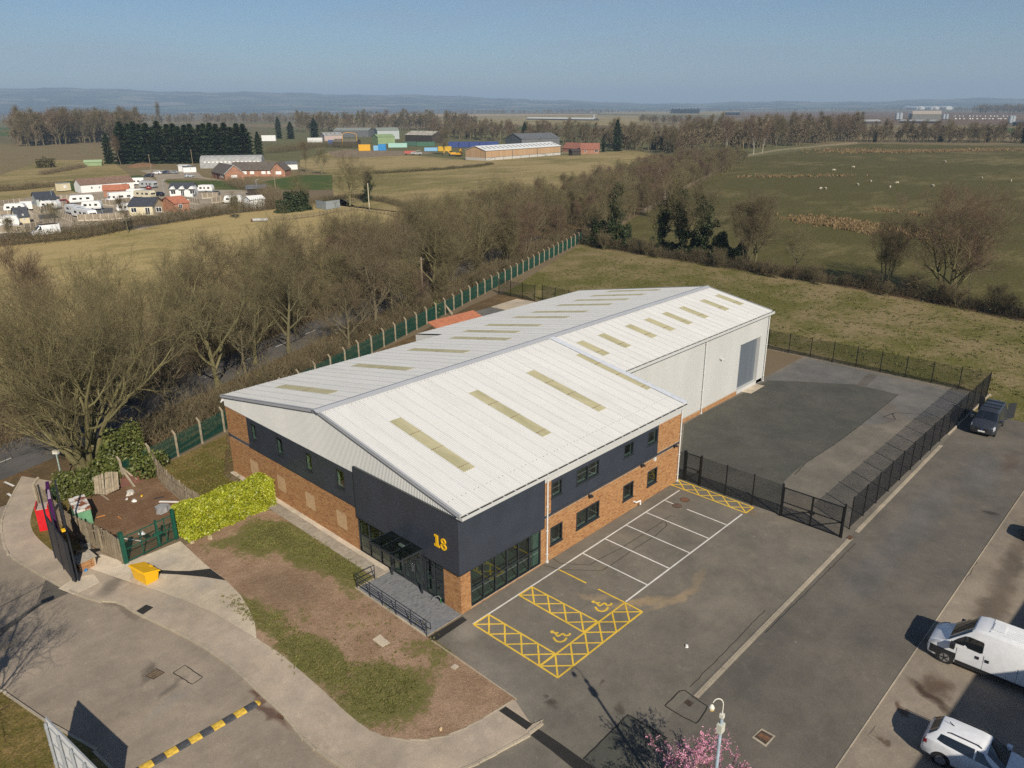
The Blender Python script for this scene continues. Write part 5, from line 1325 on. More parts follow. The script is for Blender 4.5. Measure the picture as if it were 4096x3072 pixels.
# ---- green double gate
gg = thing('green_gate', 'green steel double gate chained shut between board fence and hedge', 'gate', (-11.18, 19.45, .08), math.atan2(.56, 3.49))
for x, w in ((0, .12), (3.55, .09)): m = MB(); m.box(x - w, x + w, -w, w, 0, 2.25); m.build('gate_post', GREENG, gg)
def gleaf(x0, x1):
    m = MB()
    for a, b in (((x0, 0, .08), (x0, 0, 1.85)), ((x1, 0, .08), (x1, 0, 1.95)), ((x0, 0, 1.83), (x1, 0, 1.83)), ((x0, 0, .1), (x1, 0, .1)), ((x0, 0, .95), (x1, 0, .95)), (((x0 + x1) / 2, 0, .1), ((x0 + x1) / 2, 0, 1.83))): m.bar(a, b, .055)
    l = m.build('gate_leaf', GREENG, gg)
    put('gate_mesh', mesh_panel(abs(x1 - x0), 1.7, 'green_gate_mesh', .05, .05, .004, GREENG), l, (min(x0, x1), .02, .1))
    return l
a = gleaf(.15, 2.30); b = gleaf(2.36, 3.44)
m = MB(); m.box(2.05, 2.62, -.10, .10, .90, 1.08); m.box(2.27, 2.39, -.07, .07, .08, 2.0); m.build('lock_box', GREENG, a)

# ---- sign boards by the road, seen nearly edge on
PURPLE = flat('purple_board', (0.060, 0.010, 0.075), .4, var=.1)
ps = thing('purple_sign_board', 'tall purple sign board at the road bend in front of the red bin', 'sign', (-13.45, 24.4, .08), math.radians(74))
m = MB(); m.box(0, 1.5, -.10, .10, .25, 3.7); m.hexa([(0, -.10, 3.7), (1.5, -.10, 3.7), (1.5, .10, 3.7), (0, .10, 3.7), (.35, -.10, 4.2), (1.5, -.10, 4.3), (1.5, .10, 4.3), (.35, .10, 4.2)]); m.build('board', PURPLE, ps)
for x in (.2, 1.3): m = MB(); m.box(x - .05, x + .05, -.05, .05, 0, .3); m.build('leg', PURPLE, ps)
m = MB(); m.box(.15, 1.35, .10, .115, 1.0, 3.4); m.build('back_panel', flat('bare_wood_back', (.22, .16, .09), .8), ps)
REDB = flat('red_bin_paint', (0.55, 0.012, 0.02), .4, var=.08)
rb_ = thing('red_cabinet', 'bright red cabinet with rusty pale top behind the purple board', 'cabinet', (-13.15, 28.2, .08), 1.2)
m = MB(); m.box(-.55, .55, -.40, -.33, 0, 1.75); m.box(-.55, .55, .33, .40, 0, 1.85); m.box(-.55, -.50, -.33, .33, 0, 1.6); m.build('side_panel', REDB, rb_)
m = MB(); m.box(-.5, .55, -.33, .33, .2, 1.62); m.build('body', flat('rusty_white', (.40, .33, .28), .8, var=.3, scale=2), rb_)
m = MB(); m.tube([(-.65, -.5, 0), (-.65, -.5, 2.1)], .035, 8); m.build('rusty_pole', RUSTY, rb_)
TANKG = flat('pale_green_cabinet', (0.135, 0.30, 0.17), .5, var=.2, scale=1.5)
def rust_top():
    t = NT('rust_stained_white'); f = t.noise(1.6, 5, .6, local=True)
    return t.set(t.mix(t.ramp(f, .47, .56), (.62, .60, .55), (.20, .075, .04)), .7, 0, .3)
tk = thing('green_cabinet', 'pale green metal cabinet with rust stained white top in the mulch yard', 'cabinet', (-11.1, 27.4, .07), math.radians(82))
m = MB(); m.box(-1.05, 1.05, -.48, .48, 0, 1.15); m.build('body', TANKG, tk)
m = MB(); m.hexa([(-1.1, -.52, 1.15), (1.1, -.52, 1.15), (1.1, .52, 1.15), (-1.1, .52, 1.15), (-1.1, -.52, 1.32), (1.1, -.52, 1.42), (1.1, .52, 1.42), (-1.1, .52, 1.32)]); m.build('lid', rust_top(), tk)
m = MB(); m.box(-1.062, -1.05, -.40, .40, .1, 1.05); m.build('door', TANKG, tk); m = MB(); m.box(-1.09, -1.062, .25, .31, .5, .7); m.build('handle', IRON, tk)
BOARDK = flat('black_sign_board', (0.016, 0.019, 0.026), .5, var=.15)
bb = thing('black_sign_board', 'tall black V shaped sign board on posts, seen almost edge on', 'sign', (-14.1, 19.35, .08), math.radians(83))
for s in (-1, 1):
    m = MB(); m.hexa([(0.0, s * .05, .15), (4.3, s * .42, .15), (4.3, s * .50, .15), (0.0, s * .13, .15), (0.0, s * .05, 2.9), (4.3, s * .42, 3.1), (4.3, s * .50, 3.1), (0.0, s * .13, 2.9)]); m.build('panel', BOARDK, bb)
    for k in range(3): x = .45 + k * 1.8; m = MB(); m.box(x - .05, x + .05, s * (.10 + .09 * x) - .05, s * (.10 + .09 * x) + .05, 0, 2.9 + 1.2 * k); m.build('post', BOARDK, bb)
m = MB(); m.bar((1.6, -.42, 1.3), (3.2, -1.9, .1), .14); m.build('raking_prop', BOARDK, bb)
m = MB(); m.box(.7, .95, -.1, .1, 3.3, 3.42); m.build('lamp_bracket', YSIGN, bb)
o = thing('board_footing', 'pale concrete footing under the black sign board', 'footing', (-14.05, 19.1, .081), .2); m = MB(); m.prism([(-.75, -.7), (.8, -.8), (1.1, .3), (.3, 1.0), (-.9, .7)], 0, .02); m.build('slab', GRAVEL, o)
bp = thing('brick_pier', 'low brick pier with sloping grey slab beside the black board', 'pier', (-13.1, 20.95, .08), .15)
m = MB(); m.box(-.5, .5, -.4, .4, 0, .62); m.build('core', MORTAR, bp); m = MB(); m.hexa([(-.6, -.48, .62), (.6, -.48, .62), (.6, .48, .62), (-.6, .48, .62), (-.6, -.48, .66), (.6, -.48, .66), (.6, .48, .80), (-.6, .48, .80)]); m.build('cap_slab', SLAB, bp)
bme = MB().box(0, .215, -.012, 0, 0, .065).mesh('pier_brick', BRICK)
for k in range(8):
    for i in range(4): put('brick', bme, bp, (-.5 + i * .225 + (.1 if k % 2 else 0) * (i < 3), -.4, .01 + k * .076)); 
    for i in range(3): put('brick', bme, bp, (.5, -.4 + i * .225 + (.1 if k % 2 else 0) * (i < 3), .01 + k * .076), math.pi / 2)
    for i in range(3): put('brick', bme, bp, (-.5, .28 - i * .225, .01 + k * .076), -math.pi / 2)
for x, y, lab in ((-12.75, 31.3, 'cranked concrete post standing by the green lamp pole'), (-13.0, 26.0, 'cranked concrete post between the red cabinet and the board fence')):
    o = thing('fence_post', lab, 'post', (x, y, .05), -1.0); m = MB(); m.box(-.07, .07, -.07, .07, 0, 2.1); m.bar((0, 0, 2.05), (0, .55, 2.35), .13); m.build('shaft', CPOST, o)

# ---- yellow grit bin
YBIN = flat('yellow_bin_plastic', (0.78, 0.43, 0.006), .45, var=.05)
gb = thing('grit_bin', 'yellow plastic grit bin with pitched lid on the concrete crossing', 'bin', (-11.0, 16.75, .088), math.radians(100))
m = MB(); m.hexa([(-.66, -.38, 0), (.66, -.38, 0), (.66, .38, 0), (-.66, .38, 0), (-.76, -.45, .62), (.76, -.45, .62), (.76, .45, .82), (-.76, .45, .82)]); m.build('body', YBIN, gb)
m = MB(); m.hexa([(-.84, -.54, .60), (.84, -.54, .60), (.84, .52, .86), (-.84, .52, .86), (-.80, -.50, .68), (.80, -.50, .68), (.80, .48, .98), (-.80, .48, .98)]); m.box(-.12, .12, -.48, .46, .70, .74)
m.build('lid', YBIN, gb); m = MB(); m.box(-.15, .15, -.50, -.46, .50, .58); m.build('handle', YBIN, gb)

# ---- speed bump
YRUB = flat('yellow_rubber', (0.62, 0.40, 0.05), .7, var=.25, scale=5); KRUB = flat('black_rubber', (0.06, 0.062, 0.068), .75, var=.25, scale=5)
sb = thing('speed_bump', 'yellow and black segmented rubber speed bump across the road', 'speed bump', (-11.4, 2.22, .008), math.pi - .018)
def hump(L): return MB().loft([[(x, -.24, 0), (x, -.14, .045), (x, 0, .06), (x, .14, .045), (x, .24, 0)] for x in (0.008, L - .008)])
my, mk = hump(.548).mesh('segment', YRUB), hump(.548).mesh('segment', KRUB)
for i in range(20): put('segment', mk if i % 2 == 0 else my, sb, (.22 + i * .55, 0, 0))
e_ = MB(); e_.loft([[(.2 - .2 * math.sin(a), -.24 * math.cos(a), 0), (.2 - .1 * math.sin(a), -.13 * math.cos(a), .05 * (1 if math.cos(a) > 0 else 1))] for a in [math.pi * i / 8 for i in range(9)]], closed=False, capa=False, capb=False); e_.face([(.2 - .1 * math.sin(a), -.13 * math.cos(a), .05) for a in [math.pi * i / 8 for i in range(9)]]); e_.build('end_cap', YRUB, sb)

# ---- white sign board on poles at the road side, its back towards the camera
WBOARD = flat('white_sheet_metal', (.70, .71, .72), .45, var=.06); POLEM = flat('grey_pole', (.36, .38, .40), .45, .3, var=.1)
a0 = Vector((-19.62, 4.5)); a1 = Vector((-19.08, -.25)); dd_ = a1 - a0
ws = thing('road_sign_board', 'back of a large white sign board on grey poles over the grass', 'sign', (a0.x, a0.y, 0), math.atan2(dd_.y, dd_.x))
Lb = dd_.length
for i in range(5): m = MB(); m.box(i * Lb / 5, (i + 1) * Lb / 5 - .006, 0, .03, .55, 3.2); m.build('sign_sheet', WBOARD, ws)
for i in range(5):
    x = .12 + i * (Lb - .24) / 4; m = MB(); m.tube([(x, -.10, 0), (x, -.10, 3.05 - .02 * i)], .06, 10); p = m.build('pole', POLEM, ws)
    for z in (.9, 1.9, 2.8): m = MB(); m.tube([(x, -.10, z), (x, -.10, z + .06)], .075, 10); m.build('clip', POLEM, p)
for z in (.93, 1.93, 2.83): m = MB(); m.box(0, Lb, -.035, -.0, z - .03, z + .03); m.build('channel', POLEM, ws)
m = MB(); m.box(-.03, Lb + .03, -.01, .045, 3.2, 3.23); m.box(-.03, 0, -.01, .045, .55, 3.2); m.build('edge_trim', POLEM, ws)

# ---- street lamps
LAMPP = flat('painted_lamp_post', (.36, .44, .50), .5, .1, var=.15); LAMPW = flat('off_white_lamp', (.66, .63, .54), .5, var=.15)
sl = thing('street_lamp', 'blue grey lamp post with white swan neck and hooded lamp', 'street lamp', (-3.9, -18.0, .012), 0)
H_ = 8.1
m = MB(); m.tube([(0, 0, 0), (0, 0, 1.4)], .09, 10); m.tube([(0, 0, 1.4), (0, 0, H_ - 1.05)], [.075, .06], 10); m.build('post', LAMPP, sl)
u = Vector((-RGT.x, -RGT.y, 0)).normalized()
neck = [Vector((0, 0, H_ - 1.05)), Vector((0, 0, H_ - .55))] + [u * (.19 - .19 * math.cos(t_)) + Vector((0, 0, H_ - .55 + .27 * math.sin(t_))) for t_ in [math.pi * k / 8 for k in range(1, 8)]]
m = MB(); m.tube(neck, .020, 8); m.build('swan_neck', LAMPW, sl)
hc = u * .40 + Vector((0, 0, H_ - .62))
m = MB(); rings = [[tuple(hc + Vector((r * math.cos(q), r * math.sin(q), z))) for q in [2 * math.pi * k / 14 for k in range(14)]] for r, z in ((.115, -.07), (.10, -.02), (.055, .06), (.02, .09))]; m.loft(rings); m.build('lamp_hood', LAMPW, sl, smooth=True)
m = MB(); m.tube([tuple(hc + Vector((0, 0, -.13))), tuple(hc + Vector((0, 0, -.09)))], .10, 12); m.build('lamp_glass', flat('amber_lens', (.6, .42, .12), .3), sl)
m = MB(); m.box(-.15, .12, -.10, .10, H_ - 1.75, H_ - 1.38); m.build('control_box', flat('cream_box', (.55, .55, .46), .5), sl)
m = MB(); m.box(-.07, .07, -.07, .07, H_ - 1.12, H_ - .95); m.build('bracket', LAMPW, sl)
l2_ = thing('street_lamp', 'slim green grey lamp pole with boxy head among the bushes at the bend', 'street lamp', (-10.3, 34.0, 0), 2.2)
m = MB(); m.tube([(0, 0, 0), (0, 0, 2.9)], [.06, .045], 8); m.build('post', flat('sage_pole', (.30, .38, .34), .5), l2_); m = MB(); m.box(-.22, .22, -.12, .12, 2.85, 3.1); m.build('lamp_head', LAMPW, l2_)
# the lamp whose long shadow lies on the road: it stands just off the picture
sh_tip = Vector(ZW(250, 145)); q = 7.6 * 1.482
l3_ = thing('street_lamp', 'tall grey lamp post with long arm beside the road verge', 'street lamp', (sh_tip.x - .434 * q - 1.3, sh_tip.y - .901 * q - .2, 0), 0)
m = MB(); m.tube([(0, 0, 0), (0, 0, 7.0), (.5, .05, 7.35), (1.3, .2, 7.6)], [.08, .055, .05, .045], 8); m.build('post', POLEM, l3_); m = MB(); m.box(1.1, 1.75, .08, .34, 7.55, 7.72); m.build('lamp_head', LAMPW, l3_)
m = MB(); m.box(-.12, .22, -.2, .2, 4.3, 4.75); m.build('bracket_box', LAMPW, l3_)

# ---- the neighbouring unit whose shade lies over the parked vans (just outside the picture)
nb = thing('neighbouring_unit', 'grey clad unit facing the service road across the apron', 'industrial unit', (-6.0, -32.9, 0), -math.atan2(1.05, 23.5))
m = MB(); m.box(0, 75, -16, 0, 0, 7.9); m.build('wall', cladding_mat('grey_cladding', (.38, .39, .40)), nb)
m = MB(); m.hexa([(-.3, -16.3, 7.9), (75.3, -16.3, 7.9), (75.3, .25, 7.9), (-.3, .25, 7.9), (-.3, -16.3, 8.1), (75.3, -16.3, 8.1), (75.3, .25, 8.0), (-.3, .25, 8.0)]); m.build('roof', TRIM, nb)
for x in (8, 24, 40, 56):
    m = MB(); m.box(x, x + 4.2, 0.0, .05, 0, 4.6); d_ = m.build('loading_door', SHUT, nb)
# ================================================================== vehicles
TYRE = flat('tyre_rubber', (.018, .018, .018), .85, var=.2); RIM = flat('alloy_rim', (.42, .42, .43), .35, .7, var=.1); PLASTK = flat('black_plastic', (.018, .019, .021), .55, var=.1)
CARGLASS = glassy('car_glass', (.010, .012, .013)); LENS = flat('clear_lens', (.50, .52, .55), .15, .2, var=.1); TAIL = flat('red_lens', (.30, .008, .015), .2, var=.1); PLATE = flat('number_plate_white', (.75, .75, .72), .4, var=.03)
def paint(name, col):
    if name in MATS: return MATS[name]
    m = flat(name, col, .38, 0, .5, var=.05); m.node_tree.nodes['Principled BSDF'].inputs['Coat Weight'].default_value = .6; m.node_tree.nodes['Principled BSDF'].inputs['Coat Roughness'].default_value = .08
    return m
class Shell:
    """a car body lofted through cross sections; patches of it become panes and lamps"""
    def __init__(s, st):
        s.rings = []
        for (x, zb, zbelt, ztop, wb, wbelt, wtop) in st:
            zm = (zb + zbelt) / 2; r = min(.10, (ztop - zbelt) * .45 + .01)
            h = [(wb * .93, zb), (wb, zb + .10), (wb * .5 + wbelt * .5 + .015, zm), (wbelt, zbelt), (wtop, ztop - r), (wtop - r * .9, ztop), (0, ztop + .025)]
            s.rings.append([Vector((x, y, z)) for y, z in h] + [Vector((x, -y, z)) for y, z in h[-2::-1]])
    def ev(s, st, j):
        i = max(0, min(int(st), len(s.rings) - 2)); k = max(0, min(int(j), 11)); a, b = st - i, j - k; R_ = s.rings
        return R_[i][k].lerp(R_[i][k + 1], b).lerp(R_[i + 1][k].lerp(R_[i + 1][k + 1], b), a)
    def body(s, mat, parent, sub=True):
        m = MB(); m.loft(s.rings); o = m.build('body', mat, parent, smooth=True)
        if sub:
            md = o.modifiers.new('soft', 'BEVEL'); md.width = .03; md.segments = 2; md.limit_method = 'ANGLE'; md.angle_limit = .5
        return o
    def side(s, name, pts, mat, parent, off=.012, sides=(1, -1)):
        """a pane cut to an outline (x, z) lying on the flank"""
        for sg in sides:
            m = MB(); P = []
            for x, z in pts:
                i = next((k for k in range(len(s.rings) - 1) if s.rings[k + 1][0].x <= x <= s.rings[k][0].x), 0); a, b = s.rings[i], s.rings[i + 1]; f = (a[0].x - x) / (a[0].x - b[0].x); h = [a[k].lerp(b[k], f) for k in range(6)]
                k = next((k for k in range(5) if h[k].z <= z <= h[k + 1].z), 4); q = (z - h[k].z) / max(1e-6, h[k + 1].z - h[k].z); P.append((x, sg * (h[k].y + (h[k + 1].y - h[k].y) * min(1, max(0, q)) + off), z))
            m.face(P if sg < 0 else P[::-1]); m.build(name, mat, parent)
    def patch(s, name, q, mat, parent, off=.012, n=6, k=4, th=.01):
        """q: four (station, ring) corners"""
        g = [[None] * (k + 1) for _ in range(n + 1)]
        for a in range(n + 1):
            for b in range(k + 1):
                u, v = a / n, b / k
                st = (1 - u) * (1 - v) * q[0][0] + u * (1 - v) * q[1][0] + u * v * q[2][0] + (1 - u) * v * q[3][0]
                j = (1 - u) * (1 - v) * q[0][1] + u * (1 - v) * q[1][1] + u * v * q[2][1] + (1 - u) * v * q[3][1]
                p = s.ev(st, j); e = .02
                n_ = (s.ev(st + e, j) - s.ev(st - e, j)).cross(s.ev(st, j + e) - s.ev(st, j - e))
                if n_.length > 1e-9: n_.normalize()
                c = Vector((p.x * .9, 0, p.z * .55))
                if n_.dot(p - c) < 0: n_ = -n_
                g[a][b] = p + n_ * off
        m = MB(); W = k + 1; m.v = [tuple(g[a][b]) for a in range(n + 1) for b in range(W)]
        for a in range(n):
            for b in range(k): m.f.append((a * W + b, (a + 1) * W + b, (a + 1) * W + b + 1, a * W + b + 1)); m.m.append(0)
        return m.build(name, mat, parent, smooth=True)
def wheel(parent, x, y, r, side, w=.22, rim=RIM):
    m = MB(); m.tube([(0, -w / 2 * side, 0), (0, w / 2 * side, 0)], r, 22); o = m.build('wheel', TYRE, parent, loc=(x, y, r))
    d = MB(); d.tube([(0, w / 2 * side - .02, 0), (0, w / 2 * side + .012, 0)], r * .66, 18)
    d.build('rim', rim, o)
    sp = MB()
    for k in range(5): t_ = k * 2 * math.pi / 5; sp.bar((0, w / 2 * side + .015, 0), (r * .6 * math.cos(t_), w / 2 * side + .015, r * .6 * math.sin(t_)), .03, .05)
    sp.build('spokes', PLASTK, o)
def arch(parent, x, y, r, side):
    m = MB(); m.tube([(x, y - .02 * side, r), (x, y + .006 * side, r)], r * 1.17, 22); m.build('wheel_arch', PLASTK, parent)

VAN = [(3.0, .38, .78, .84, .78, .78, .66), (2.92, .26, .92, 1.0, .93, .90, .80), (2.62, .22, 1.10, 1.17, 1.00, .97, .86), (2.18, .22, 1.24, 1.32, 1.02, 1.0, .92), (1.38, .22, 1.32, 2.12, 1.02, 1.01, .82), (1.10, .22, 1.33, 2.40, 1.02, 1.01, .80), (.70, .22, 1.34, 2.50, 1.02, 1.01, .82), (-2.9, .22, 1.34, 2.52, 1.02, 1.01, .83), (-3.0, .30, 1.30, 2.42, .98, .97, .80)]
def white_van(loc, rz):
    t_ = thing('white_van', 'white high roof panel van with ribbed roof parked half in shade', 'van', loc, rz)
    s = Shell(VAN); P = paint('white_van_paint', (.74, .75, .76)); s.body(P, t_)
    s.patch('windscreen', [(3.12, 4.3), (3.12, 7.7), (4.75, 7.75), (4.75, 4.25)], CARGLASS, t_, k=6)
    s.side('side_window', [(1.95, 1.36), (1.92, 1.46), (1.40, 1.92), (1.20, 1.98), (.62, 1.98), (.54, 1.92), (.52, 1.42), (.60, 1.36)], CARGLASS, t_, .02)
    for i in range(9): x0 = 2.985 - i * .15; s.side('lower_trim', [(x0, .40), (x0, .84), (x0 - .15, .84), (x0 - .15, .40)], PLASTK, t_, .018)
    for a, b in ((2.35, 3.4), (9.65, 8.6)): s.patch('headlight', [(.9, a + (.3 if a < 5 else -.3)), (2.5, a + (.55 if a < 5 else -.55)), (2.5, b), (1.1, b)], LENS, t_, .03)
    s.patch('bumper', [(.02, .1), (.02, 11.9), (.6, 11.6), (.6, .4)], PLASTK, t_, .02, n=4, k=14)
    m = MB(); m.box(2.93, 3.02, -.62, .62, .36, .80); m.build('front_bumper', PLASTK, t_)
    for y in (-1, 1):
        for x in (2.08, -1.95): arch(t_, x, y * 1.02, .36, y); wheel(t_, x, y * .93, .35, y)
        m = MB(); m.box(-1.5, 1.6, y * 1.015, y * 1.04, .30, .48) if y > 0 else m.box(-1.5, 1.6, -1.04, -1.015, .30, .48); m.build('side_moulding', PLASTK, t_)
        m = MB(); m.box(1.72, 1.94, y * 1.06, y * 1.30, 1.18, 1.50) if y > 0 else m.box(1.72, 1.94, -1.30, -1.06, 1.18, 1.50); m.build('wing_mirror', PLASTK, t_)
        for x in (.62, .18): m = MB(); m.box(x, x + .17, y * 1.03, y * 1.045, .98, 1.14) if y > 0 else m.box(x, x + .17, -1.045, -1.03, .98, 1.14); m.build('door_handle', PLASTK, t_)
        for x0, x1, z0, z1 in ((.42, .432, .35, 2.25), (-1.05, -1.038, .5, 2.2), (1.62, 1.632, .5, 1.2)):
            m = MB(); m.box(x0, x1, y * 1.024, y * 1.030, z0, z1 if z1 < 1.5 else 1.3) if y > 0 else m.box(x0, x1, -1.030, -1.024, z0, z1 if z1 < 1.5 else 1.3); m.build('door_seam', PLASTK, t_)
    rb = MB()
    for i in range(9): y = -.60 + i * .15; rb.box(-2.8, .45, y - .025, y + .025, 2.51, 2.565)
    rb.build('roof_ribs', P, t_, kind='stuff')
    m = MB(); m.box(-.1, .4, -.35, .35, 2.53, 2.58); m.build('roof_panel', P, t_)
    m = MB(); m.box(2.99, 3.03, -.26, .26, .46, .57); m.build('number_plate', PLATE, t_)
    return t_
white_van((15.5, -23.28, .016), math.radians(92.0))

SUV = [(2.14, .36, .66, .72, .68, .66, .55), (2.04, .26, .80, .88, .82, .78, .68), (1.70, .22, .92, .98, .87, .84, .74), (1.05, .22, 1.0, 1.06, .89, .87, .76), (.20, .22, 1.02, 1.56, .89, .88, .63), (-.10, .22, 1.03, 1.61, .89, .88, .62), (-1.30, .22, 1.06, 1.60, .89, .87, .60), (-1.62, .24, 1.08, 1.56, .88, .86, .58), (-2.02, .28, 1.06, 1.12, .84, .80, .66), (-2.14, .36, .80, .86, .78, .74, .62)]
HATCH = [(2.0, .36, .62, .66, .64, .62, .52), (1.9, .24, .74, .80, .78, .76, .66), (1.5, .2, .86, .90, .84, .82, .72), (.9, .2, .92, .97, .86, .84, .74), (.1, .2, .95, 1.40, .86, .85, .60), (-.2, .2, .96, 1.46, .86, .85, .59), (-1.2, .2, .98, 1.44, .86, .84, .57), (-1.6, .22, 1.0, 1.38, .85, .82, .55), (-1.92, .26, .96, 1.0, .80, .77, .62), (-2.0, .36, .72, .76, .74, .72, .6)]
def car(label, loc, rz, col, shape=SUV, cat='car', name='parked_car', group=None, detail=True, pname=None):
    t_ = thing(name, label, cat, loc, rz, group)
    s = Shell(shape); P = paint(pname or ('car_paint_%d_%d_%d' % tuple(int(c * 255) for c in col)), col); s.body(P, t_, detail)
    s.patch('windscreen', [(3.08, 4.35), (3.08, 7.65), (3.92, 7.7), (3.92, 4.3)], CARGLASS, t_, k=6)
    s.patch('rear_window', [(7.1, 4.5), (7.1, 7.5), (7.85, 7.6), (7.85, 4.4)], CARGLASS, t_, k=6)
    for a, b in ((3.1, 3.9), (8.9, 8.1)):
        s.patch('side_window', [(3.35, a), (5.0, a), (5.0, b), (4.15, b)], CARGLASS, t_, .012); s.patch('side_window', [(5.06, a), (6.9, a + (b - a) * .25), (6.6, b), (5.06, b)], CARGLASS, t_, .012)
    for a, b in ((2.4, 3.6), (9.6, 8.4)):
        s.patch('headlight', [(.8, a), (1.7, a), (1.7, b), (1.0, b)], LENS, t_, .012, 3, 3); s.patch('tail_light', [(7.75, a), (8.6, a), (8.5, b), (7.9, b)], TAIL, t_, .012, 3, 3)
    L = shape[0][0]; w = shape[4][4]
    for y in (-1, 1):
        for x in (L * .64, -L * .60):
            arch(t_, x, y * w, .33, y); wheel(t_, x, y * (w - .10), .325, y)
        m = MB(); m.box(.78, .98, y * (w + .02), y * (w + .20), .98, 1.12) if y > 0 else m.box(.78, .98, -(w + .20), -(w + .02), .98, 1.12); m.build('wing_mirror', P, t_)
        if detail and shape is SUV:
            m = MB(); m.tube([(-1.25, y * .56, 1.60), (-1.15, y * .56, 1.66), (-.1, y * .57, 1.67), (.05, y * .58, 1.60)], .022, 6); m.build('roof_rail', PLASTK, t_)
    if detail:
        m = MB(); m.tube([(-1.15, 0, 1.62), (-1.35, 0, 1.75)], .02, 6); m.build('aerial', PLASTK, t_)
        m = MB(); m.box(L - .02, L + .005, -.26, .26, .40, .50); m.build('number_plate', PLATE, t_)
    return t_
car('white compact car with roof rails parked beside the concrete apron cover', (8.05, -24.35, .016), math.radians(-88), (.74, .75, .77), SUV, pname='white_car_paint')
car('grey car parked on the apron beyond the white van', (31.6, -23.6, .016), math.radians(91), (.25, .26, .28), SUV)
car('silver car standing on the apron nearest the street lamp', (3.2, -24.6, .016), math.radians(91), (.4, .41, .42), HATCH)

DVAN = [(2.5, .34, .72, .78, .76, .74, .62), (2.42, .26, .86, .94, .90, .86, .76), (2.05, .22, 1.02, 1.08, .97, .94, .82), (1.55, .22, 1.12, 1.18, .99, .97, .88), (.72, .22, 1.15, 1.88, .99, .98, .76), (.42, .22, 1.15, 1.97, .99, .98, .76), (-2.2, .22, 1.16, 1.98, .99, .98, .78), (-2.45, .28, 1.14, 1.94, .97, .96, .76)]
def dark_van(loc, rz):
    t_ = thing('dark_van', 'dark grey panel van with open rear doors parked by the mesh fence', 'van', loc, rz)
    s = Shell(DVAN); P = paint('dark_grey_van_paint', (.028, .032, .040)); s.body(P, t_)
    s.patch('windscreen', [(3.12, 4.35), (3.12, 7.65), (3.9, 7.7), (3.9, 4.3)], CARGLASS, t_, k=6)
    for a, b in ((3.08, 3.9), (8.92, 8.1)): s.patch('side_window', [(3.35, a), (4.9, a), (4.9, b), (4.1, b)], CARGLASS, t_, .012)
    for a, b in ((2.3, 3.6), (9.7, 8.4)): s.patch('headlight', [(.8, a), (1.8, a), (1.8, b), (1.0, b)], LENS, t_, .014)
    m = MB(); m.box(2.49, 2.53, -.45, .45, .60, .78); m.build('grille', PLASTK, t_); m = MB(); m.box(2.50, 2.54, -.26, .26, .44, .55); m.build('number_plate', PLATE, t_)
    m = MB(); m.tube([(2.53, 0, .70), (2.545, 0, .70)], .07, 12); b_ = m.build('badge', flat('blue_badge', (.05, .08, .3), .3), t_); b_.scale = (1, 1, 1)
    for y in (-1, 1):
        for x in (1.62, -1.5): arch(t_, x, y * .985, .34, y); wheel(t_, x, y * .89, .335, y)
        m = MB(); m.box(1.02, 1.22, min(y * 1.02, y * 1.24), max(y * 1.02, y * 1.24), 1.12, 1.36); m.build('wing_mirror', P, t_)
        m = MB(); m.hexa([(-2.48, y * .97, .35), (-2.42, y * .93, .35), (-3.12, y * 1.42, .35), (-3.16, y * 1.46, .35), (-2.48, y * .97, 1.9), (-2.42, y * .93, 1.9), (-3.12, y * 1.42, 1.85), (-3.16, y * 1.46, 1.85)]); m.build('rear_door', P, t_)
    rr_ = MB()
    for x in (-1.8, -.8, .1): rr_.box(x - .03, x + .03, -.74, .74, 2.0, 2.06)
    rr_.build('roof_bars', PLASTK, t_, kind='stuff')
    m = MB(); m.box(-2.0, -1.6, -.998, -.99, .66, .74); m.build('yellow_marker', YSIGN, t_)
    m = MB(); m.rbox(.95, .35, 1.22, 1.42, .35, .30, .3); m.build('hi_vis_jacket', flat('hi_vis', (.55, .75, .03), .6), t_)
    return t_
dark_van((50.55, -14.75, .012), math.pi + .03)
# ================================================================== trees and hedges
def bark_mat(name, cols, grain=.35):
    t = NT(name)
    r = t.new('ShaderNodeValToRGB'); el = r.color_ramp.elements
    while len(el) < len(cols): el.new(.5)
    for i, c in enumerate(cols): el[i].position = i / (len(cols) - 1); el[i].color = (*c, 1)
    o = t.new('ShaderNodeObjectInfo').outputs['Random']; n = t.noise(1.3, 4, .7)
    t.link(t.math('ADD', t.math('MULTIPLY', o, .55), t.math('MULTIPLY', n, .5)), r.inputs['Fac'])
    return t.set(r.outputs['Color'], .95, 0, .08)
BARK = bark_mat('bark', [(.11, .092, .056), (.165, .14, .088), (.14, .128, .07), (.20, .172, .112)])
BARK_MOSS = bark_mat('mossy_bark', [(.13, .118, .052), (.185, .165, .082), (.15, .135, .065)])
TWIG = bark_mat('brown_twigs', [(.100, .078, .046), (.145, .114, .068), (.12, .098, .056), (.17, .138, .085)])
TWIG_OL = bark_mat('olive_twigs', [(.125, .106, .053), (.17, .145, .078), (.11, .088, .048)])
TWIG_RED = bark_mat('reddish_twigs', [(.115, .080, .053), (.15, .106, .072), (.125, .088, .058)])
TWIG_FAR = bark_mat('woodland_twigs', [(.105, .086, .048), (.15, .12, .068), (.12, .10, .054), (.165, .13, .08), (.09, .08, .045)])
PALEBARK = bark_mat('pale_birch_bark', [(.42, .37, .30), (.52, .47, .40)])
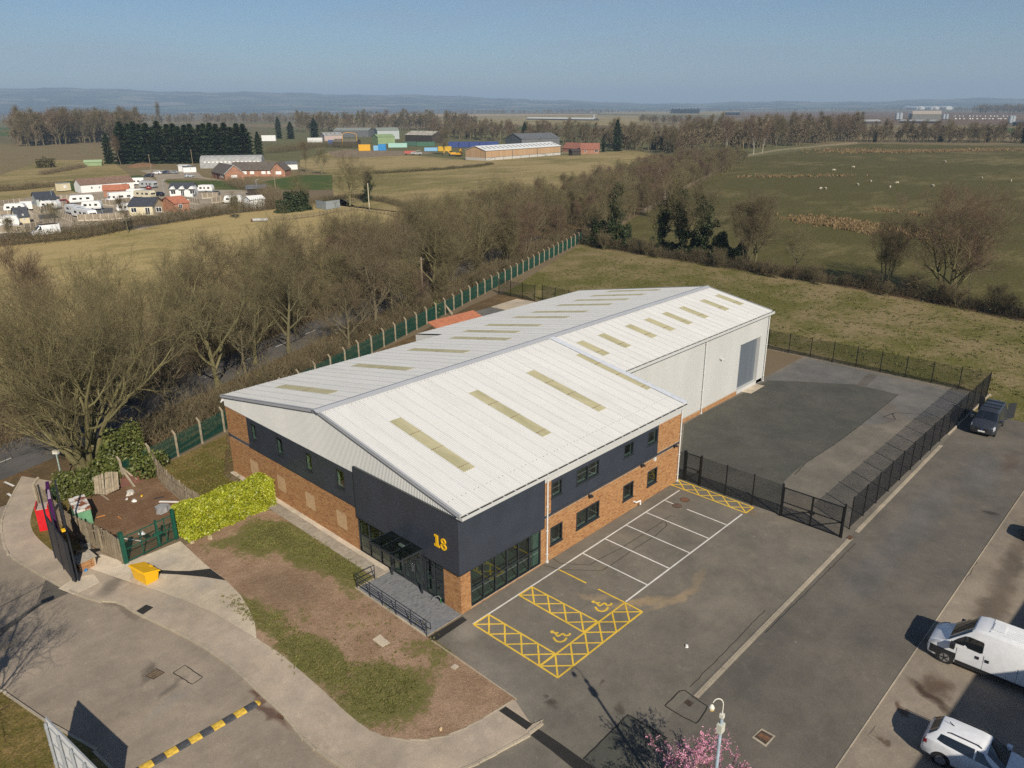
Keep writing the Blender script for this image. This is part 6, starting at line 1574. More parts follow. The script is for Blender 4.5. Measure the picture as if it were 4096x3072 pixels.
def leaf_mat(name, cols, spec=.3, rough=.6):
    t = NT(name)
    r = t.new('ShaderNodeValToRGB'); el = r.color_ramp.elements
    while len(el) < len(cols): el.new(.5)
    for i, c in enumerate(cols): el[i].position = i / (len(cols) - 1); el[i].color = (*c, 1)
    t.link(t.rnd(), r.inputs['Fac'])
    n = t.noise(.9, 4, .6)
    c = t.mix(1.0, r.outputs['Color'], t.mix(t.ramp(n, .3, .7), (.70, .70, .70), (1.2, 1.2, 1.2)), 'MULTIPLY')
    t.set(c, rough, 0, spec)
    t.bsdf.inputs['Subsurface Weight'].default_value = 0
    return t.mat
IVY = leaf_mat('ivy_leaf', [(.020, .032, .012), (.038, .055, .018), (.03, .045, .017), (.06, .075, .026)])
CONIF = leaf_mat('conifer_needles', [(.022, .036, .014), (.034, .054, .020), (.042, .062, .024), (.028, .043, .016)], .2, .8)
LAUREL = leaf_mat('bright_laurel_leaf', [(.27, .30, .010), (.36, .37, .018), (.20, .25, .008), (.44, .43, .05), (.13, .18, .008)], .5, .45)
HOLLY = leaf_mat('bush_leaf', [(.065, .085, .016), (.105, .125, .028), (.14, .15, .04), (.05, .065, .014)], .4, .5)
BRAMBLE = leaf_mat('bramble_leaf', [(.085, .075, .030), (.12, .10, .045), (.10, .085, .04), (.07, .075, .022)])
BLOSSOM = leaf_mat('pink_blossom', [(.62, .26, .36), (.70, .36, .46), (.54, .19, .30), (.74, .46, .54)], .2, .7)
BUDS = leaf_mat('catkins', [(.20, .155, .085), (.26, .20, .12)])

def rotv(v, ax, ang):
    c = np.cos(ang)[:, None]; s = np.sin(ang)[:, None]
    return v * c + np.cross(ax, v) * s + ax * (ax * v).sum(1, keepdims=True) * (1 - c)
def unit(v): return v / np.maximum(np.linalg.norm(v, axis=-1, keepdims=True), 1e-9)
def grow(P, R, n, t0, t1, L, ang, k, jit, up, ratio, rng, lfall=.45, droop=0.0, tip=.30, rmin=.004):
    """n children on every branch of P (N,K,3); returns their points and radii"""
    N, K, _ = P.shape
    t = (np.tile((np.arange(n) + rng.rand(N, n)) / n, 1).reshape(N, n)) * (t1 - t0) + t0
    f = t * (K - 1); i = np.minimum(f.astype(int), K - 2); w = (f - i)[..., None]
    idx = np.arange(N)[:, None]
    pos = P[idx, i] * (1 - w) + P[idx, i + 1] * w
    tan = unit(P[idx, i + 1] - P[idx, i]); rad = R[idx, i] * (1 - w[..., 0]) + R[idx, i + 1] * w[..., 0]
    pos, tan, rad, t = pos.reshape(-1, 3), tan.reshape(-1, 3), rad.reshape(-1), t.reshape(-1)
    M_ = len(pos)
    ph = (np.tile(np.arange(n) * 2.4, (N, 1)) + rng.rand(N, 1) * 6.28).reshape(-1) + rng.randn(M_) * .5
    a = unit(np.cross(tan, rng.randn(M_, 3))); ref = unit(np.cross(tan, np.tile([0.31, .77, .55], (M_, 1))))
    perp = rotv(ref, tan, ph)
    an = ang * (0.75 + .5 * rng.rand(M_))
    d = unit(tan * np.cos(an)[:, None] + perp * np.sin(an)[:, None])
    ln = L * (1 - lfall * (t - t0) / max(t1 - t0, 1e-6)) * (.65 + .7 * rng.rand(M_))
    Q = np.zeros((M_, k + 1, 3)); Q[:, 0] = pos
    for s in range(k):
        d = unit(d + rng.randn(M_, 3) * jit + np.array([0, 0, up]) - np.array([0, 0, droop]) * (s / k))
        Q[:, s + 1] = Q[:, s] + d * (ln / k)[:, None]
    r0 = np.maximum(rad * ratio, rmin)
    RR = np.maximum(r0[:, None] * np.linspace(1, tip, k + 1)[None], rmin * .6)
    return Q, RR
def tubes_np(P, R, sides):
    N, K, _ = P.shape
    T = np.zeros_like(P); T[:, 1:-1] = P[:, 2:] - P[:, :-2]; T[:, 0] = P[:, 1] - P[:, 0]; T[:, -1] = P[:, -1] - P[:, -2]
    T = unit(T); ref = np.where(np.abs(T[..., 2:3]) > .9, np.array([1., 0, 0]), np.array([0, 0, 1.]))
    U = unit(np.cross(T, ref)); V = np.cross(T, U)
    th = np.arange(sides) * 2 * np.pi / sides
    ring = P[:, :, None] + R[:, :, None, None] * (np.cos(th)[:, None] * U[:, :, None] + np.sin(th)[:, None] * V[:, :, None])
    verts = ring.reshape(-1, 3)
    n = np.arange(N)[:, None, None] * K * sides; k = np.arange(K - 1)[None, :, None] * sides; s = np.arange(sides)[None, None]
    a = n + k + s; b = n + k + (s + 1) % sides
    return verts, np.stack([a, b, b + sides, a + sides], -1).reshape(-1, 4)
class Acc:
    def __init__(s): s.V = []; s.F = []; s.n = 0
    def add(s, VF):
        s.V.append(VF[0]); s.F.append(VF[1] + s.n); s.n += len(VF[0])
    def mesh(s, name, mat, smooth=False): return fastmesh(name, np.concatenate(s.V), np.concatenate(s.F), [mat], smooth=smooth)
def leaf_quads(C, size, rng, flat_=0.0):
    n = len(C); d = unit(rng.randn(n, 3)); d[:, 2] *= (1 - flat_); d = unit(d); e = unit(np.cross(d, rng.randn(n, 3)))
    s = size * (.6 + .8 * rng.rand(n, 1))
    q = np.stack([C - d * s, C + e * s * .55, C + d * s, C - e * s * .55], 1)
    return q.reshape(-1, 3), np.arange(n * 4).reshape(n, 4)

def trunk_line(h, lean, k, rng, jit=.06):
    p = np.zeros((k + 1, 3)); d = np.array([lean[0], lean[1], 1.0])
    for i in range(k): d = d + np.append(rng.randn(2) * jit, 0); p[i + 1] = p[i] + d / np.linalg.norm(d) * h / k
    return p[None]

def bare_tree(seed, H, r0=.22, spread=1.0, bole=.28, stems=1, n=(11, 7, 7, 9), up=.10, lens=(.50, .42, .44, .50), twig=.0085, droop=0.0, angs=(.85, .75, .7, .7), bmat=None, tmat=None, name='tree', ivy=0, lvl4=True, kmat=None):
    """returns meshes: trunk (with its limbs), crown (fine branches and twigs), ivy"""
    rng = np.random.RandomState(seed); A, B = Acc(), Acc()
    tr, rr = [], []
    for s in range(stems):
        a = s * 6.28 / stems + rng.rand() * .7; sp = .0 if stems == 1 else (.26 + .22 * rng.rand()) * spread
        P = trunk_line(H * (.80 if stems == 1 else .80 + .15 * rng.rand()), (math.cos(a) * sp + rng.randn() * .04, math.sin(a) * sp + rng.randn() * .04), 9, rng)
        if stems > 1: P += np.array([math.cos(a), math.sin(a), 0]) * r0 * .8
        tr.append(P); rr.append((r0 * (1 if stems == 1 else .62)) * np.linspace(1, .14, 10)[None] * np.array([1.35, 1.06] + [1] * 8))
    P0, R0 = np.concatenate(tr), np.concatenate(rr)
    A.add(tubes_np(P0, R0, 8))
    P1, R1 = grow(P0, R0, n[0], bole, .97, H * lens[0] * spread, angs[0], 6, .13, up, .62, rng, .55, droop)
    A.add(tubes_np(P1, R1, 5))
    P2, R2 = grow(P1, R1, n[1], .22, .98, H * lens[0] * lens[1] * spread, angs[1], 5, .16, up * .8, .60, rng, .4, droop)
    A.add(tubes_np(P2, R2, 4))
    P3, R3 = grow(P2, R2, n[2], .18, 1.0, H * lens[0] * lens[1] * lens[2] * 1.25, angs[2], 3, .2, up * .6, .6, rng, .3, droop, rmin=twig)
    B.add(tubes_np(P3, R3, 3))
    if lvl4:
        P4, R4 = grow(P3, R3, n[3], .12, 1.0, H * lens[0] * lens[1] * lens[2] * lens[3] * 1.35, angs[3], 2, .2, up * .5, .7, rng, .2, droop, rmin=twig)
        B.add(tubes_np(P4, R4, 3))
    iv = None
    if ivy:
        C = []
        for Pq, Rq, m_, tt in ((P0, R0, ivy, .75), (P1, R1, int(ivy * .5), .4)):
            i = rng.randint(0, len(Pq), m_); f = rng.rand(m_) * tt * (Pq.shape[1] - 1); k = f.astype(int); w = (f - k)[:, None]
            c = Pq[i, k] * (1 - w) + Pq[i, np.minimum(k + 1, Pq.shape[1] - 1)] * w
            cl = rng.randn(46, 3) * .62; C.append(c + cl[(f * 5 + i * 3).astype(int) % 46] * (1.15 - .6 * f / max(tt * 9, 1))[:, None] + rng.randn(m_, 3) * .24)
        iv = fastmesh(name + '_ivy', *leaf_quads(np.concatenate(C), .16, rng), [IVY])
    return A.mesh(name + '_trunk', bmat or BARK), B.mesh(name + '_crown', tmat or TWIG), iv

def plant_tree(P, name, label, xy, rz=0.0, s=1.0, group=None, sz=None, cat='tree'):
    o = thing(name, label, cat, (xy[0], xy[1], -.03), rz, group)
    o.scale = (s, s, sz or s)
    put('trunk', P[0], o); put('crown', P[1], o)
    if P[2] is not None: put('ivy', P[2], o)
    return o
OAK = [bare_tree(11, 13, .26, 1.0, .17, name='oak_a', tmat=TWIG_OL, bmat=BARK_MOSS), bare_tree(12, 13, .24, .95, .15, name='oak_b'), bare_tree(13, 13, .25, 1.05, .20, n=(12, 7, 7, 9), name='oak_c', tmat=TWIG_OL)]
ASH = [bare_tree(21, 14, .17, .62, .30, n=(12, 6, 6, 8), up=.26, angs=(.6, .6, .65, .7), name='ash_a'), bare_tree(22, 14, .15, .55, .35, n=(11, 6, 6, 8), up=.28, angs=(.55, .6, .65, .7), name='ash_b', tmat=TWIG_RED)]
IVYT = [bare_tree(31, 13, .20, .95, .26, n=(11, 7, 6, 8), up=.16, name='ivy_a', ivy=4200, tmat=TWIG_OL), bare_tree(32, 13, .18, .9, .30, n=(11, 7, 6, 8), up=.18, name='ivy_b', ivy=3600)]
BIRCH = [bare_tree(41, 13, .10, .42, .25, n=(16, 6, 5, 6), up=.16, angs=(.7, .6, .6, .7), bmat=PALEBARK, tmat=TWIG_RED, name='birch')]
SHRUB = [bare_tree(51, 4.2, .07, .95, .10, stems=6, n=(6, 5, 5, 5), up=.16, twig=.008, name='shrub_a'), bare_tree(52, 4.0, .06, .9, .10, stems=7, n=(6, 5, 4, 5), up=.2, twig=.008, name='shrub_b', tmat=TWIG)]
THICK = [bare_tree(61, 9, .11, .62, .18, stems=4, n=(8, 6, 5, 7), up=.24, twig=.009, name='thicket_a', tmat=TWIG_OL), bare_tree(62, 9.5, .10, .58, .18, stems=5, n=(8, 5, 5, 6), up=.26, twig=.009, name='thicket_b', tmat=TWIG_RED)]
BIG = bare_tree(71, 13.6, .42, 1.18, .14, stems=7, n=(11, 7, 7, 7), up=.17, lens=(.52, .40, .42, .5), angs=(.62, .6, .6, .65), twig=.008, bmat=BARK_MOSS, tmat=TWIG_OL, name='big_tree')
MULTI = bare_tree(72, 11, .17, .8, .2, stems=4, n=(8, 6, 6, 8), up=.22, angs=(.6, .65, .65, .7), name='multi_tree')
BROAD = bare_tree(73, 14.2, .36, 1.18, .10, stems=4, n=(11, 7, 7, 9), up=.08, angs=(.75, .75, .7, .7), tmat=TWIG_RED, bmat=BARK_MOSS, name='broad_tree')

# the row beside the lane
plant_tree(BIG, 'bare_tree', 'huge spreading bare tree with many upright limbs at the road bend', (-8.0, 35.8), .4)
def T(P, lab, xy, s=1.0, rz=None, name='bare_tree', group=None, sz=None):
    return plant_tree(P, name, lab, xy, random.uniform(0, 6.28) if rz is None else rz, s, group, sz)
T(ASH[1], 'brown topped bare tree rising behind the huge spreading tree', (-2.2, 56.5), 1.12)
T(OAK[0], 'bare oak with leaning mossy trunk behind the green palings nearest the gable', (8.0, 45.4), 1.08, 1.0)
T(OAK[1], 'bare oak beyond the lane above the eaves corner', (14.0, 56.6), 1.08)
T(OAK[2], 'tangled bare tree over the lane above the first rooflight', (20.0, 52.0), .95)
T(OAK[1], 'pale trunked bare oak above the warehouse skylights beside the palings', (31.4, 50.0), 1.12, 2.0)
T(OAK[0], 'forked bare tree with V shaped stems behind the timber pole', (50.5, 61.0), 1.05, 3.2)
T(OAK[2], 'bare tree beyond the lane behind the pale trunked oak', (28.0, 66.5), 1.02)
T(ASH[0], 'slim bare tree between the pale trunked oak and the timber pole', (38.2, 55.2), .80)
lane_lab = 'bare tree in the thick row along the green palings'
rs_ = random.Random(3)
for (x, y, k, s) in [(-14, 52, 0, .8), (6, 62, 1, .72), (22, 62, 2, .80), (36, 66, 0, .92), (44, 59, 1, .86), (44, 71, 2, .95), (56, 64, 2, .92), (58, 74, 1, .98), (66, 67, 0, .90), (70, 77, 2, .96), (75, 70, 1, .92), (80, 81, 0, .96), (84, 74, 2, .88), (91, 78, 1, .92), (92, 87, 0, .98), (99, 81, 2, .92), (101, 91, 1, .95), (63, 80, 0, .85), (50, 76, 2, .85), (76, 86, 1, .90), (24.5, 47.2, 1, .66), (11.5, 46.8, 2, .72), (18, 58, 2, .95), (0, 49, 2, .7), (4, 60, 0, .8), (27, 61.5, 1, .95), (1.5, 43.5, 1, .66), (5, 51, 2, .85), (14.5, 50.2, 0, .82), (10, 55, 1, .9), (-4, 47, 2, .6), (12, 63.5, 0, .8), (31, 69, 1, .9), (40, 70, 1, .98), (55.5, 70, 0, .98), (62, 73, 2, .95), (68, 83, 1, .9), (87, 84, 0, .9), (96, 92, 1, .9), (46, 66, 2, .9)]:
    T(OAK[k], lane_lab, (x + rs_.uniform(-.8, .8), y + rs_.uniform(-.8, .8)), s, group='row of bare trees along the palings')
for i in range(72):
    t_ = (i + rs_.random()) / 72; x = 0 + 108 * t_; y = 35.2 + .402 * (x - 2) + rs_.choice((2.6, 3.6, 13.5, 15, 17, 19, 22))
    T(THICK[i % 2], 'slender many stemmed bare sapling among the lane trees', (x, y), rs_.uniform(.6, 1.12) * (.8 if x < 26 else 1), name='sapling', group='saplings among the lane trees')
for i in range(22):
    x = -6 + 112 * i / 21; y = 34 + .405 * (x - 2) + rs_.uniform(1.5, 4.0)
    if x < 3 and i % 2: continue
    T(SHRUB[i % 2], 'low bare shrub at the outer foot of the green palings', (x, y), rs_.uniform(.4, .75), name='bare_shrub', group='shrubs at the foot of the palings')

# belt between the barn field and the sheep pasture
belt = smooth_line([(106, 92), (128, 104), (160, 112), (200, 130), (250, 148), (300, 166), (352, 186)], 6)
rs_ = random.Random(8); k = 0
for (x, y, a) in walk(belt, 5.6)[:50]:
    for off in (-17, -12, -7, -2, 4, 9):
        xx, yy = x - math.sin(a) * (off + rs_.uniform(-2.5, 2.5)), y + math.cos(a) * (off + rs_.uniform(-2.5, 2.5)); k += 1
        P = (THICK + THICK + ASH + OAK)[rs_.randint(0, 8)]
        T(P, 'bare tree in the dense belt beside the pasture fence', (xx, yy), rs_.uniform(.62, .95) * (1.0 if P in THICK else .75), name='belt_tree', group='trees of the belt between the two fields')
T(BIRCH[0], 'pale stemmed birch standing out of the belt by the pasture fence', G(2655, 880), 1.25, name='birch_tree')
T(BIRCH[0], 'white birch near the end of the barn field fence', G(2705, 650), 1.05, name='birch_tree')
for q, lab in (((2935, 625), 'first pale birch on the wood edge by the pasture fence'), ((3045, 622), 'second pale birch on the wood edge by the pasture fence'), ((3080, 617), 'leaning pale birch further along the pasture fence')): T(BIRCH[0], lab, (G(*q)[0] + 6, G(*q)[1] + 8), 1.7, name='birch_tree')

# scrub line behind the grass plot
ivy_lab = ['ivy covered tree at the end of the green palings', 'ivy clad double stemmed tree beside the open gap in the scrub', 'tall ivy covered tree in the middle of the scrub line', 'leaning ivy tree behind the dark evergreen bushes']
for q, lab, k, s in (((2430, 992), ivy_lab[0], 0, 1.12), ((2618, 1012), ivy_lab[1], 1, 1.05), ((2720, 1028), ivy_lab[2], 0, 1.1), ((2800, 1040), ivy_lab[3], 1, 1.12)):
    x, y = G(*q); T(IVYT[k], lab, (x + 1.2, y), s, name='ivy_tree')
T(MULTI, 'bare pale limbed tree right of the evergreen bushes', (G(2975, 1072)[0] + 1, G(2975, 1072)[1]), 1.06, .5)
T(OAK[1], 'second bare tree close behind the pale limbed tree', (G(3010, 1074)[0] + .6, G(3010, 1074)[1]), .92)
T(OAK[2], 'small crooked bare tree alone in the scrub line', (G(3172, 1098)[0] + 1, G(3172, 1098)[1]), .60)
T(MULTI, 'upright many stemmed bare tree before the broad tree', (G(3530, 1158)[0] + 1, G(3530, 1158)[1]), .86, 2.2)
T(BROAD, 'broad wide crowned bare tree with reddish edge on the scrub line', (102.6, 2.6), 1.02, 1.2)
T(ASH[1], 'thin leaning bare tree under the broad reddish crown', (G(3870, 1212)[0] + .5, G(3870, 1212)[1]), .72)
T(OAK[0], 'bare tree at the far end of the scrub line', (94.5, -12.5), .75)
rs_ = random.Random(5)
for i in range(34):
    t_ = i / 33; x = 101.5 - 6.5 * t_ + rs_.uniform(-.2, 3.6); y = 72 - 92 * t_ + rs_.uniform(-1, 1)
    T(SHRUB[i % 2], 'low bare shrub in the scrub line behind the grass plot', (x, y), rs_.uniform(.45, .85), name='bare_shrub', group='shrubs of the scrub line')
def leafy(seed, n, rx, ry, rz, size, mat, name, core=True):
    rng = np.random.RandomState(seed); d = unit(rng.randn(n, 3)); d[:, 2] = np.abs(d[:, 2])
    lump = 1 + .22 * np.sin(d[:, 0] * 5 + seed) * np.sin(d[:, 1] * 6 + 1) + .15 * np.sin(d[:, 2] * 9 + seed * 2)
    r = (.55 + .5 * rng.rand(n) ** .5) * lump
    C = d * r[:, None] * np.array([rx, ry, rz])
    return fastmesh(name, *leaf_quads(C, size, rng), [mat])
EVER = [leafy(3, 3800, 1.7, 1.7, 3.6, .19, IVY, 'evergreen_a'), leafy(4, 3200, 2.1, 1.9, 2.7, .19, IVY, 'evergreen_b')]
STEM = MB().tube([(0, 0, 0), (.1, 0, 1.2), (.0, .1, 2.0)], [.09, .06, .03], 6).tube([(0, 0, 0), (-.4, .2, 1.2)], [.06, .03], 6).mesh('bush_stem', BARK)
def bush(name, label, xy, me, s, rz=0, group=None, z=0):
    o = thing(name, label, 'bush', (xy[0], xy[1], z), rz, group); o.scale = s if hasattr(s, '__len__') else (s, s, s)
    put('foliage', me, o); put('stem', STEM, o); return o
for i, (q, s) in enumerate((((2360, 985), 1.2), ((2400, 992), 1.15), ((2470, 1000), 1.1), ((2660, 1020), .75), ((2760, 1036), 1.15), ((2800, 1045), .95), ((2850, 1052), 1.2), ((2900, 1058), 1.05), ((2935, 1062), .85))):
    x, y = G(*q); bush('evergreen_bush', '%s dark evergreen bush of the scrub line, counted from the green palings' % ['first', 'second', 'third', 'fourth', 'fifth', 'sixth', 'seventh', 'eighth', 'ninth'][i], (x + 2.4, y), EVER[i % 2], s, i * 1.3, 'evergreen bushes of the scrub line')
# a post and rail fence hidden in the scrub and round the pasture
RAILM = flat('grey_fence_rail', (.15, .12, .08), .9, var=.2)
PALE_RAIL = flat('pale_fence_rail', (.33, .27, .19), .9, var=.2)
def rail_fence(label, path, step=2.0, H=1.15, mat=None, rails=3, cat='fence'):
    mat = mat or RAILM; o = thing('rail_fence', label, cat, (path[0][0], path[0][1], 0)); pts = walk(path, step); bx, by = path[0]
    pm = MB().box(-.06, .06, -.06, .06, 0, H).mesh('post', mat)
    for (x, y, a) in pts[:290]: put('post', pm, o, (x - bx, y - by, 0), a)
    m = MB()
    for (x0, y0, _), (x1, y1, _) in zip(pts, pts[1:]):
        for k in range(rails): z = H * (.9 - k * .32); m.bar((x0 - bx, y0 - by, z), (x1 - bx, y1 - by, z), .05, .10)
    m.build('rails', mat, o, kind='stuff'); return o
rail_fence('dark post and rail fence half hidden in the scrub line', smooth_line([(103.5, 70), (101, 20), (97, -8), (93, -30)], 5))
rail_fence('pale post and rail fence along the belt and the wood', [(152, 92), (208, 115), (300, 152), (387, 188.5), (470, 205), (612, 206)], 2.6, 1.2, PALE_RAIL)
rail_fence('dark post and rail fence under the row of trees beyond the pasture', [(614, 206), (625, 150), (632, 98), (640, 40)], 2.6, 1.3)
rail_fence('long pale rail fence beyond the barn field', [G(*q) for q in [(2230, 618), (2440, 601), (2500, 603), (2600, 610), (2700, 622)]], 2.6, 1.2, PALE_RAIL)

poly_sheet('belt_floor', [(106, 84), (150, 91), (208, 114.2), (300, 151), (387, 187.5), (352, 200), (250, 162), (160, 126), (106, 106)], .008, LEAF_LITTER)
poly_sheet('scrub_floor', [(108, 77), (103.5, 16), (97.5, -12), (88, -70), (85.5, -70), (94, -10), (99.5, 17), (104, 76)], .010, LEAF_LITTER)
# bright hedge, bushes
def hedge_leaves():
    rng = np.random.RandomState(9); n = 26000
    x = rng.rand(n) * 6.7; dpt = 1.0
    u = rng.rand(n); Ht = 2.12 + .10 * np.sin(x * 2.1) - .10 * (x / 6.7)
    y = np.zeros(n); z = np.zeros(n); f = u < .42; tp = (u >= .42) & (u < .70); bk = (u >= .70) & (u < .84); en = u >= .84
    wob = .07 * np.sin(x * 3.1) + .05 * np.sin(x * 7.3 + 1)
    y[f] = -dpt + wob[f] + rng.rand(f.sum()) * .22; z[f] = rng.rand(f.sum()) * Ht[f]
    y[tp] = (rng.rand(tp.sum()) * 2 - 1) * dpt; z[tp] = Ht[tp] - rng.rand(tp.sum()) * .18
    y[bk] = dpt - rng.rand(bk.sum()) * .22; z[bk] = rng.rand(bk.sum()) * Ht[bk]
    y[en] = (rng.rand(en.sum()) * 2 - 1) * dpt; z[en] = rng.rand(en.sum()) * Ht[en]; x[en] = np.where(rng.rand(en.sum()) < .5, rng.rand(en.sum()) * .2, 6.7 - rng.rand(en.sum()) * .2)
    C = np.stack([x, y, z], 1) + rng.randn(n, 3) * .03
    return fastmesh('hedge_leaves', *leaf_quads(C, .075, rng), [LAUREL])
hg = thing('laurel_hedge', 'clipped bright yellow green laurel hedge beside the green gate', 'hedge', (-7.35, 19.75, .07), math.radians(4))
put('foliage', hedge_leaves(), hg)
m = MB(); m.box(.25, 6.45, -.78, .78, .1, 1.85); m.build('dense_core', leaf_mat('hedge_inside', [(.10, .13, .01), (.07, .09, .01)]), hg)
m = MB()
for i in range(9): m.tube([(.4 + i * .74, 0, 0), (.4 + i * .74 + random.uniform(-.1, .1), 0, .4)], .05, 6)
m.build('stems', BARK, hg, kind='stuff')
BUSHL = leafy(6, 9000, 2.3, 2.1, 3.3, .13, HOLLY, 'big_bush'); BUSHS = leafy(7, 4200, 1.7, 1.3, 1.75, .12, HOLLY, 'small_bush')
bush('green_bush', 'large rounded green bush under the huge spreading tree', (-6.0, 32.6), BUSHL, 1.0)
bush('green_bush', 'small olive green bush behind the fallen fence panel', (-9.9, 32.2), BUSHS, 1.0)
bush('ivy_clump', 'green ivy clump on the palings below the timber pole', (42.8, 51.4), leafy(8, 1600, 1.8, .5, 2.1, .14, HOLLY, 'ivy_clump'), 1.0, .4)

# pink blossom tree in front of the lamp post
def pink_tree():
    rng = np.random.RandomState(77); A, B = Acc(), Acc(); H = 6.2
    P0 = trunk_line(H * .75, (.02, .03), 8, rng); R0 = .11 * np.linspace(1, .2, 9)[None]
    A.add(tubes_np(P0, R0, 8)); P1, R1 = grow(P0, R0, 11, .25, .95, 2.7, .8, 6, .12, .14, .6, rng, .4); A.add(tubes_np(P1, R1, 5))
    P2, R2 = grow(P1, R1, 8, .2, 1, 1.25, .7, 4, .15, .12, .6, rng, .3); B.add(tubes_np(P2, R2, 4)); P3, R3 = grow(P2, R2, 7, .2, 1, .6, .6, 3, .16, .12, .6, rng, .2, rmin=.006); B.add(tubes_np(P3, R3, 3))
    N, K, _ = P3.shape; i = rng.randint(0, N, 7500); f = rng.rand(7500) * (K - 1.01); k = f.astype(int); w = (f - k)[:, None]
    C = P3[i, k] * (1 - w) + P3[i, k + 1] * w + rng.randn(7500, 3) * .03
    return A.mesh('pink_trunk', BARK), B.mesh('pink_branches', TWIG_RED), fastmesh('pink_blossom', *leaf_quads(C, .042, rng), [BLOSSOM])
pt = pink_tree(); o = thing('blossom_tree', 'pink blossom tree at the foot of the lamp post', 'tree', (-2.9, -17.1, 0), .6); o.scale = (1.05, 1.05, .57)
put('trunk', pt[0], o); put('branches', pt[1], o); put('crown', pt[2], o)
o2_ = copy_tree(o); o2_.location = (-6.9, -17.6, 0); o2_.rotation_euler.z = 2.4; o2_['label'] = 'second pink blossom tree just below the edge of the view'
# two trees just off the picture whose shade falls on the road at its left edge
T(OAK[1], 'bare tree on the far verge of the road, leaning over the kerb', (-25.5, 6.5), .9)
T(OAK[2], 'bare tree by the road bend opposite the red cabinet', (-27.0, 16.5), .85)

# rushes and tufts of grass
RUSH = leaf_mat('dry_rush', [(.27, .185, .095), (.33, .235, .125), (.22, .15, .075), (.18, .135, .06)], .1, .9)
GBLADE = leaf_mat('grass_blade', [(.085, .10, .021), (.125, .128, .036), (.18, .155, .062), (.105, .115, .027)], .2, .8)
def tufts(name, pts, blades, h, w, mat, seed, label):
    rng = np.random.RandomState(seed); n = len(pts); P = np.repeat(np.asarray(pts, float), blades, 0); m_ = len(P)
    hh = np.repeat(h * (.5 + rng.rand(n)), blades) * (.6 + .6 * rng.rand(m_)); a = rng.rand(m_) * 6.28; sp = rng.rand(m_) * w
    base = np.stack([P[:, 0] + np.cos(a) * sp, P[:, 1] + np.sin(a) * sp, P[:, 2]], 1); tip = base + np.stack([np.cos(a) * hh * .5, np.sin(a) * hh * .5, hh], 1)
    side = np.stack([-np.sin(a), np.cos(a), a * 0], 1) * (w * .16 + .012)
    V = np.stack([base - side, base + side, tip], 1).reshape(-1, 3)
    o = put(name, fastmesh(name, V, np.arange(m_ * 3).reshape(m_, 3), [mat]), kind='stuff'); tag(o, label, 'grass'); return o
rng = np.random.RandomState(2)
def scatter(c, rx, ry, a, n):
    r = np.sqrt(rng.rand(n)) * (1 + .15 * rng.randn(n)); t_ = rng.rand(n) * 6.28; x, y = r * np.cos(t_) * rx, r * np.sin(t_) * ry
    return np.stack([c[0] + x * math.cos(a) - y * math.sin(a), c[1] + x * math.sin(a) + y * math.cos(a), np.zeros(n)], 1)
c1, c2 = G(3330, 890), G(3560, 925)
ang_ = math.atan2(c2[1] - c1[1], c2[0] - c1[0])
pts = np.concatenate([scatter(c1, 14, 9, ang_, 420), scatter(c2, 16, 9, ang_, 380), scatter(G(3600, 850), 9, 3, ang_, 60)])
tufts('rushes', pts, 12, .55, .5, RUSH, 5, 'tan tufts of rush in the near sheep pasture')
far_r = np.concatenate([scatter(G(x, 598 + (x % 37) * .3), 32, 14, -.78, 130) for x in range(3370, 4100, 70)])
tufts('rushes', far_r, 9, .7, 1.2, RUSH, 6, 'tan band of rush along the far pasture edge')
pts = np.concatenate([scatter(G(3180, 706), 26, 5, -.78, 150)]); tufts('rushes', pts, 9, .8, .7, RUSH, 7, 'thin tan strip of rush across the pasture')
pts = [(rs_.uniform(60.5, 97), rs_.uniform(-30, 60), 0) for _ in range(2600)]; tufts('grass', pts, 7, .22, .25, GBLADE, 8, 'short tufts of rough grass on the open plot')
def in_blob(c, rx, ry, a, n, z): p = scatter(c, rx, ry, a, n); p[:, 2] = z; return p
pts = np.concatenate([in_blob((-2.3, 12.6), 1.0, 5.5, .08, 900, .08), in_blob((-7.9, 3.0), 1.0, 3.0, .1, 500, .08), in_blob((-7.0, -1.2), 1.6, 2.2, .3, 450, .08), in_blob((-8.0, 8.2), .7, 3.0, .15, 350, .08), in_blob((-3.4, 15.7), 1.6, 1.6, 0, 450, .08), in_blob((-4.8, 1.5), 3.2, 3.5, 0, 140, .08)])
tufts('grass', pts, 9, .075, .09, GBLADE, 9, 'worn patches of grass on the front plot')
pts = [(rs_.uniform(-4.4, 2.0), rs_.uniform(21.5, 32), .07) for _ in range(900)]; tufts('grass', pts, 8, .09, .1, GBLADE, 10, 'thin lawn grass beside the gable corner')
# ================================================================== caravan park, farms, yards and woods beyond
RH = Vector((RGT.x, RGT.y, 0)).normalized(); FH = Vector((FWD.x, FWD.y, 0)).normalized()
WHITEW = flat('white_render', (.72, .72, .70), .7, var=.06); CREAMW = flat('cream_render', (.62, .55, .38), .8, var=.08); PINKW = flat('pink_grey_wall', (.42, .33, .30), .85, var=.1)
REDBRICK = flat('red_brick_far', (.33, .165, .105), .9, var=.25, scale=1.2); SLATE = flat('dark_slate_roof', (.052, .056, .066), .7, var=.25, scale=1.5); BROWNT = flat('brown_tile_roof', (.185, .115, .082), .9, var=.25, scale=1.5)
GREYT = flat('grey_brown_tile_roof', (.105, .088, .072), .9, var=.25, scale=1.2); ORANGET = flat('orange_tile_roof', (.40, .150, .085), .9, var=.2, scale=1.5); GREYS = flat('grey_sheet_roof', (.30, .30, .29), .7, var=.2, scale=.6)
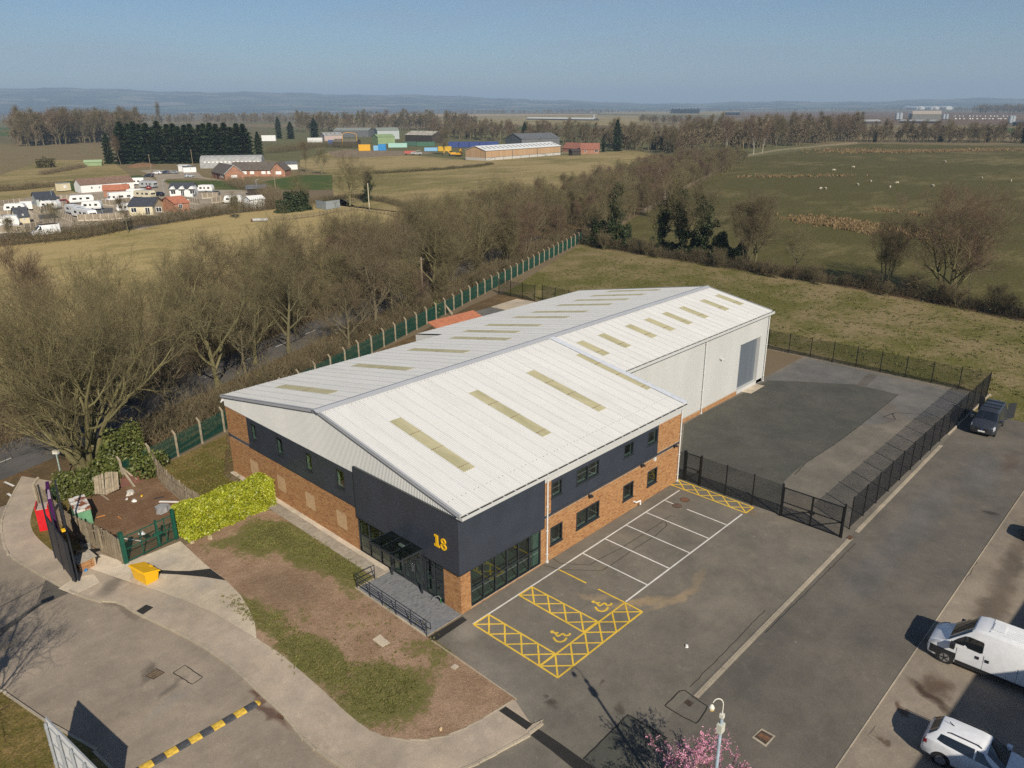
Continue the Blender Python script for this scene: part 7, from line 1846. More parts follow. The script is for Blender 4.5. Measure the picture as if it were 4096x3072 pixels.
DGREYS = flat('dark_grey_sheet', (.12, .125, .13), .7, var=.2, scale=.6); PALEG = flat('pale_sage_wall', (.40, .44, .42), .7, var=.06); DARKT = flat('dark_timber', (.045, .035, .028), .9, var=.3); GREENS = flat('green_sheet_wall', (.22, .30, .15), .7, var=.12, scale=.6)
WINF = flat('white_window_frame', (.80, .80, .78), .5, var=.03); WING = glassy('far_window_glass', (.02, .024, .03)); DGREEN = flat('dark_green_steel', (.035, .10, .07), .6, var=.2)
def block(root, x0, y0, L, W, he, hr, wall, roof, wins=(), over=.3, axis='x', lights=0, hip=False):
    """a gabled block in the thing's own frame: ridge along x (or y)"""
    if axis == 'y':
        tf = lambda x, y, z: (x0 + y, y0 + x, z); L_, W_ = W, L
    else:
        tf = lambda x, y, z: (x0 + x, y0 + y, z); L_, W_ = L, W
    m = MB()
    def F(*p): m.face([tf(*q) for q in p])
    F((0, 0, 0), (L_, 0, 0), (L_, 0, he), (0, 0, he)); F((L_, W_, 0), (0, W_, 0), (0, W_, he), (L_, W_, he))
    F((L_, 0, 0), (L_, W_, 0), (L_, W_, he), (L_, W_ / 2, hr), (L_, 0, he)); F((0, W_, 0), (0, 0, 0), (0, 0, he), (0, W_ / 2, hr), (0, W_, he))
    w = m.build('wall', wall, root)
    sl = (hr - he) / (W_ / 2); m = MB()
    for s in (0, 1):
        y1 = -over if s == 0 else W_ + over; z1 = he - sl * over; i = over * .9
        P = [(-i, y1, z1), (L_ + i, y1, z1), (L_ + i, W_ / 2, hr), (-i, W_ / 2, hr)]
        m.hexa([tf(*q) for q in P] + [tf(q[0], q[1], q[2] + .12) for q in P])
    r = m.build('roof', roof, root)
    if lights:
        for k in range(lights):
            x = L_ * (k + .6) / (lights + .2); m = MB(); a, b = .25, .75
            ya, yb = W_ / 2 * a, W_ / 2 * b; m.hexa([tf(*q) for q in ((x, ya, he + sl * ya + .13), (x + 1, ya, he + sl * ya + .13), (x + 1, yb, he + sl * yb + .13), (x, yb, he + sl * yb + .13), (x, ya, he + sl * ya + .17), (x + 1, ya, he + sl * ya + .17), (x + 1, yb, he + sl * yb + .17), (x, yb, he + sl * yb + .17))]); m.build('rooflight', flat('dull_rooflight', (.16, .15, .12), .5), r)
    for (side, u, z, ww, hh) in wins:
        pos = {'f': lambda a, d: (a, -d), 'b': lambda a, d: (a, W_ + d), 'l': lambda a, d: (-d, a), 'r': lambda a, d: (L_ + d, a)}[side]
        def bx(a0, a1, z0, z1, d0, d1, mat, nm, par):
            p = [(*pos(a, d), zz) for zz in (z0, z1) for a, d in ((a0, d0), (a1, d0), (a1, d1), (a0, d1))]
            mm = MB(); mm.hexa([tf(*q) for q in p]); return mm.build(nm, mat, par)
        f = bx(u - ww / 2, u + ww / 2, z, z + hh, .0, .05, WINF, 'window', w)
        bx(u - ww / 2 + .1, u - .04, z + .1, z + hh - .1, .05, .07, WING, 'pane', w); bx(u + .04, u + ww / 2 - .1, z + .1, z + hh - .1, .05, .07, WING, 'pane', w)
    return w, r
def house(name, label, cat, a, b, W, he, hr, wall, roof, wins=(), L=None, group=None, lights=0, over=.3):
    a = Vector((*a[:2], 0)); b = Vector((*b[:2], 0)); d = b - a; L = L or d.length
    o = thing(name, label, cat, a, math.atan2(d.y, d.x), group)
    block(o, 0, 0, L, W, he, hr, wall, roof, wins, over, lights=lights); return o
def tourer(label, a, b, col=(.74, .74, .72), H=2.55, W=2.25, name='touring_caravan', cat='caravan', group=None, cab=False):
    a = Vector((*a[:2], 0)); b = Vector((*b[:2], 0)); d = b - a; L = d.length; o = thing(name, label, cat, a, math.atan2(d.y, d.x), group)
    mat = flat('caravan_%d' % int(col[2] * 100), col, .4, var=.05)
    pr = [(.25, .45), (.0, 1.0), (.05, 1.6), (.45, H - .08), (.9, H), (L - .9, H), (L - .35, H - .12), (L - .02, 1.7), (L, 1.0), (L - .2, .45)] if not cab else [(.1, .45), (.0, .9), (.75, 1.15), (1.25, 1.75), (.75, 1.95), (.8, H - .1), (1.2, H), (L - .1, H), (L, H - .2), (L, .45)]
    m = MB(); n = len(pr)
    m.loft([[(x, W * f, z) for x, z in pr] for f in (0.0, .02, .98, 1.0)]); m.build('body', mat, o)
    for u0, u1 in (((.14, .30), (.42, .52), (.68, .82)) if not cab else ((.22, .30), (.45, .62), (.76, .9))):
        for y in (-.015, W): m = MB(); m.box(L * u0, L * u1, y, y + .015, 1.25, 1.85); m.build('window', WING, o)
    if not cab: m = MB(); m.box(-.01, .06, W * .12, W * .88, 1.3, 1.85); m.build('front_window', WING, o)
    else: m = MB(); m.hexa([(.78, W * .12, 1.17), (.74, W * .12, 1.19), (.74, W * .88, 1.19), (.78, W * .88, 1.17), (1.22, W * .16, 1.72), (1.18, W * .16, 1.74), (1.18, W * .84, 1.74), (1.22, W * .84, 1.72)]); m.build('windscreen', WING, o)
    for x in ((L * .55,) if not cab else (L * .17, L * .75)):
        for y in (.1, W - .1): m = MB(); m.tube([(x, y - .1, .33), (x, y + .1, .33)], .33, 12); m.build('wheel', TYRE, o)
    m = MB(); m.box(L * .45, L * .57, W * .3, W * .7, H, H + .08); m.build('roof_vent', flat('grey_vent', (.4, .4, .4), .5), o)
    if not cab: m = MB(); m.bar((.2, W / 2, .5), (-1.1, W / 2, .45), .10); m.build('drawbar', IRON, o)
    m = MB(); m.box(.3, L - .3, -.006, .0, .62, .70); m.build('side_stripe', flat('blue_stripe', (.06, .09, .18), .5), o)
    return o

SITE = asphalt_mat('site_gravel', (.30, .25, .185), (.37, .31, .235), pale=.35)
poly_sheet('caravan_site', [ZK(*q) for q in [(-300, 620), (0, 560), (280, 530), (880, 470), (1060, 450), (1860, 300), (2040, 230), (2212, 300)]] + [ZN(*q) for q in [(210, 370), (720, 440), (1200, 440), (1390, 520), (1390, 660), (700, 720), (0, 880)]] + [ZK(*q) for q in [(1000, 960), (0, 1090), (-300, 1120)]], .010, SITE)
poly_sheet('site_road', [ZK(*q) for q in [(0, 1010), (520, 985), (900, 960), (1500, 885), (2212, 760), (2212, 800), (1500, 930), (900, 1000), (300, 1060), (0, 1090)]], .016, ASPHALT_LANE)
poly_sheet('site_road', [ZK(*q) for q in [(400, 780), (900, 720), (1320, 700), (1330, 660), (1560, 660), (1560, 730), (1320, 745), (900, 790), (560, 820)]], .016, ASPHALT_LANE)
poly_sheet('farm_yard', [ZN(*q) for q in [(0, 230), (130, 215), (420, 225), (640, 250), (700, 300), (940, 345), (620, 310), (300, 320), (260, 345), (330, 400), (210, 450), (210, 370), (170, 300), (60, 250)]], .014, SITE)
poly_sheet('industrial_yard', [ZI(*q) for q in [(780, 400), (1000, 370), (1500, 385), (2000, 400), (2212, 420), (1700, 450), (1300, 470), (900, 470)]], .016, asphalt_mat('yard_earth', (.20, .15, .095), (.26, .2, .13)))

g = 'chalets of the caravan park'
house('chalet', 'long white chalet with brown tiled roof in the caravan park', 'chalet', ZK(1130, 455), ZK(1860, 400), 6.4, 2.8, 4.6, WHITEW, BROWNT, [('f', 3.6, 1.1, .7, .9), ('f', 6.2, 1.1, .6, .8), ('f', 8.2, 1.1, .7, .9), ('f', 11, .2, 1.4, 2.0), ('f', 15, .9, 2.2, 1.4)], group=g)
a = Vector((*ZK(548, 662), 0)); b = Vector((*ZK(800, 645), 0)); o = house('chalet', 'pale sage chalet with black tiled roof and pillared porch', 'chalet', a - (b - a).normalized() * .5, b, 11.5, 2.7, 4.1, PALEG, SLATE, group=g)
for x in (1.0, 3.0, 5.4): m = MB(); m.box(x, x + .35, -1.3, -1.0, 0, 2.4); m.build('porch_pillar', WHITEW, o)
m = MB(); m.hexa([(.6, -1.5, 2.4), (6.2, -1.5, 2.4), (6.2, 0, 2.5), (.6, 0, 2.5), (.6, -1.5, 2.55), (6.2, -1.5, 2.55), (6.2, 0, 3.0), (.6, 0, 3.0)]); m.build('porch_roof', SLATE, o)
house('chalet', 'cream chalet with black roof and small pointed porch beside the brick garage', 'chalet', ZK(1790, 772), ZN(150, 722), 11, 2.6, 4.3, CREAMW, SLATE, [('f', 1.4, .9, 1.5, 1.3), ('f', 5, .2, 1.3, 2.0), ('f', 8, .9, 1.5, 1.3)], group=g)
o = house('chalet', 'white chalet with black roof and three small gables', 'chalet', ZN(335, 520), ZN(585, 516), 6.2, 2.7, 4.3, WHITEW, SLATE, [('f', 1.2, .9, 1.6, 1.3), ('f', 4.2, .2, 1.2, 2.0), ('f', 7.4, .9, 1.6, 1.3)], group=g)
for x in (1.2, 4.2, 7.4):
    m = MB(); m.hexa([(x - 1, -.9, 2.6), (x + 1, -.9, 2.6), (x + 1, 1.5, 2.6), (x - 1, 1.5, 2.6), (x - .02, -.9, 3.5), (x + .02, -.9, 3.5), (x + .02, 1.5, 3.5), (x - .02, 1.5, 3.5)]); m.build('small_gable', WHITEW, o)
house('garage', 'brick garage with orange roof and one white window beside the cream chalet', 'garage', ZN(395, 690), ZN(556, 672), 8, 2.5, 4.0, REDBRICK, ORANGET, [('f', 1.7, .9, 1.1, 1.3)])
o = house('garage', 'brick garage with orange hipped roof behind the motorhome', 'garage', ZK(1440, 515), ZK(1790, 500), 6, 2.3, 3.7, REDBRICK, ORANGET)
house('playhouse', 'small cream playhouse with steep dark roof by the white truck', 'playhouse', ZK(245, 885), ZK(420, 868), 3.5, 1.9, 3.9, CREAMW, SLATE, [('f', 1.7, .8, .5, .6), ('f', 1.6, 2.0, .4, .4)])
o = thing('site_cabin', 'cream site cabin beside the long white chalet', 'cabin', (*ZK(845, 442), 0), .3); m = MB(); m.box(0, 4, 0, 2.6, .3, 2.9); m.build('wall', CREAMW, o); m = MB(); m.box(-.1, 4.1, -.1, 2.7, 2.9, 3.0); m.build('roof', GREYS, o); m = MB(); m.box(1.3, 2.3, -.03, 0, 1.2, 2.2); m.build('window', WINF, o)
g = 'caravans and motorhomes on the caravan park'
tourer('white caravan with red interior behind the grey board fence', ZK(965, 612), ZK(1310, 592), group=g)
tourer('white caravan, rear one of the pair by the garden fence', ZK(905, 735), ZK(1110, 790), H=2.5, group=g)
tourer('white caravan with wide front window, front one of the pair', ZK(1360, 822), ZK(1115, 772), H=2.5, group=g)
tourer('white motorhome with overcab parked before the orange roofed garage', ZK(1490, 588), ZK(1850, 560), cab=True, name='motorhome', cat='motorhome', H=2.9, group=g)
tourer('long white caravan half hidden behind the motorhome', ZK(2030, 505), ZK(1780, 510), H=2.7, group=g)
tourer('cream caravan beside the black car', ZK(2165, 528), ZK(1930, 515), (.60, .54, .40), group=g)
tourer('white motorhome behind the end of the long white chalet', ZK(2040, 340), ZK(1850, 345), cab=True, name='motorhome', cat='motorhome', H=2.8, group=g)
tourer('silver grey camper beside the dark red car', ZK(2190, 385), ZK(1990, 378), (.40, .41, .42), group=g)
tourer('white static caravan behind the garden fence near the playhouse', ZK(-260, 960), ZK(280, 925), H=2.8, W=3.2, name='static_caravan', group=g)
for k, (q, a_) in enumerate(((ZK(560, 690), 0), (ZK(1130, 700), .3), (ZN(930, 600), .2), (ZN(640, 470), 0), (ZK(1620, 730), .2), (ZK(60, 735), .4))): tourer(['white caravan tucked behind the panel fence near the playhouse', 'white caravan parked behind the caravan pair', 'white caravan beside the yellowing hedge tree', 'white caravan at the lane end past the white chalet', 'white caravan in front of the motorhome', 'white caravan at the edge of the site by the silver car'][k], q, Vector((*q[:2], 0)) + RH * 5.2 + FH * 4 * a_, group=g)
o = thing('horse_trailer', 'white box trailer parked beside the sage chalet', 'trailer', (*ZK(290, 705), 0), -.55); m = MB(); m.box(0, 3.2, 0, 1.9, .5, 2.6); m.build('box', WHITEW, o)
for y in (0, 1.9): m = MB(); m.tube([(1.5, y - .1, .33), (1.5, y + .1, .33)], .33, 10); m.build('wheel', TYRE, o)
m = MB(); m.box(1.3, 2.1, -.03, 0, .8, 2.2); m.build('door', flat('white_trim', (.75, .74, .70), .5), o)
white_truck = thing('white_lorry', 'white box van with dark windscreen at the road edge of the caravan park', 'lorry', (*ZK(640, 1040), 0), math.atan2((Vector(ZK(410, 1050)) - Vector(ZK(800, 1010))).y, (Vector(ZK(410, 1050)) - Vector(ZK(800, 1010))).x))
s_ = Shell(VAN); s_.body(paint('white_van_paint', (.74, .75, .76)), white_truck, False); s_.patch('windscreen', [(3.12, 4.3), (3.12, 7.7), (4.75, 7.75), (4.75, 4.25)], CARGLASS, white_truck)
for a_, b_ in ((3.05, 3.95), (8.95, 8.05)): s_.patch('side_window', [(3.35, a_), (5.5, a_), (5.5, b_), (4.55, b_)], CARGLASS, white_truck, .014)
for y in (-1, 1):
    for x in (2.08, -1.95): wheel(white_truck, x, y * .95, .35, y)
m = MB(); m.box(-2.6, 1.0, -.9, .9, 2.5, 2.6); m.build('roof_rack', IRON, white_truck)
g = 'cars parked among the chalets'
for q, rz, col, lab in ((ZK(205, 748), .9, (.30, .32, .34), 'silver car parked in front of the white box trailer'), (ZK(225, 690), .5, (.28, .03, .03), 'red car half hidden behind the white box trailer'), (ZK(850, 610), 2.2, (.22, .012, .02), 'dark red car beside the sage chalet porch'), (ZK(1400, 800), .2, (.02, .02, .024), 'black car behind the front caravan of the pair'),
                        (ZK(1555, 800), .3, (.025, .025, .028), 'black car beyond the fence, one over from the caravan pair'), (ZK(1690, 795), .25, (.02, .022, .025), 'black car in front of the cream chalet'), (ZK(2190, 500), 1.3, (.012, .016, .03), 'dark blue car beside the cream caravan'), (ZK(2060, 405), .4, (.20, .012, .02), 'dark red car before the silver grey camper'),
                        (ZN(585, 575), -.2, (.70, .71, .72), 'white car in front of the white chalet'), (ZN(820, 500), 2.0, (.06, .075, .07), 'dark green car at the end of the white chalet'), (ZN(100, 298), 1.5, (.02, .025, .035), 'dark car by the rail fence at the farm yard'), (ZN(195, 268), 1.4, (.70, .71, .72), 'white small van seen from behind in the farm yard'),
                        (ZN(282, 262), 1.5, (.035, .05, .085), 'dark blue car between white van and silver car'), (ZN(378, 262), 1.5, (.22, .23, .24), 'grey car, right of the dark blue one in the yard'), (ZN(548, 303), -.7, (.40, .43, .46), 'silver car parked by the bungalow garage door')):
    car(lab, (*q[:2], .012), rz + math.pi / 4, col, HATCH, group=g, detail=False)
# bungalow
C_ = Vector((*ZN(945, 338), 0)); gv = RH * 6.4 + FH * 4.5; o = thing('brick_bungalow', 'long brick bungalow with grey brown tiled roof and two gables', 'bungalow', C_, math.atan2(gv.y, gv.x))
block(o, 0, 0, 7.8, 20, 2.7, 5.9, REDBRICK, GREYT, [('r', 3.9, .9, 0.1, .1)], axis='y', over=.4)
m = MB(); m.box(2.6, 5.0, -.06, 0, .9, 2.0); w = m.build('window', WINF, o)
for (y, h, k) in ((2.6, 1.2, WINF), (5.0, 1.2, WINF), (9.5, 2.1, DARKT), (14.5, 2.1, flat('brown_garage_door', (.16, .06, .04), .7))):
    m = MB(); m.box(-.06, 0, y, y + (1.3 if k is WINF else 2.4), .9 if k is WINF else .1, .9 + h if k is WINF else .1 + h); m.build('window' if k is WINF else 'door', k, o)
inv = o.rotation_euler.z; loc_ = lambda v: Matrix.Rotation(-inv, 3, 'Z') @ (v - C_)
p1, p2 = Vector((*ZN(1098, 296), 0)), Vector((*ZN(1098, 296), 0)) + RH * 14
for nm, A_, B_, W, wn in (('c', p1 + FH * 1, p2 + FH * 1, 8.5, [2.2, 5.5, 10.5, 13]), ):
    A_, B_ = loc_(A_), loc_(B_); d = (B_ - A_); an = math.atan2(d.y, d.x); ca, sa = math.cos(an), math.sin(an); L = d.length
    tf = lambda x, y, z: (A_.x + x * ca - y * sa, A_.y + x * sa + y * ca, z)
    m = MB(); m.hexa([tf(*q) for q in ((-3, 0, 0), (L, 0, 0), (L, W, 0), (-3, W, 0), (-3, 0, 2.7), (L, 0, 2.7), (L, W, 2.7), (-3, W, 2.7))]); m.build('wall', REDBRICK, o)
    m = MB(); m.hexa([tf(*q) for q in ((-4, -.4, 2.6), (L, -.4, 2.6), (L, W + .4, 2.6), (-4, W + .4, 2.6), (-4, W / 2 - .05, 5.9), (L + 2, W / 2 - .05, 5.9), (L + 2, W / 2 + .05, 5.9), (-4, W / 2 + .05, 5.9))]); m.build('roof', GREYT, o)
    for x in wn: m = MB(); m.hexa([tf(*q) for q in ((x - .9, -.06, 1), (x + .9, -.06, 1), (x + .9, 0, 1), (x - .9, 0, 1), (x - .9, -.06, 2.2), (x + .9, -.06, 2.2), (x + .9, 0, 2.2), (x - .9, 0, 2.2))]); m.build('window', WINF, o)
    x0, x1 = L, L + 6.2
    m = MB(); P = [(x0, -1.2, 0), (x1, -1.2, 0), (x1, W, 0), (x0, W, 0), (x0, -1.2, 2.7), (x1, -1.2, 2.7), (x1, W, 2.7), (x0, W, 2.7)]; m.hexa([tf(*q) for q in P]); xm = (x0 + x1) / 2
    m.face([tf(*q) for q in ((x0, -1.2, 2.7), (x1, -1.2, 2.7), (xm, -1.2, 5.7))]); m.build('wall', REDBRICK, o)
    m = MB(); m.hexa([tf(*q) for q in ((x0 - .3, -1.6, 2.45), (xm, -1.6, 5.75), (xm, W, 5.75), (x0 - .3, W, 2.45), (x0 - .3, -1.6, 2.6), (xm, -1.6, 5.92), (xm, W, 5.92), (x0 - .3, W, 2.6))]); m.hexa([tf(*q) for q in ((xm, -1.6, 5.75), (x1 + .3, -1.6, 2.45), (x1 + .3, W, 2.45), (xm, W, 5.75), (xm, -1.6, 5.92), (x1 + .3, -1.6, 2.6), (x1 + .3, W, 2.6), (xm, W, 5.92))]); m.build('roof', GREYT, o)
    m = MB(); m.hexa([tf(*q) for q in ((x0 + 2.2, -1.27, .9), (x1 - 1.6, -1.27, .9), (x1 - 1.6, -1.2, .9), (x0 + 2.2, -1.2, .9), (x0 + 2.2, -1.27, 2.2), (x1 - 1.6, -1.27, 2.2), (x1 - 1.6, -1.2, 2.2), (x0 + 2.2, -1.2, 2.2))]); m.build('window', WINF, o)
m = MB(); m.hexa([(-.5, -.45, 2.45), (-.35, -.45, 2.45), (-.35, -.3, 2.45), (-.5, -.3, 2.45), (3.85, -.45, 6.0), (4.0, -.45, 6.0), (4.0, -.3, 6.0), (3.85, -.3, 6.0)]); m.hexa([(8.3, -.45, 2.45), (8.15, -.45, 2.45), (8.15, -.3, 2.45), (8.3, -.3, 2.45), (3.95, -.45, 6.0), (3.8, -.45, 6.0), (3.8, -.3, 6.0), (3.95, -.3, 6.0)]); m.build('barge_board', WINF, o)
def arched(label, a, L, W, H, mat):
    o = thing('arched_barn', label, 'barn', a, math.atan2(RH.y, RH.x) + .12); m = MB()
    arc = [(W / 2 - W / 2 * math.cos(t_), 1.5 + (H - 1.5) * math.sin(t_)) for t_ in [math.pi * i / 10 for i in range(11)]]
    m.loft([[(x, y, z) for y, z in arc + [(W, 0), (0, 0)]] for x in (0, L)]); m.build('roof', mat, o)
    for k in range(14): m = MB(); m.box(2 + k * L / 15, 3 + k * L / 15, .15, .6, 2.6, 3.3); m.build('rooflight', flat('white_trim', (.75, .74, .70), .5), o)
    for k in range(26): m = MB(); x = k * L / 26; m.loft([[(x + dx, y, z + .06) for y, z in arc] for dx in (0, .12)], closed=False, capa=False, capb=False); m.build('rib', GREYS, o)
    return o
arched('long grey arched barn behind the brick bungalow', Vector((*ZN(668, 205), 0)), 30, 10, 6.0, GREYS)
house('white_shed', 'white shed at the edge of the farm yard by the conifers', 'shed', ZN(428, 238), ZN(528, 240), 3, 2.8, 3.0, WHITEW, WHITEW)
house('white_shed', 'low white shed with one window next to the bungalow', 'shed', ZN(482, 248), ZN(625, 243), 4, 2.4, 2.6, WHITEW, DGREYS, [('f', 3.2, 1.2, .6, .7)])
house('white_outhouse', 'long white outbuilding with dark roof behind the bungalow gable', 'outbuilding', ZN(1560, 220), ZN(1745, 214), 6, 2.6, 3.7, WHITEW, DGREYS)
house('timber_shed', 'dark timber shed with grey roof behind the bare hedge', 'shed', ZN(1192, 500), ZN(1400, 492), 4.5, 2.2, 3.1, DARKT, DGREYS, over=.5)
house('white_shed', 'pale shed half hidden behind the yellowing hedge tree', 'shed', ZN(1230, 640), ZN(1385, 625), 4, 2.4, 3.2, WHITEW, WHITEW)
house('field_shed', 'pale green roofed shed at the edge of the far lawn', 'shed', ZK(1170, 85), ZK(1410, 78), 5, 2.0, 2.9, GREENS, flat('pale_green_roof', (.32, .42, .24), .7))
m = MB(); o = thing('grey_log', 'grey felled tree trunk lying at the hedge foot in the meadow', 'log', (*ZN(1250, 795), .45), math.atan2((Vector(ZN(1430, 790)) - Vector(ZN(1250, 795))).y, (Vector(ZN(1430, 790)) - Vector(ZN(1250, 795))).x)); m.tube([(0, 0, 0), (1.8, .05, .03), (3.8, 0, 0)], [.44, .42, .40], 12); m.build('trunk', flat('pale_dead_wood', (.36, .36, .35), .8, var=.25, scale=2), o); m = MB(); m.tube([(-.5, .2, -.1), (.0, .1, 0)], .3, 7); m.build('root', RUSTB, o)
# panel fences with concrete posts
PANELF = varied('fence_panel_wood', [(.30, .25, .185), (.37, .31, .235), (.26, .215, .16)], .9, .2, 2, .25)
PPOST = flat('pale_concrete_post', (.52, .47, .38), .9, var=.1)
def panel_fence(label, path, H=1.75):
    o = thing('panel_fence', label, 'fence', (path[0][0], path[0][1], 0), 0, 'panel fences of the caravan park'); bx, by = path[0]
    pm = MB()
    for k in range(9): pm.box(.06 + k * .195, .25 + k * .195, -.02 + .012 * (k % 2), .02 + .012 * (k % 2), .25, H)
    pm.box(.05, 1.82, -.03, .03, 0, .26, 1); pme = pm.mesh('panel', [PANELF, PPOST]); po = MB().box(-.07, .07, -.07, .07, 0, H + .1).mesh('post', PPOST)
    for (x, y, a) in walk(path, 1.87): put('panel', pme, o, (x - bx, y - by, 0), a); put('post', po, o, (x - bx, y - by, 0), a)
for lab, p in (('panel fence at the near edge of the site road', [ZK(0, 1015), ZK(340, 1000), ZK(520, 962)]), ('panel fence running back past the playhouse', [ZK(415, 780), ZK(470, 830), ZK(560, 880)]), ('panel fence in front of the sage chalet', [ZK(450, 690), ZK(560, 735), ZK(800, 665), ZK(900, 650)]), ('panel fence in front of the caravan pair', [ZK(780, 770), ZK(1000, 855), ZK(1080, 845), ZK(1500, 830), ZK(1750, 805)]),
               ('panel fence between motorhome and cream chalet', [ZK(1310, 615), ZK(1560, 635), ZK(1770, 600)]), ('panel fence behind the sage chalet', [ZK(0, 655), ZK(160, 630), ZK(290, 615)]), ('panel fence by the silver car', [ZK(-100, 800), ZK(150, 780)]), ('panel fence behind the white caravan', [ZK(780, 560), ZK(950, 560)]), ('panel fence beside the white car', [ZN(480, 570), ZN(655, 605)]), ('panel fence at the end of the white chalet', [ZN(690, 540), ZN(860, 525)]), ('panel fence by the yellowing hedge tree', [ZN(800, 590), ZN(900, 575)])):
    panel_fence(lab, [q[:2] for q in p])
# steel compound and field gate
o = thing('steel_compound', 'grey steel palisade compound beside the meadow hedge', 'compound', (*ZN(1950, 645), 0)); b0 = ZN(1950, 645)
for (p, q) in ((ZN(1950, 645), ZN(2060, 662)), (ZN(2060, 662), ZN(2215, 640))):
    for (x, y, a) in walk([p[:2], q[:2]], .5): m = MB(); m.box(0, .46, -.02, .02, .05, 2.4); m.build('panel', flat('galvanised_steel', (.33, .37, .39), .5, .3, var=.15), o, loc=(x - b0[0], y - b0[1], 0), rz=a)
rail_fence('dark timber rail fence at the corner of the meadow by the steel compound', [ZN(1490, 785), ZN(1700, 770), ZN(2010, 730), G(1340, 850), G(1440, 842), G(1560, 862), G(1610, 880)], 1.9, 1.3, RAILM, 4)
def pole(label, xy, h, name='timber_pole', cat='pole', arms=True, mat=None):
    o = thing(name, label, cat, (xy[0], xy[1], 0), .5); m = MB(); m.tube([(0, 0, 0), (0, 0, h)], [.16, .11], 8); m.build('shaft', mat or flat('pole_timber', (.24, .19, .125), .9, var=.2), o)
    if arms: m = MB(); m.box(-.9, .9, -.06, .06, h - .5, h - .35); m.build('cross_arm', RAILM, o)
    return o
pole('tall timber pole standing beside the green palings', (42.6, 53.9), 8.1)
pole('slim pale pole on the meadow corner by the rail fence', G(1478, 842), 7.6, arms=False, mat=flat('pale_pole', (.5, .45, .33), .8))
pole('dark telegraph pole in front of the bungalow', ZN(1500, 440), 8.0); pole('telegraph pole with lamp by the farm yard', ZN(590, 200), 9); pole('telegraph pole beside the white chalet lane', ZN(125, 240), 8)
for q, lab in ((ZK(745, 640), 'lamp pole beside the sage chalet porch'), (ZK(1430, 800), 'tall lamp pole in front of the caravan pair'), (ZN(268, 495), 'lamp pole beside the black car'), (ZN(1298, 492), 'lamp pole in front of the timber shed')):
    o = thing('lamp_pole', lab, 'street lamp', (*q[:2], 0)); m = MB(); m.tube([(0, 0, 0), (0, 0, 4.8), (.5, .1, 4.95)], .05, 6); m.build('post', LAMPP, o); m = MB(); m.box(.4, .9, 0, .2, 4.9, 5.0); m.build('lamp_head', LAMPW, o)
pole('timber pole beyond the barn roof', G(2002, 570), 9)

# barn
a, b, c = Vector((284.7, 287.6, 0)), Vector((353.3, 291.0, 0)), Vector((287.0, 303.4, 0)); d = b - a; BL = d.length; BW = 15.6
bn = thing('timber_barn', 'long timber clad barn with white ridged roof in the field', 'barn', a, math.atan2(d.y, d.x))
BOARDS = varied('larch_board', [(.46, .30, .17), (.52, .35, .21), (.40, .255, .14), (.49, .335, .20)], .9, .2, 3, .2)
block(bn, .15, .15, BL - .3, BW - .3, 5.4, 7.6, BOARDS, flat('white_barn_roof', (.66, .67, .66), .6, var=.05), lights=18, over=.5)
m = MB(); m.box(0, BL, 0, .12, 0, 1.5); m.box(0, .12, .12, BW, 0, 1.5); m.build('concrete_base', flat('pale_concrete', (.48, .46, .42), .9, var=.12), bn)
pbm = MB().box(0, .44, -.05, 0, 0, 3.7).mesh('board', BOARDS)
for k in range(150): put('board', pbm, bn, (.05 + k * BL / 150, .12, 1.55))
for k in range(34): o = put('board', pbm, bn, (.12, BW - .05 - k * BW / 34, 1.55), -math.pi / 2)
for k in range(10): m = MB(); x = k * BL / 9; m.box(x - .12, x + .12, -.12, .0, 0, 1.6 if k % 3 else 5.4); m.build('steel_post', DGREYS, bn)
m = MB(); m.box(-.02, BL, -.09, 0, 1.5, 1.62); m.bar((1, -.06, .2), (6.5, -.06, 1.5), .1); m.bar((BL - 20, -.06, 1.5), (BL - 13, -.06, .2), .1); m.build('steel_rail', DGREYS, bn)
house('grey_roofed_barn', 'large grey roofed shed behind the timber barn', 'shed', ZY(960, 205), ZY(1340, 190), 22, 6.5, 10, DGREYS, DGREYS, L=34)
house('red_roofed_house', 'brick house with red tiled roof and white windows beyond the barn', 'house', ZY(1610, 262), ZY(1815, 262), 9, 2.7, 6.2, REDBRICK, flat('red_tile_roof', (.26, .105, .07), .9, var=.2, scale=1.2), [('f', 3, .9, 1.2, 1.5), ('f', 10, .9, 2, 1.6), ('l', 4, .9, 2, 1.4)])
house('red_roofed_wing', 'red roofed wing with pointed gable next to the barn', 'house', ZY(1405, 245), ZY(1605, 255), 9, 2.7, 6.0, REDBRICK, flat('red_tile_roof', (.26, .105, .07), .9, var=.2, scale=1.2), [('f', 7, .9, 1.6, 1.6), ('f', 11, .9, 1.2, 1.5)])
house('black_shed', 'small black shed between the barn and the red roofed house', 'shed', ZY(1517, 284), ZY(1612, 280), 4, 2.6, 3.7, DARKT, DARKT)
# machines beside the barn
YM = flat('yellow_machine', (.62, .32, .02), .5, var=.1)
def digger(label, xy, rz, arm=1):
    o = thing('digger', label, 'digger', (*xy[:2], 0), rz)
    for y in (-1.1, 1.1): m = MB(); m.loft([[(x, y + dy, z) for x, z in ((-1.9, .2), (-2.1, .5), (-1.8, .9), (1.8, .9), (2.1, .5), (1.9, .2))] for dy in (-.3, .3)]); m.build('track', PLASTK, o)
    m = MB(); m.box(-2.2, 1.3, -1.2, 1.2, 1.0, 2.2); m.build('body', YM, o); m = MB(); m.box(.1, 1.4, -1.2, -.1, 1.2, 3.0); m.build('cab', CARGLASS, o)
    m = MB(); m.bar((1.2, .5, 1.7), (4.0, .5, 4.2), .5); m.bar((4.0, .5, 4.2), (5.6, .5, 2.0), .4); m.build('boom', YM, o); m = MB(); m.prism([(5.2, .1), (6.2, .1), (6.0, .9), (5.2, .9)], 1.0, 2.0); m.build('bucket', IRON, o); return o
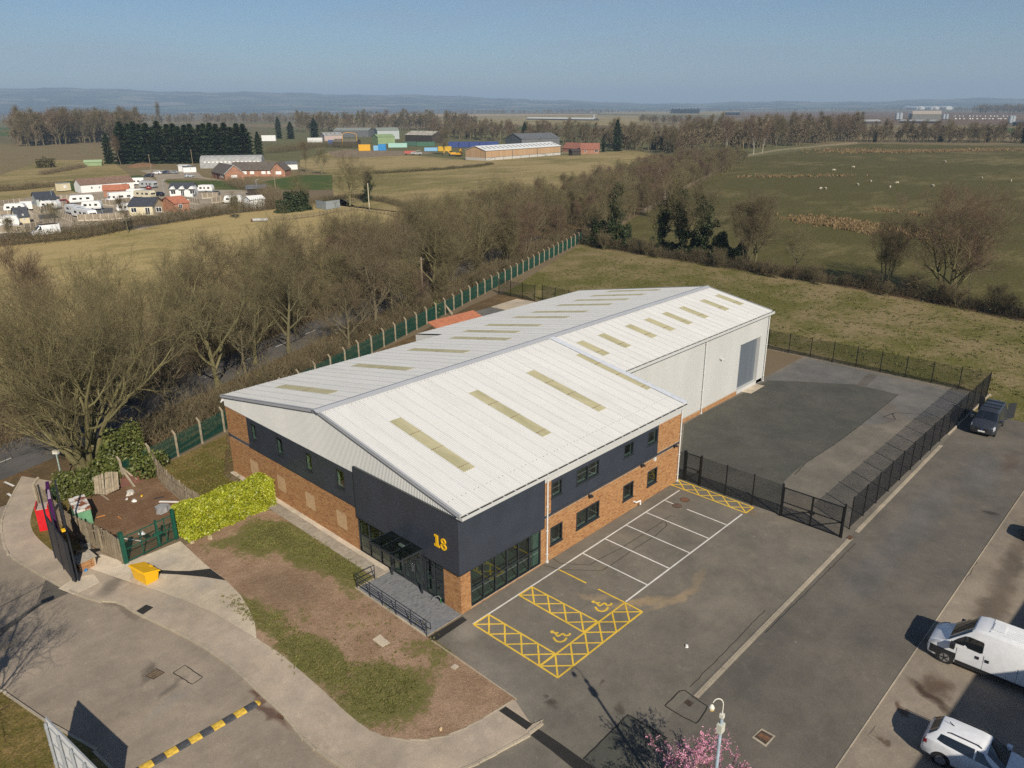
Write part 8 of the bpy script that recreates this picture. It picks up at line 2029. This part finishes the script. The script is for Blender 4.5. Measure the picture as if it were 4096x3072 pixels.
digger('yellow digger parked at the gable of the timber barn', ZY(265, 292), .4); digger('second yellow digger nearer the big bare tree', ZY(190, 288), 2.6)
def container(label, a, L, H, col, W=2.4, rz=None, cat='container', name='container', group='containers in the yards'):
    o = thing(name, label, cat, (*a[:2], 0), math.atan2(RH.y, RH.x) + (rz or 0), group); mat = flat('container_%d_%d' % (int(col[0] * 99), int(col[2] * 99)), col, .55, var=.1); m = MB(); m.box(0, L, 0, W, .1, H); m.build('box', mat, o)
    r = MB()
    for k in range(int(L / .5)): r.box(.1 + k * .5, .35 + k * .5, -.05, 0, .2, H - .15)
    r.build('ribs', mat, o, kind='stuff'); m = MB(); m.box(L, L + .05, .1, W - .1, .2, H - .1); m.build('door', mat, o); return o
container('orange yellow container at the edge of the earth yard', ZI(1185, 392), 8, 4.3, (.66, .36, .02)); container('pale blue container left of the deep blue one', ZI(1372, 388), 4.6, 3.4, (.20, .42, .62)); container('deep blue container beside the pale blue one', ZI(1434, 388), 5.2, 4.4, (.03, .22, .50))
container('pale blue tank container by the rail fence', ZI(2015, 396), 9, 2.4, (.22, .42, .62)); container('dark green container behind the grey palings', ZI(1920, 335), 14, 3.4, (.05, .13, .08)); container('dark green container in front of the open barn', ZI(1752, 330), 10, 3.4, (.04, .10, .07)); container('blue container beside the pink shed', ZI(802, 312), 5, 3.6, (.03, .10, .32)); container('yellow container behind the big bare tree', ZY(35, 236), 9, 3.2, (.55, .34, .02))
container('white box trailer among the conifers', ZI(540, 285), 13, 4.0, (.66, .66, .64)); container('white lorry trailer beside the conifer row', ZI(-40, 268), 13, 5.2, (.70, .70, .69)); container('turquoise and white stall trailer in the scrap yard', ZI(1560, 350), 14, 3.2, (.35, .55, .48))
for k in range(4): container(['blue trailer nearest the scrap yard', 'second blue trailer in the row behind the barn', 'third blue trailer in the row behind the barn', 'last blue trailer in the row, half hidden by the barn roof'][k], ZY(150 + k * 115, 195), 14, 4.2, (.03, .055, .20), cat='trailer', name='trailer')
house('pink_shed', 'pale pink shed with grey roof and three rooflights', 'shed', ZI(755, 268), ZI(985, 262), 14, 5.0, 7.4, PINKW, GREYS, lights=4)
house('grey_shed', 'long dark grey shed behind the pink shed', 'shed', ZI(870, 215), ZI(1310, 215), 18, 6.5, 9, DGREYS, flat('mossy_grey_roof', (.21, .225, .20), .8, var=.15), lights=0)
house('green_shed', 'green sheet clad shed with grey roller door', 'shed', ZI(1430, 305), ZI(1645, 298), 12, 5.6, 7.6, GREENS, GREENS)
house('pale_grey_shed', 'pale grey steel shed behind the green shed', 'shed', ZI(1425, 245), ZI(1700, 240), 20, 8, 10.5, flat('pale_grey_steel', (.36, .40, .40), .6, var=.1), flat('dull_green_roof', (.22, .25, .21), .7, var=.15))
house('open_barn', 'open sided barn with streaked pale roof in the trees', 'barn', ZI(1775, 285), ZI(2110, 295), 16, 6.5, 9.5, DARKT, flat('streaked_roof', (.36, .33, .27), .8, var=.3, scale=.4))
house('brown_lean_shed', 'low brown roofed shed in front of the pink shed', 'shed', ZI(862, 345), ZI(1160, 345), 10, 4, 6.0, DARKT, flat('dull_brown_roof', (.14, .12, .09), .9, var=.2))
o = thing('gantry', 'yellow steel gantry frame standing in the scrub', 'gantry', (*ZI(985, 345), 0), math.atan2(RH.y, RH.x)); m = MB(); m.bar((0, 0, 0), (0, 0, 10), .3); m.bar((0, 0, 9.5), (4, 0, 11), .3); m.bar((4, 0, 11), (11, 0, 10), .3); m.bar((11, 0, 10), (11, 0, 0), .3); m.build('frame', YM, o)
o = thing('red_trailer', 'red and white farm trailer with old wheels in the scrap yard', 'trailer', (*ZI(1765, 445), 0), math.atan2(RH.y, RH.x)); m = MB(); m.box(0, 7, 0, 2.4, .9, 2.6); m.build('body', flat('faded_red', (.40, .10, .07), .7, var=.2), o)
for x in (1, 5.5): m = MB(); m.tube([(x, -.2, .55), (x, .2, .55)], .55, 10); m.build('wheel', TYRE, o)
o = thing('scrap_machine', 'grey scrapped field machine beside the red trailer', 'machine', (*ZI(1845, 448), 0), math.atan2(RH.y, RH.x)); m = MB(); m.box(0, 7, 0, 2, .8, 1.9); m.bar((0, 1, 1.9), (6, 1, 3.2), .3); m.build('frame', GREYS, o)
for x in (1, 5.5): m = MB(); m.tube([(x, -.2, .5), (x, .2, .5)], .5, 10); m.build('wheel', TYRE, o)
# far farms
house('poultry_house', 'long low white roofed poultry house on the far field', 'poultry house', G(2104, 478), G(2372, 482), 18, 2.6, 6.0, DARKT, flat('dull_white_roof', (.55, .54, .48), .7, var=.1))
GALV = flat('galvanised_silo', (.44, .48, .50), .4, .5, var=.1)
def silo(label, xy, r, h):
    o = thing('silo', label, 'silo', (*xy[:2], 0), 0, 'steel feed silos of the far farms'); m = MB(); m.tube([(0, 0, h * .25), (0, 0, h * .86), (0, 0, h)], [r, r, .2], 14); m.tube([(0, 0, h * .06), (0, 0, h * .25)], [.3, r], 14); m.build('tank', GALV, o)
    for k in range(4): m = MB(); m.tube([(r * .8 * math.cos(k * 1.57), r * .8 * math.sin(k * 1.57), 0), (r * .8 * math.cos(k * 1.57), r * .8 * math.sin(k * 1.57), h * .3)], .12, 5); m.build('leg', GALV, o)
silo('single tall silo at the end of the poultry house', G(2375, 481), 2.4, 13)
for lab, q, r in (('left silo of the pair before the big grey shed', ZH(1546, 243), 3.6), ('right silo of the pair before the big grey shed', ZH(1564, 243), 3.6), ('silo touching the wall of the big grey shed', ZH(1612, 237), 3.0), ('left silo of the pair beyond the big grey shed', ZH(1790, 238), 2.8), ('right silo of the pair beyond the big grey shed', ZH(1806, 238), 2.8), ('left silo at the far right farm', ZH(2136, 262), 3.0), ('right silo at the far right farm', ZH(2150, 262), 3.0)): silo(lab, q, r, r * 4.6)
house('big_grey_shed', 'big grey farm shed between the silo pairs', 'shed', ZH(1625, 238), ZH(1735, 238), 30, 12, 18, flat('grey_green_sheet', (.17, .17, .15), .7), flat('tan_grey_roof', (.36, .31, .25), .8, var=.1), L=50)
house('low_shed', 'long low pale roofed shed in front of the silos', 'shed', ZH(1560, 250), ZH(1760, 252), 16, 3, 5.5, DARKT, GREYS)
house('low_shed', 'low open shed with pale roof at the wood end', 'shed', ZH(1370, 256), ZH(1466, 254), 14, 4, 6.5, DARKT, GREYS); house('low_shed', 'white roofed low shed above the middle of the wood', 'shed', ZH(862, 246), ZH(932, 244), 24, 4, 7, CREAMW, flat('white_barn_roof', (.66, .67, .66), .6, var=.05)); house('low_shed', 'dark low shed beside the silos at the far right', 'shed', ZH(2150, 266), ZH(2230, 268), 16, 5, 7.5, DGREEN, DGREYS)
for k, (u0, u1) in enumerate(((1580, 1652), (1655, 1728), (1732, 1796))): house('white_works', ['white works building, first of three under the hills', 'white works building, middle of three under the hills', 'white works building, last of three under the hills'][k], 'works', ZH(u0, 178), ZH(u1, 180), 60, 14, 26, flat('far_white_wall', (.66, .64, .57), .7, var=.04), flat('far_white_roof', (.60, .60, .58), .7, var=.1), group='white works buildings')
hutm = MB().prism([(0, 0), (3, 0), (3, 2.2), (0, 2.2)], 0, 1.6).mesh('hut', flat('white_trim', (.75, .74, .70), .5)); rs_ = random.Random(4)
for i in range(26):
    o = put('pig_ark', hutm, None, (*ZH(1858 + (i % 13) * 22 + rs_.uniform(-6, 6), 216 + (i // 13) * 14), 0), rs_.uniform(0, 3), scale=1.15); tag(o, 'small white animal hut in rows on the bare field', 'animal hut', 'animal huts on the bare field')
house('far_farmhouse', 'tiny pink farmhouse beside the far wood', 'farmhouse', G(2344, 450), G(2362, 451), 12, 6, 10, PINKW, flat('red_tile_roof', (.26, .105, .07), .9, var=.2, scale=1.2))
for i, (x0, x1, y) in enumerate(((232, 262, 487), (292, 318, 489), (372, 400, 486), (410, 432, 488), (498, 545, 478))):
    house('far_house', ['pale houses glimpsed through the left wood', 'pale house second along behind the left wood', 'pale house in the middle behind the left wood', 'pale house beside the red roofed row', 'red roofed row behind the conifer row'][i], 'house', G(x0, y), G(x1, y), 9, 4, 7, WHITEW if i < 4 else REDBRICK, GREYT if i < 4 else flat('red_tile_roof', (.26, .105, .07), .9, var=.2, scale=1.2))
def pylon(label, xy, h):
    o = thing('pylon', label, 'pylon', (*xy[:2], 0), .4, 'pylons on the far plain'); m = MB(); w = h * .09
    for s in ((-1, -1), (1, -1), (1, 1), (-1, 1)): m.bar((s[0] * w, s[1] * w, 0), (s[0] * w * .25, s[1] * w * .25, h * .62), h * .012); m.bar((s[0] * w * .25, s[1] * w * .25, h * .62), (0, 0, h), h * .010)
    for k in range(8):
        z0, z1 = h * .08 * k, h * .08 * (k + 1); f0, f1 = w * (1 - .75 * z0 / (h * .62)), w * (1 - .75 * z1 / (h * .62))
        for s in (-1, 1): m.bar((-f0 * s, -f0, z0), (f1 * s, -f1, z1), h * .007); m.bar((-f0, -f0 * s, z0), (-f1, f1 * s, z1), h * .007)
    for z, l in ((.66, .16), (.78, .20), (.90, .14)): m.bar((-h * l, 0, h * z), (h * l, 0, h * z), h * .012)
    m.build('lattice', flat('pylon_steel', (.10, .11, .12), .6), o)
pylon('tall pylon standing on the far plain behind the white works', ZH(1632, 176), 95); pylon('pylon above the middle of the right hand wood', ZH(915, 190), 62); pylon('faint pylon above the dark copse on the plain', ZH(400, 170), 55)
# sheep
def sheep_mesh():
    m = MB(); R_ = lambda x, w, z0, z1: [(x, w * math.cos(q), (z0 + z1) / 2 + (z1 - z0) / 2 * math.sin(q)) for q in [2 * math.pi * k / 10 for k in range(10)]]
    m.loft([R_(-.62, .10, .55, .80), R_(-.5, .26, .40, .92), R_(-.1, .32, .36, .97), R_(.3, .29, .38, .95), R_(.5, .20, .45, .90), R_(.66, .11, .50, .76), R_(.80, .09, .38, .60), R_(.95, .05, .28, .42)])
    for x, y in ((-.42, -.15), (-.42, .15), (.34, -.14), (.34, .14)): m.tube([(x, y, .48), (x + .02, y, .24), (x, y, 0)], [.08, .05, .04], 6)
    for y in (-1, 1): m.hexa([(.68, y * .08, .66), (.72, y * .08, .66), (.72, y * .2, .63), (.68, y * .2, .63), (.68, y * .08, .70), (.72, y * .08, .70), (.72, y * .2, .65), (.68, y * .2, .65)])
    return m.mesh('sheep', flat('sheep_fleece', (.46, .40, .29), .95, var=.12), True)
sm = sheep_mesh(); rs_ = random.Random(12)
labs = ['sheep, nearer one of the close pair', 'sheep beside the close pair, its partner', 'sheep in the middle of the pasture grazing sideways', 'sheep next along past the grazing one', 'sheep nearest the broad tree of the middle group', 'sheep just above the middle group', 'sheep alone before the reedy band', 'dark sheep beside the lone sheep', 'sheep standing apart towards the broad tree', 'sheep with tan fleece far across the pasture', 'sheep at the far edge of view', 'sheep resting near the dry reedy patch']
for (x, y), lab in zip(((1151, 599), (1174, 599), (1342, 578), (1410, 561), (1512, 591), (1549, 569), (1320, 487), (1218, 503), (1734, 584), (1989, 543), (2142, 558), (1798, 458)), labs):
    o = put('sheep', sm, None, (*ZH(x, y), 0), rs_.uniform(0, 6.28), scale=.98 if y > 520 else 1.15); tag(o, lab, 'sheep', 'sheep grazing in the pasture')

# ------------------------------------------------------------------ hedges
def twig_hedge(name, label, path, H, W, mat, seed, per=70, leaf=None, nleaf=0, cat='hedge'):
    rng = np.random.RandomState(seed); P = np.array([q[:2] for q in path]); seg = np.linalg.norm(np.diff(P, axis=0), axis=1); L = seg.sum(); n = int(L * per); cum = np.concatenate([[0], np.cumsum(seg)])
    def at(s): i = np.clip(np.searchsorted(cum, s, 'right') - 1, 0, len(seg) - 1); f = (s - cum[i]) / seg[i]; return P[i] + (P[i + 1] - P[i]) * f[:, None]
    s = rng.rand(n) * L; hh = H * (.62 + .38 * np.sin(s * .31 + seed) ** 2 + .25 * rng.randn(n).clip(-1, 1)) * .9
    b = np.concatenate([at(s) + rng.randn(n, 2) * W * .33, np.zeros((n, 1))], 1); b[:, 2] = rng.rand(n) * hh * .55
    d = unit(np.stack([rng.randn(n) * .55, rng.randn(n) * .55, np.ones(n) * .9], 1)); ln = hh * (.30 + .35 * rng.rand(n))
    Q = np.stack([b, b + d * (ln * .5)[:, None] + rng.randn(n, 3) * .05, b + d * ln[:, None] + rng.randn(n, 3) * .12], 1); R_ = np.stack([np.full(n, .020), np.full(n, .014), np.full(n, .008)], 1)
    o = thing(name, label, cat, (0, 0, 0)); put('twigs', fastmesh(name, *tubes_np(Q, R_, 3), [mat]), o)
    if nleaf: s = rng.rand(int(L * nleaf)) * L; C = np.concatenate([at(s) + rng.randn(len(s), 2) * W * .36, (rng.rand(len(s), 1) ** .8) * H * .85 * (.6 + .4 * np.sin(s * .23 + 1)[:, None] ** 2)], 1); put('leaves', fastmesh(name + '_leaves', *leaf_quads(C, .17, rng), [leaf]), o)
    return o
twig_hedge('mixed_hedge', 'long mixed bramble hedge between meadow and caravan park', [G(-250, 1005), G(0, 985), G(150, 972), G(320, 955), G(520, 915), G(720, 885), G(920, 855), G(1050, 842), G(1160, 828)], 4.3, 3.2, TWIG_FAR, 3, 130, BRAMBLE, 60)
twig_hedge('bare_hedge', 'dense bare hedge behind the steel compound and timber shed', [ZN(1010, 380), ZN(1130, 420), ZN(1350, 470), ZN(1500, 560), ZN(1700, 620), ZN(1930, 620)], 4.4, 5, TWIG_FAR, 5, 120)
twig_hedge('clipped_hedge', 'low clipped hedge running across the barn field', [G(1495, 696), G(1600, 690), G(1780, 678), G(1900, 668), G(1972, 658)], 1.7, 1.5, TWIG_FAR, 7, 110, BRAMBLE, 30)
twig_hedge('dark_hedge', 'dark bare hedge on the far lawn edge behind the long chalet', [G(-60, 770), G(60, 762), G(150, 752), G(235, 745)], 3.2, 4, TWIG_FAR, 9, 150)
twig_hedge('dark_hedge', 'dark hedge below the green roofed shed', [G(170, 700), G(250, 685), G(340, 668)], 2.6, 4, TWIG_FAR, 10, 110)
twig_hedge('scrub_hedge', 'bare scrub between the earth yard and the conifers', [ZI(60, 420), ZI(240, 400), ZI(420, 380), ZI(600, 350), ZI(800, 340), ZI(1150, 355)], 6.5, 10, TWIG_FAR, 11, 90)
twig_hedge('bare_hedge', 'dark bare hedge at the corner of meadow and barn field', [G(1240, 815), G(1330, 800), G(1420, 790), G(1560, 812), G(1640, 838), G(1740, 858)], 2.4, 2.5, TWIG_FAR, 12, 110)
for q, lab, P, s in ((G(1400, 822), 'rounded wide bare tree at the meadow corner by the steel compound', OAK[0], 1.08), (G(1470, 810), 'slim ivy trunk tree beside the rounded one', IVYT[1], .85), (ZN(1800, 660), 'brown twiggy tree above the dark evergreen by the compound', OAK[0], .75), (ZI(525, 665), 'bare tree behind the white outbuilding', ASH[0], 1.0), (ZI(720, 690), 'bare tree by the white outbuilding lawn', OAK[2], .85), (ZY(105, 275), 'big bare tree beside the yellow diggers', OAK[1], 1.25), (ZK(1775, 1010), 'bare young tree standing out of the long mixed hedge', ASH[0], .62), (ZK(760, 1000), 'crooked bare tree in front of the white box van', OAK[2], .52), (ZK(150, 1080), 'bare shrub tree at the hedge end', THICK[0], .55), (ZN(1060, 760), 'yellowing hedge tree beside the pale shed', THICK[0], .72)): T(P, lab, q[:2], s, name='bare_tree')
bush('evergreen_bush', 'dark evergreen bush under the twiggy tree by the compound', ZN(1740, 665)[:2], EVER[1], 1.9); bush('evergreen_bush', 'green bush beside the steel compound', ZN(1600, 690)[:2], EVER[1], 1.2); bush('dark_bush', 'dark round bush on the far lawn', G(185, 670), leafy(14, 1800, 4.5, 4, 5.2, .35, BRAMBLE, 'lawn_bush'), 1.0)
SCRUBT = bark_mat('dark_scrub_twigs', [(.060, .047, .030), (.09, .07, .045), (.075, .062, .036)])
twig_hedge('scrub', 'dark tangled scrub along the foot of the ivy trees', [(104, 74), (101.5, 40), (101.0, 17), (97, -6), (92, -30)], 2.3, 3.4, SCRUBT, 21, 130, IVY, 16)
twig_hedge('undergrowth', 'bare undergrowth between the lane and the green palings', [(-3, 37), (25, 48.2), (60, 62), (106, 80.5)], 3.4, 4.2, TWIG, 22, 125, BRAMBLE, 10)
twig_hedge('undergrowth', 'tangled undergrowth on the meadow side of the lane', [(-24, 45), (2, 54), (30, 65), (62, 77.5), (110, 98)], 4.6, 9.0, TWIG, 23, 150, BRAMBLE, 14)
twig_hedge('undergrowth', 'bare underwood filling the belt between the two fields', [(112, 92), (150, 101), (205, 123), (300, 160), (370, 186)], 4.5, 15, TWIG_FAR, 24, 75)
# ------------------------------------------------------------------ conifers
def conifer(seed, H, r, name, n=4200):
    rng = np.random.RandomState(seed); z = rng.rand(n) ** 1.25; a = rng.rand(n) * 6.28; prof = np.minimum(1, (1 - z) * 3.0 + .05) * (.86 + .14 * np.sin(a * 5 + z * 14 + seed)) * (.8 + .2 * np.sin(z * 60))
    rad = prof * r * (.62 + .42 * rng.rand(n)); C = np.stack([np.cos(a) * rad, np.sin(a) * rad, z * H], 1)
    d = unit(np.stack([np.cos(a), np.sin(a), np.full(n, .25)], 1) + rng.randn(n, 3) * .35); e = unit(np.cross(d, rng.randn(n, 3))); s = .62 * (.6 + .7 * rng.rand(n, 1))
    q = np.stack([C - d * s * .6, C + e * s * .45, C + d * s, C - e * s * .45], 1).reshape(-1, 3)
    return fastmesh(name, q, np.arange(n * 4).reshape(n, 4), [CONIF])
CON = [conifer(1, 21, 3.6, 'conifer_a'), conifer(2, 20, 3.3, 'conifer_b')]
CTR = MB().tube([(0, 0, 0), (0, 0, 17)], [.35, .06], 7).mesh('conifer_trunk', BARK)
def con(label, xy, s, i=0, group=None, wide=1.0):
    o = thing('conifer_tree', label, 'conifer', (*xy[:2], 0), i * 1.7, group); o.scale = (s * wide, s * wide, s); put('crown', CON[i % 2], o); put('trunk', CTR, o)
A_, B_ = Vector(G(505, 655)), Vector(G(985, 650))
ordn = ['first', 'second', 'third', 'fourth', 'fifth', 'sixth', 'seventh', 'eighth', 'ninth', 'tenth', 'eleventh', 'twelfth', 'thirteenth', 'fourteenth', 'fifteenth', 'sixteenth', 'seventeenth', 'eighteenth', 'nineteenth', 'twentieth']
for i in range(20): p = A_.lerp(B_, i / 19); con('%s conifer in the tall dark row, counted from the reddish tree' % ordn[i], (p.x + random.uniform(-1, 1), p.y + random.uniform(-1, 1)), random.uniform(.92, 1.05), i, 'tall dark conifers in a row', 1.55)
con('shorter conifer standing before the row next to the reddish tree', G(440, 655), .80, 1, wide=1.1); con('lone conifer just past the end of the dark row', G(1040, 645), .76, 0); con('broad dark conifer among the white trailers', ZI(630, 230), .95, 1, wide=1.6); con('slim conifer behind the white lorry trailer', ZI(180, 235), 1.0, 0, wide=1.0); con('olive conifer beside the slim one', ZI(330, 240), .82, 1, wide=1.5); con('thin spire conifer behind the trailers', G(1260, 540), 1.0, 0, wide=.45); con('small conifer beside the red roofed house', ZY(1860, 240), .42, 1); con('conifer at the wood edge past the red roofed house', ZY(2010, 235), .95, 0)
T(ASH[1], 'reddish bare tree in front of the dark conifer row', G(485, 662), 1.15, name='reddish_tree')
# ------------------------------------------------------------------ woods made of single trees
FARM_ = [bare_tree(81, 16, .22, .72, .22, n=(11, 5, 4, 5), up=.2, twig=.034, name='wood_a', tmat=TWIG_FAR), bare_tree(82, 17, .20, .58, .28, n=(12, 5, 4, 5), up=.26, twig=.032, angs=(.6, .6, .6, .7), name='wood_b', tmat=TWIG_FAR), bare_tree(83, 15, .2, .85, .2, n=(11, 5, 4, 5), up=.14, twig=.034, name='wood_c', tmat=TWIG_RED), bare_tree(84, 20, .24, .5, .2, n=(16, 5, 4, 5), up=.30, twig=.034, angs=(.45, .5, .6, .7), name='poplar', tmat=TWIG_FAR)]
def wood(label, group, corners, n, s0, s1, seed, kinds=(0, 1, 2), conif=0.0, name='woodland_tree'):
    """trees spread over the four cornered ground"""
    r = random.Random(seed); c = [Vector(q[:2]) for q in corners]; k = 0
    nx = max(1, int(round(math.sqrt(n * (c[1] - c[0]).length / max(1, (c[3] - c[0]).length))))); ny = max(1, int(math.ceil(n / nx)))
    for i in range(nx):
        for j in range(ny):
            u, v = (i + r.uniform(.1, .9)) / nx, (j + r.uniform(.1, .9)) / ny; p = c[0].lerp(c[1], u).lerp(c[3].lerp(c[2], u), v)
            if r.random() < conif: con('dark conifer scattered in ' + group, (p.x, p.y), r.uniform(.45, .8), k, 'conifers in ' + group, 1.2)
            else: T(FARM_[kinds[r.randrange(len(kinds))]], label, (p.x, p.y), r.uniform(s0, s1), r.uniform(0, 6.28), name=name, group=group)
            k += 1
def beyond(a, b, depth): a, b = Vector(a[:2]), Vector(b[:2]); return [a, b, b + (b - Vector(CAM_XYZ[:2])).normalized() * depth, a + (a - Vector(CAM_XYZ[:2])).normalized() * depth]
wood('bare tree in the wood beyond the pasture fence', 'the wood beyond the pasture', beyond(G(2720, 616), G(3440, 569), 150), 84, 1.0, 1.4, 1, conif=.03)
wood('bare tree in the row along the far end of the pasture', 'the row beyond the pasture', beyond(G(3440, 571), G(4200, 575), 45), 40, .75, 1.1, 2, conif=.08)
wood('bare tree in the strip behind barn and red roofed house', 'the strip behind the barn', beyond(G(1720, 552), G(2500, 592), 80), 48, .85, 1.2, 3, conif=.04)
wood('bare tree at the wood corner past the red roofed house', 'the corner by the pasture wood', beyond(G(2440, 596), G(2740, 622), 60), 24, .9, 1.2, 4, conif=.05)
wood('tall bare tree in the stand behind the sheds', 'the tall stand behind the sheds', beyond(G(1180, 532), G(1900, 520), 120), 48, 1.2, 1.75, 5, (0, 1, 0, 2))
wood('tall poplar in the wood left of the conifers', 'the poplar wood left of the conifers', beyond(G(70, 592), G(560, 560), 110), 60, 1.45, 2.0, 6, (1, 0, 0, 2))
T(FARM_[3], 'very tall poplar crown rising above the conifer row', G(640, 500), 2.3, name='tall_poplar'); T(FARM_[1], 'second tall crown beside the tall poplar', G(560, 503), 1.7, name='tall_poplar')
# far tree belts: too far to count, one mesh
def belts(name, label, runs, seed):
    rng = np.random.RandomState(seed); Vs, Fs, n0 = [], [], 0; base = []
    for s in range(3):
        r2 = np.random.RandomState(90 + s); P0 = trunk_line(12, (0, 0), 5, r2); R0 = .3 * np.linspace(1, .2, 6)[None]; P1, R1 = grow(P0, R0, 10, .12, .95, 6, .75, 3, .12, .12, .6, r2); P2, R2 = grow(P1, R1, 9, .15, 1, 3.0, .75, 2, .18, .08, .6, r2, rmin=.12)
        A = Acc(); A.add(tubes_np(P0, R0, 4)); A.add(tubes_np(P1, R1, 3)); A.add(tubes_np(P2, R2 * 1.5, 3)); base.append((np.concatenate(A.V), np.concatenate(A.F)))
    for (a, b, depth, n, s0, s1) in runs:
        c = beyond(a, b, depth)
        for i in range(n):
            u, v = rng.rand(2); p = c[0].lerp(c[1], u).lerp(c[3].lerp(c[2], u), v); V, F = base[rng.randint(3)]; t_ = rng.rand() * 6.28; s = rng.uniform(s0, s1)
            Rm = np.array([[math.cos(t_), -math.sin(t_), 0], [math.sin(t_), math.cos(t_), 0], [0, 0, 1]]) * s; Rm[0] *= 1.25; Rm[1] *= 1.25
            Vs.append(V @ Rm.T + np.array([p.x, p.y, 0])); Fs.append(F + n0); n0 += len(V)
    tag(put(name, fastmesh(name, np.concatenate(Vs), np.concatenate(Fs), [TWIG_FAR]), kind='stuff'), label, 'woodland')
belts('woodland', 'far belts of bare trees on the plain', [
    (G(1650, 459), G(2450, 453), 250, 150, 1.1, 1.7), (G(1200, 462), G(1700, 458), 200, 60, .9, 1.4), (G(2390, 452), G(2960, 446), 300, 90, .9, 1.3), (G(0, 478), G(560, 470), 300, 120, 1.0, 1.6), (G(560, 472), G(1250, 466), 300, 110, .9, 1.5),
    (G(2900, 449), G(3560, 444), 350, 70, .8, 1.3), (G(3880, 455), G(4150, 455), 250, 75, 1.5, 2.3), (G(3560, 446), G(3900, 447), 300, 45, .9, 1.6), (G(2560, 492), G(2760, 500), 120, 40, .8, 1.1), (G(1000, 446), G(2400, 440), 500, 110, 1.0, 1.6), (G(2400, 438), G(4200, 430), 700, 120, 1.0, 1.9), (G(-100, 462), G(1000, 452), 500, 110, 1.0, 1.7),
    (G(520, 505), G(1260, 495), 260, 110, .9, 1.7)], 3)
belts('undergrowth', 'bare underwood filling the woods beyond pasture and barn', [(G(2720, 616), G(3440, 569), 160, 170, .6, 1.25), (G(3440, 570), G(4200, 574), 50, 110, .5, .9), (G(1720, 550), G(2500, 590), 80, 130, .5, 1.05), (G(1180, 530), G(1900, 518), 130, 110, .8, 1.6), (G(70, 590), G(560, 558), 120, 150, .9, 1.9), (G(2440, 594), G(2740, 620), 70, 60, .5, 1.1)], 4)
for i in range(9): con('dark conifer of the small copse on the plain', (Vector(G(2690, 454)).lerp(Vector(G(2790, 454)), i / 8).x, Vector(G(2690, 454)).lerp(Vector(G(2790, 454)), i / 8).y), 1.1, i, 'dark copse on the plain', 3.0)
# mound of earth and scrap
o = thing('earth_mound', 'brown earth mound behind the farm yard', 'mound', (*ZN(20, 185), 0), .3); m = MB(); m.loft([[(9 * r * math.cos(q), 4 * r * math.sin(q), z) for q in [2 * math.pi * k / 14 for k in range(14)]] for r, z in ((1, 0), (.75, 1.1), (.4, 1.8), (.1, 2.0))], capa=False); m.build('mound', MULCH, o, smooth=True)

# ------------------------------------------------------------------ air
hz = NT('haze_air'); hz.n.remove(hz.bsdf)
pv = hz.new('ShaderNodeVolumePrincipled'); pv.inputs['Color'].default_value = (.55, .75, 1.0, 1); pv.inputs['Density'].default_value = 0.00013; pv.inputs['Anisotropy'].default_value = 0.0
hz.link(pv.outputs['Volume'], hz.n['Material Output'].inputs['Volume'])
m = MB(); m.box(-17500, 17500, -17500, 17500, -6.0, 420.0); m.build('haze', hz.mat, kind='stuff')
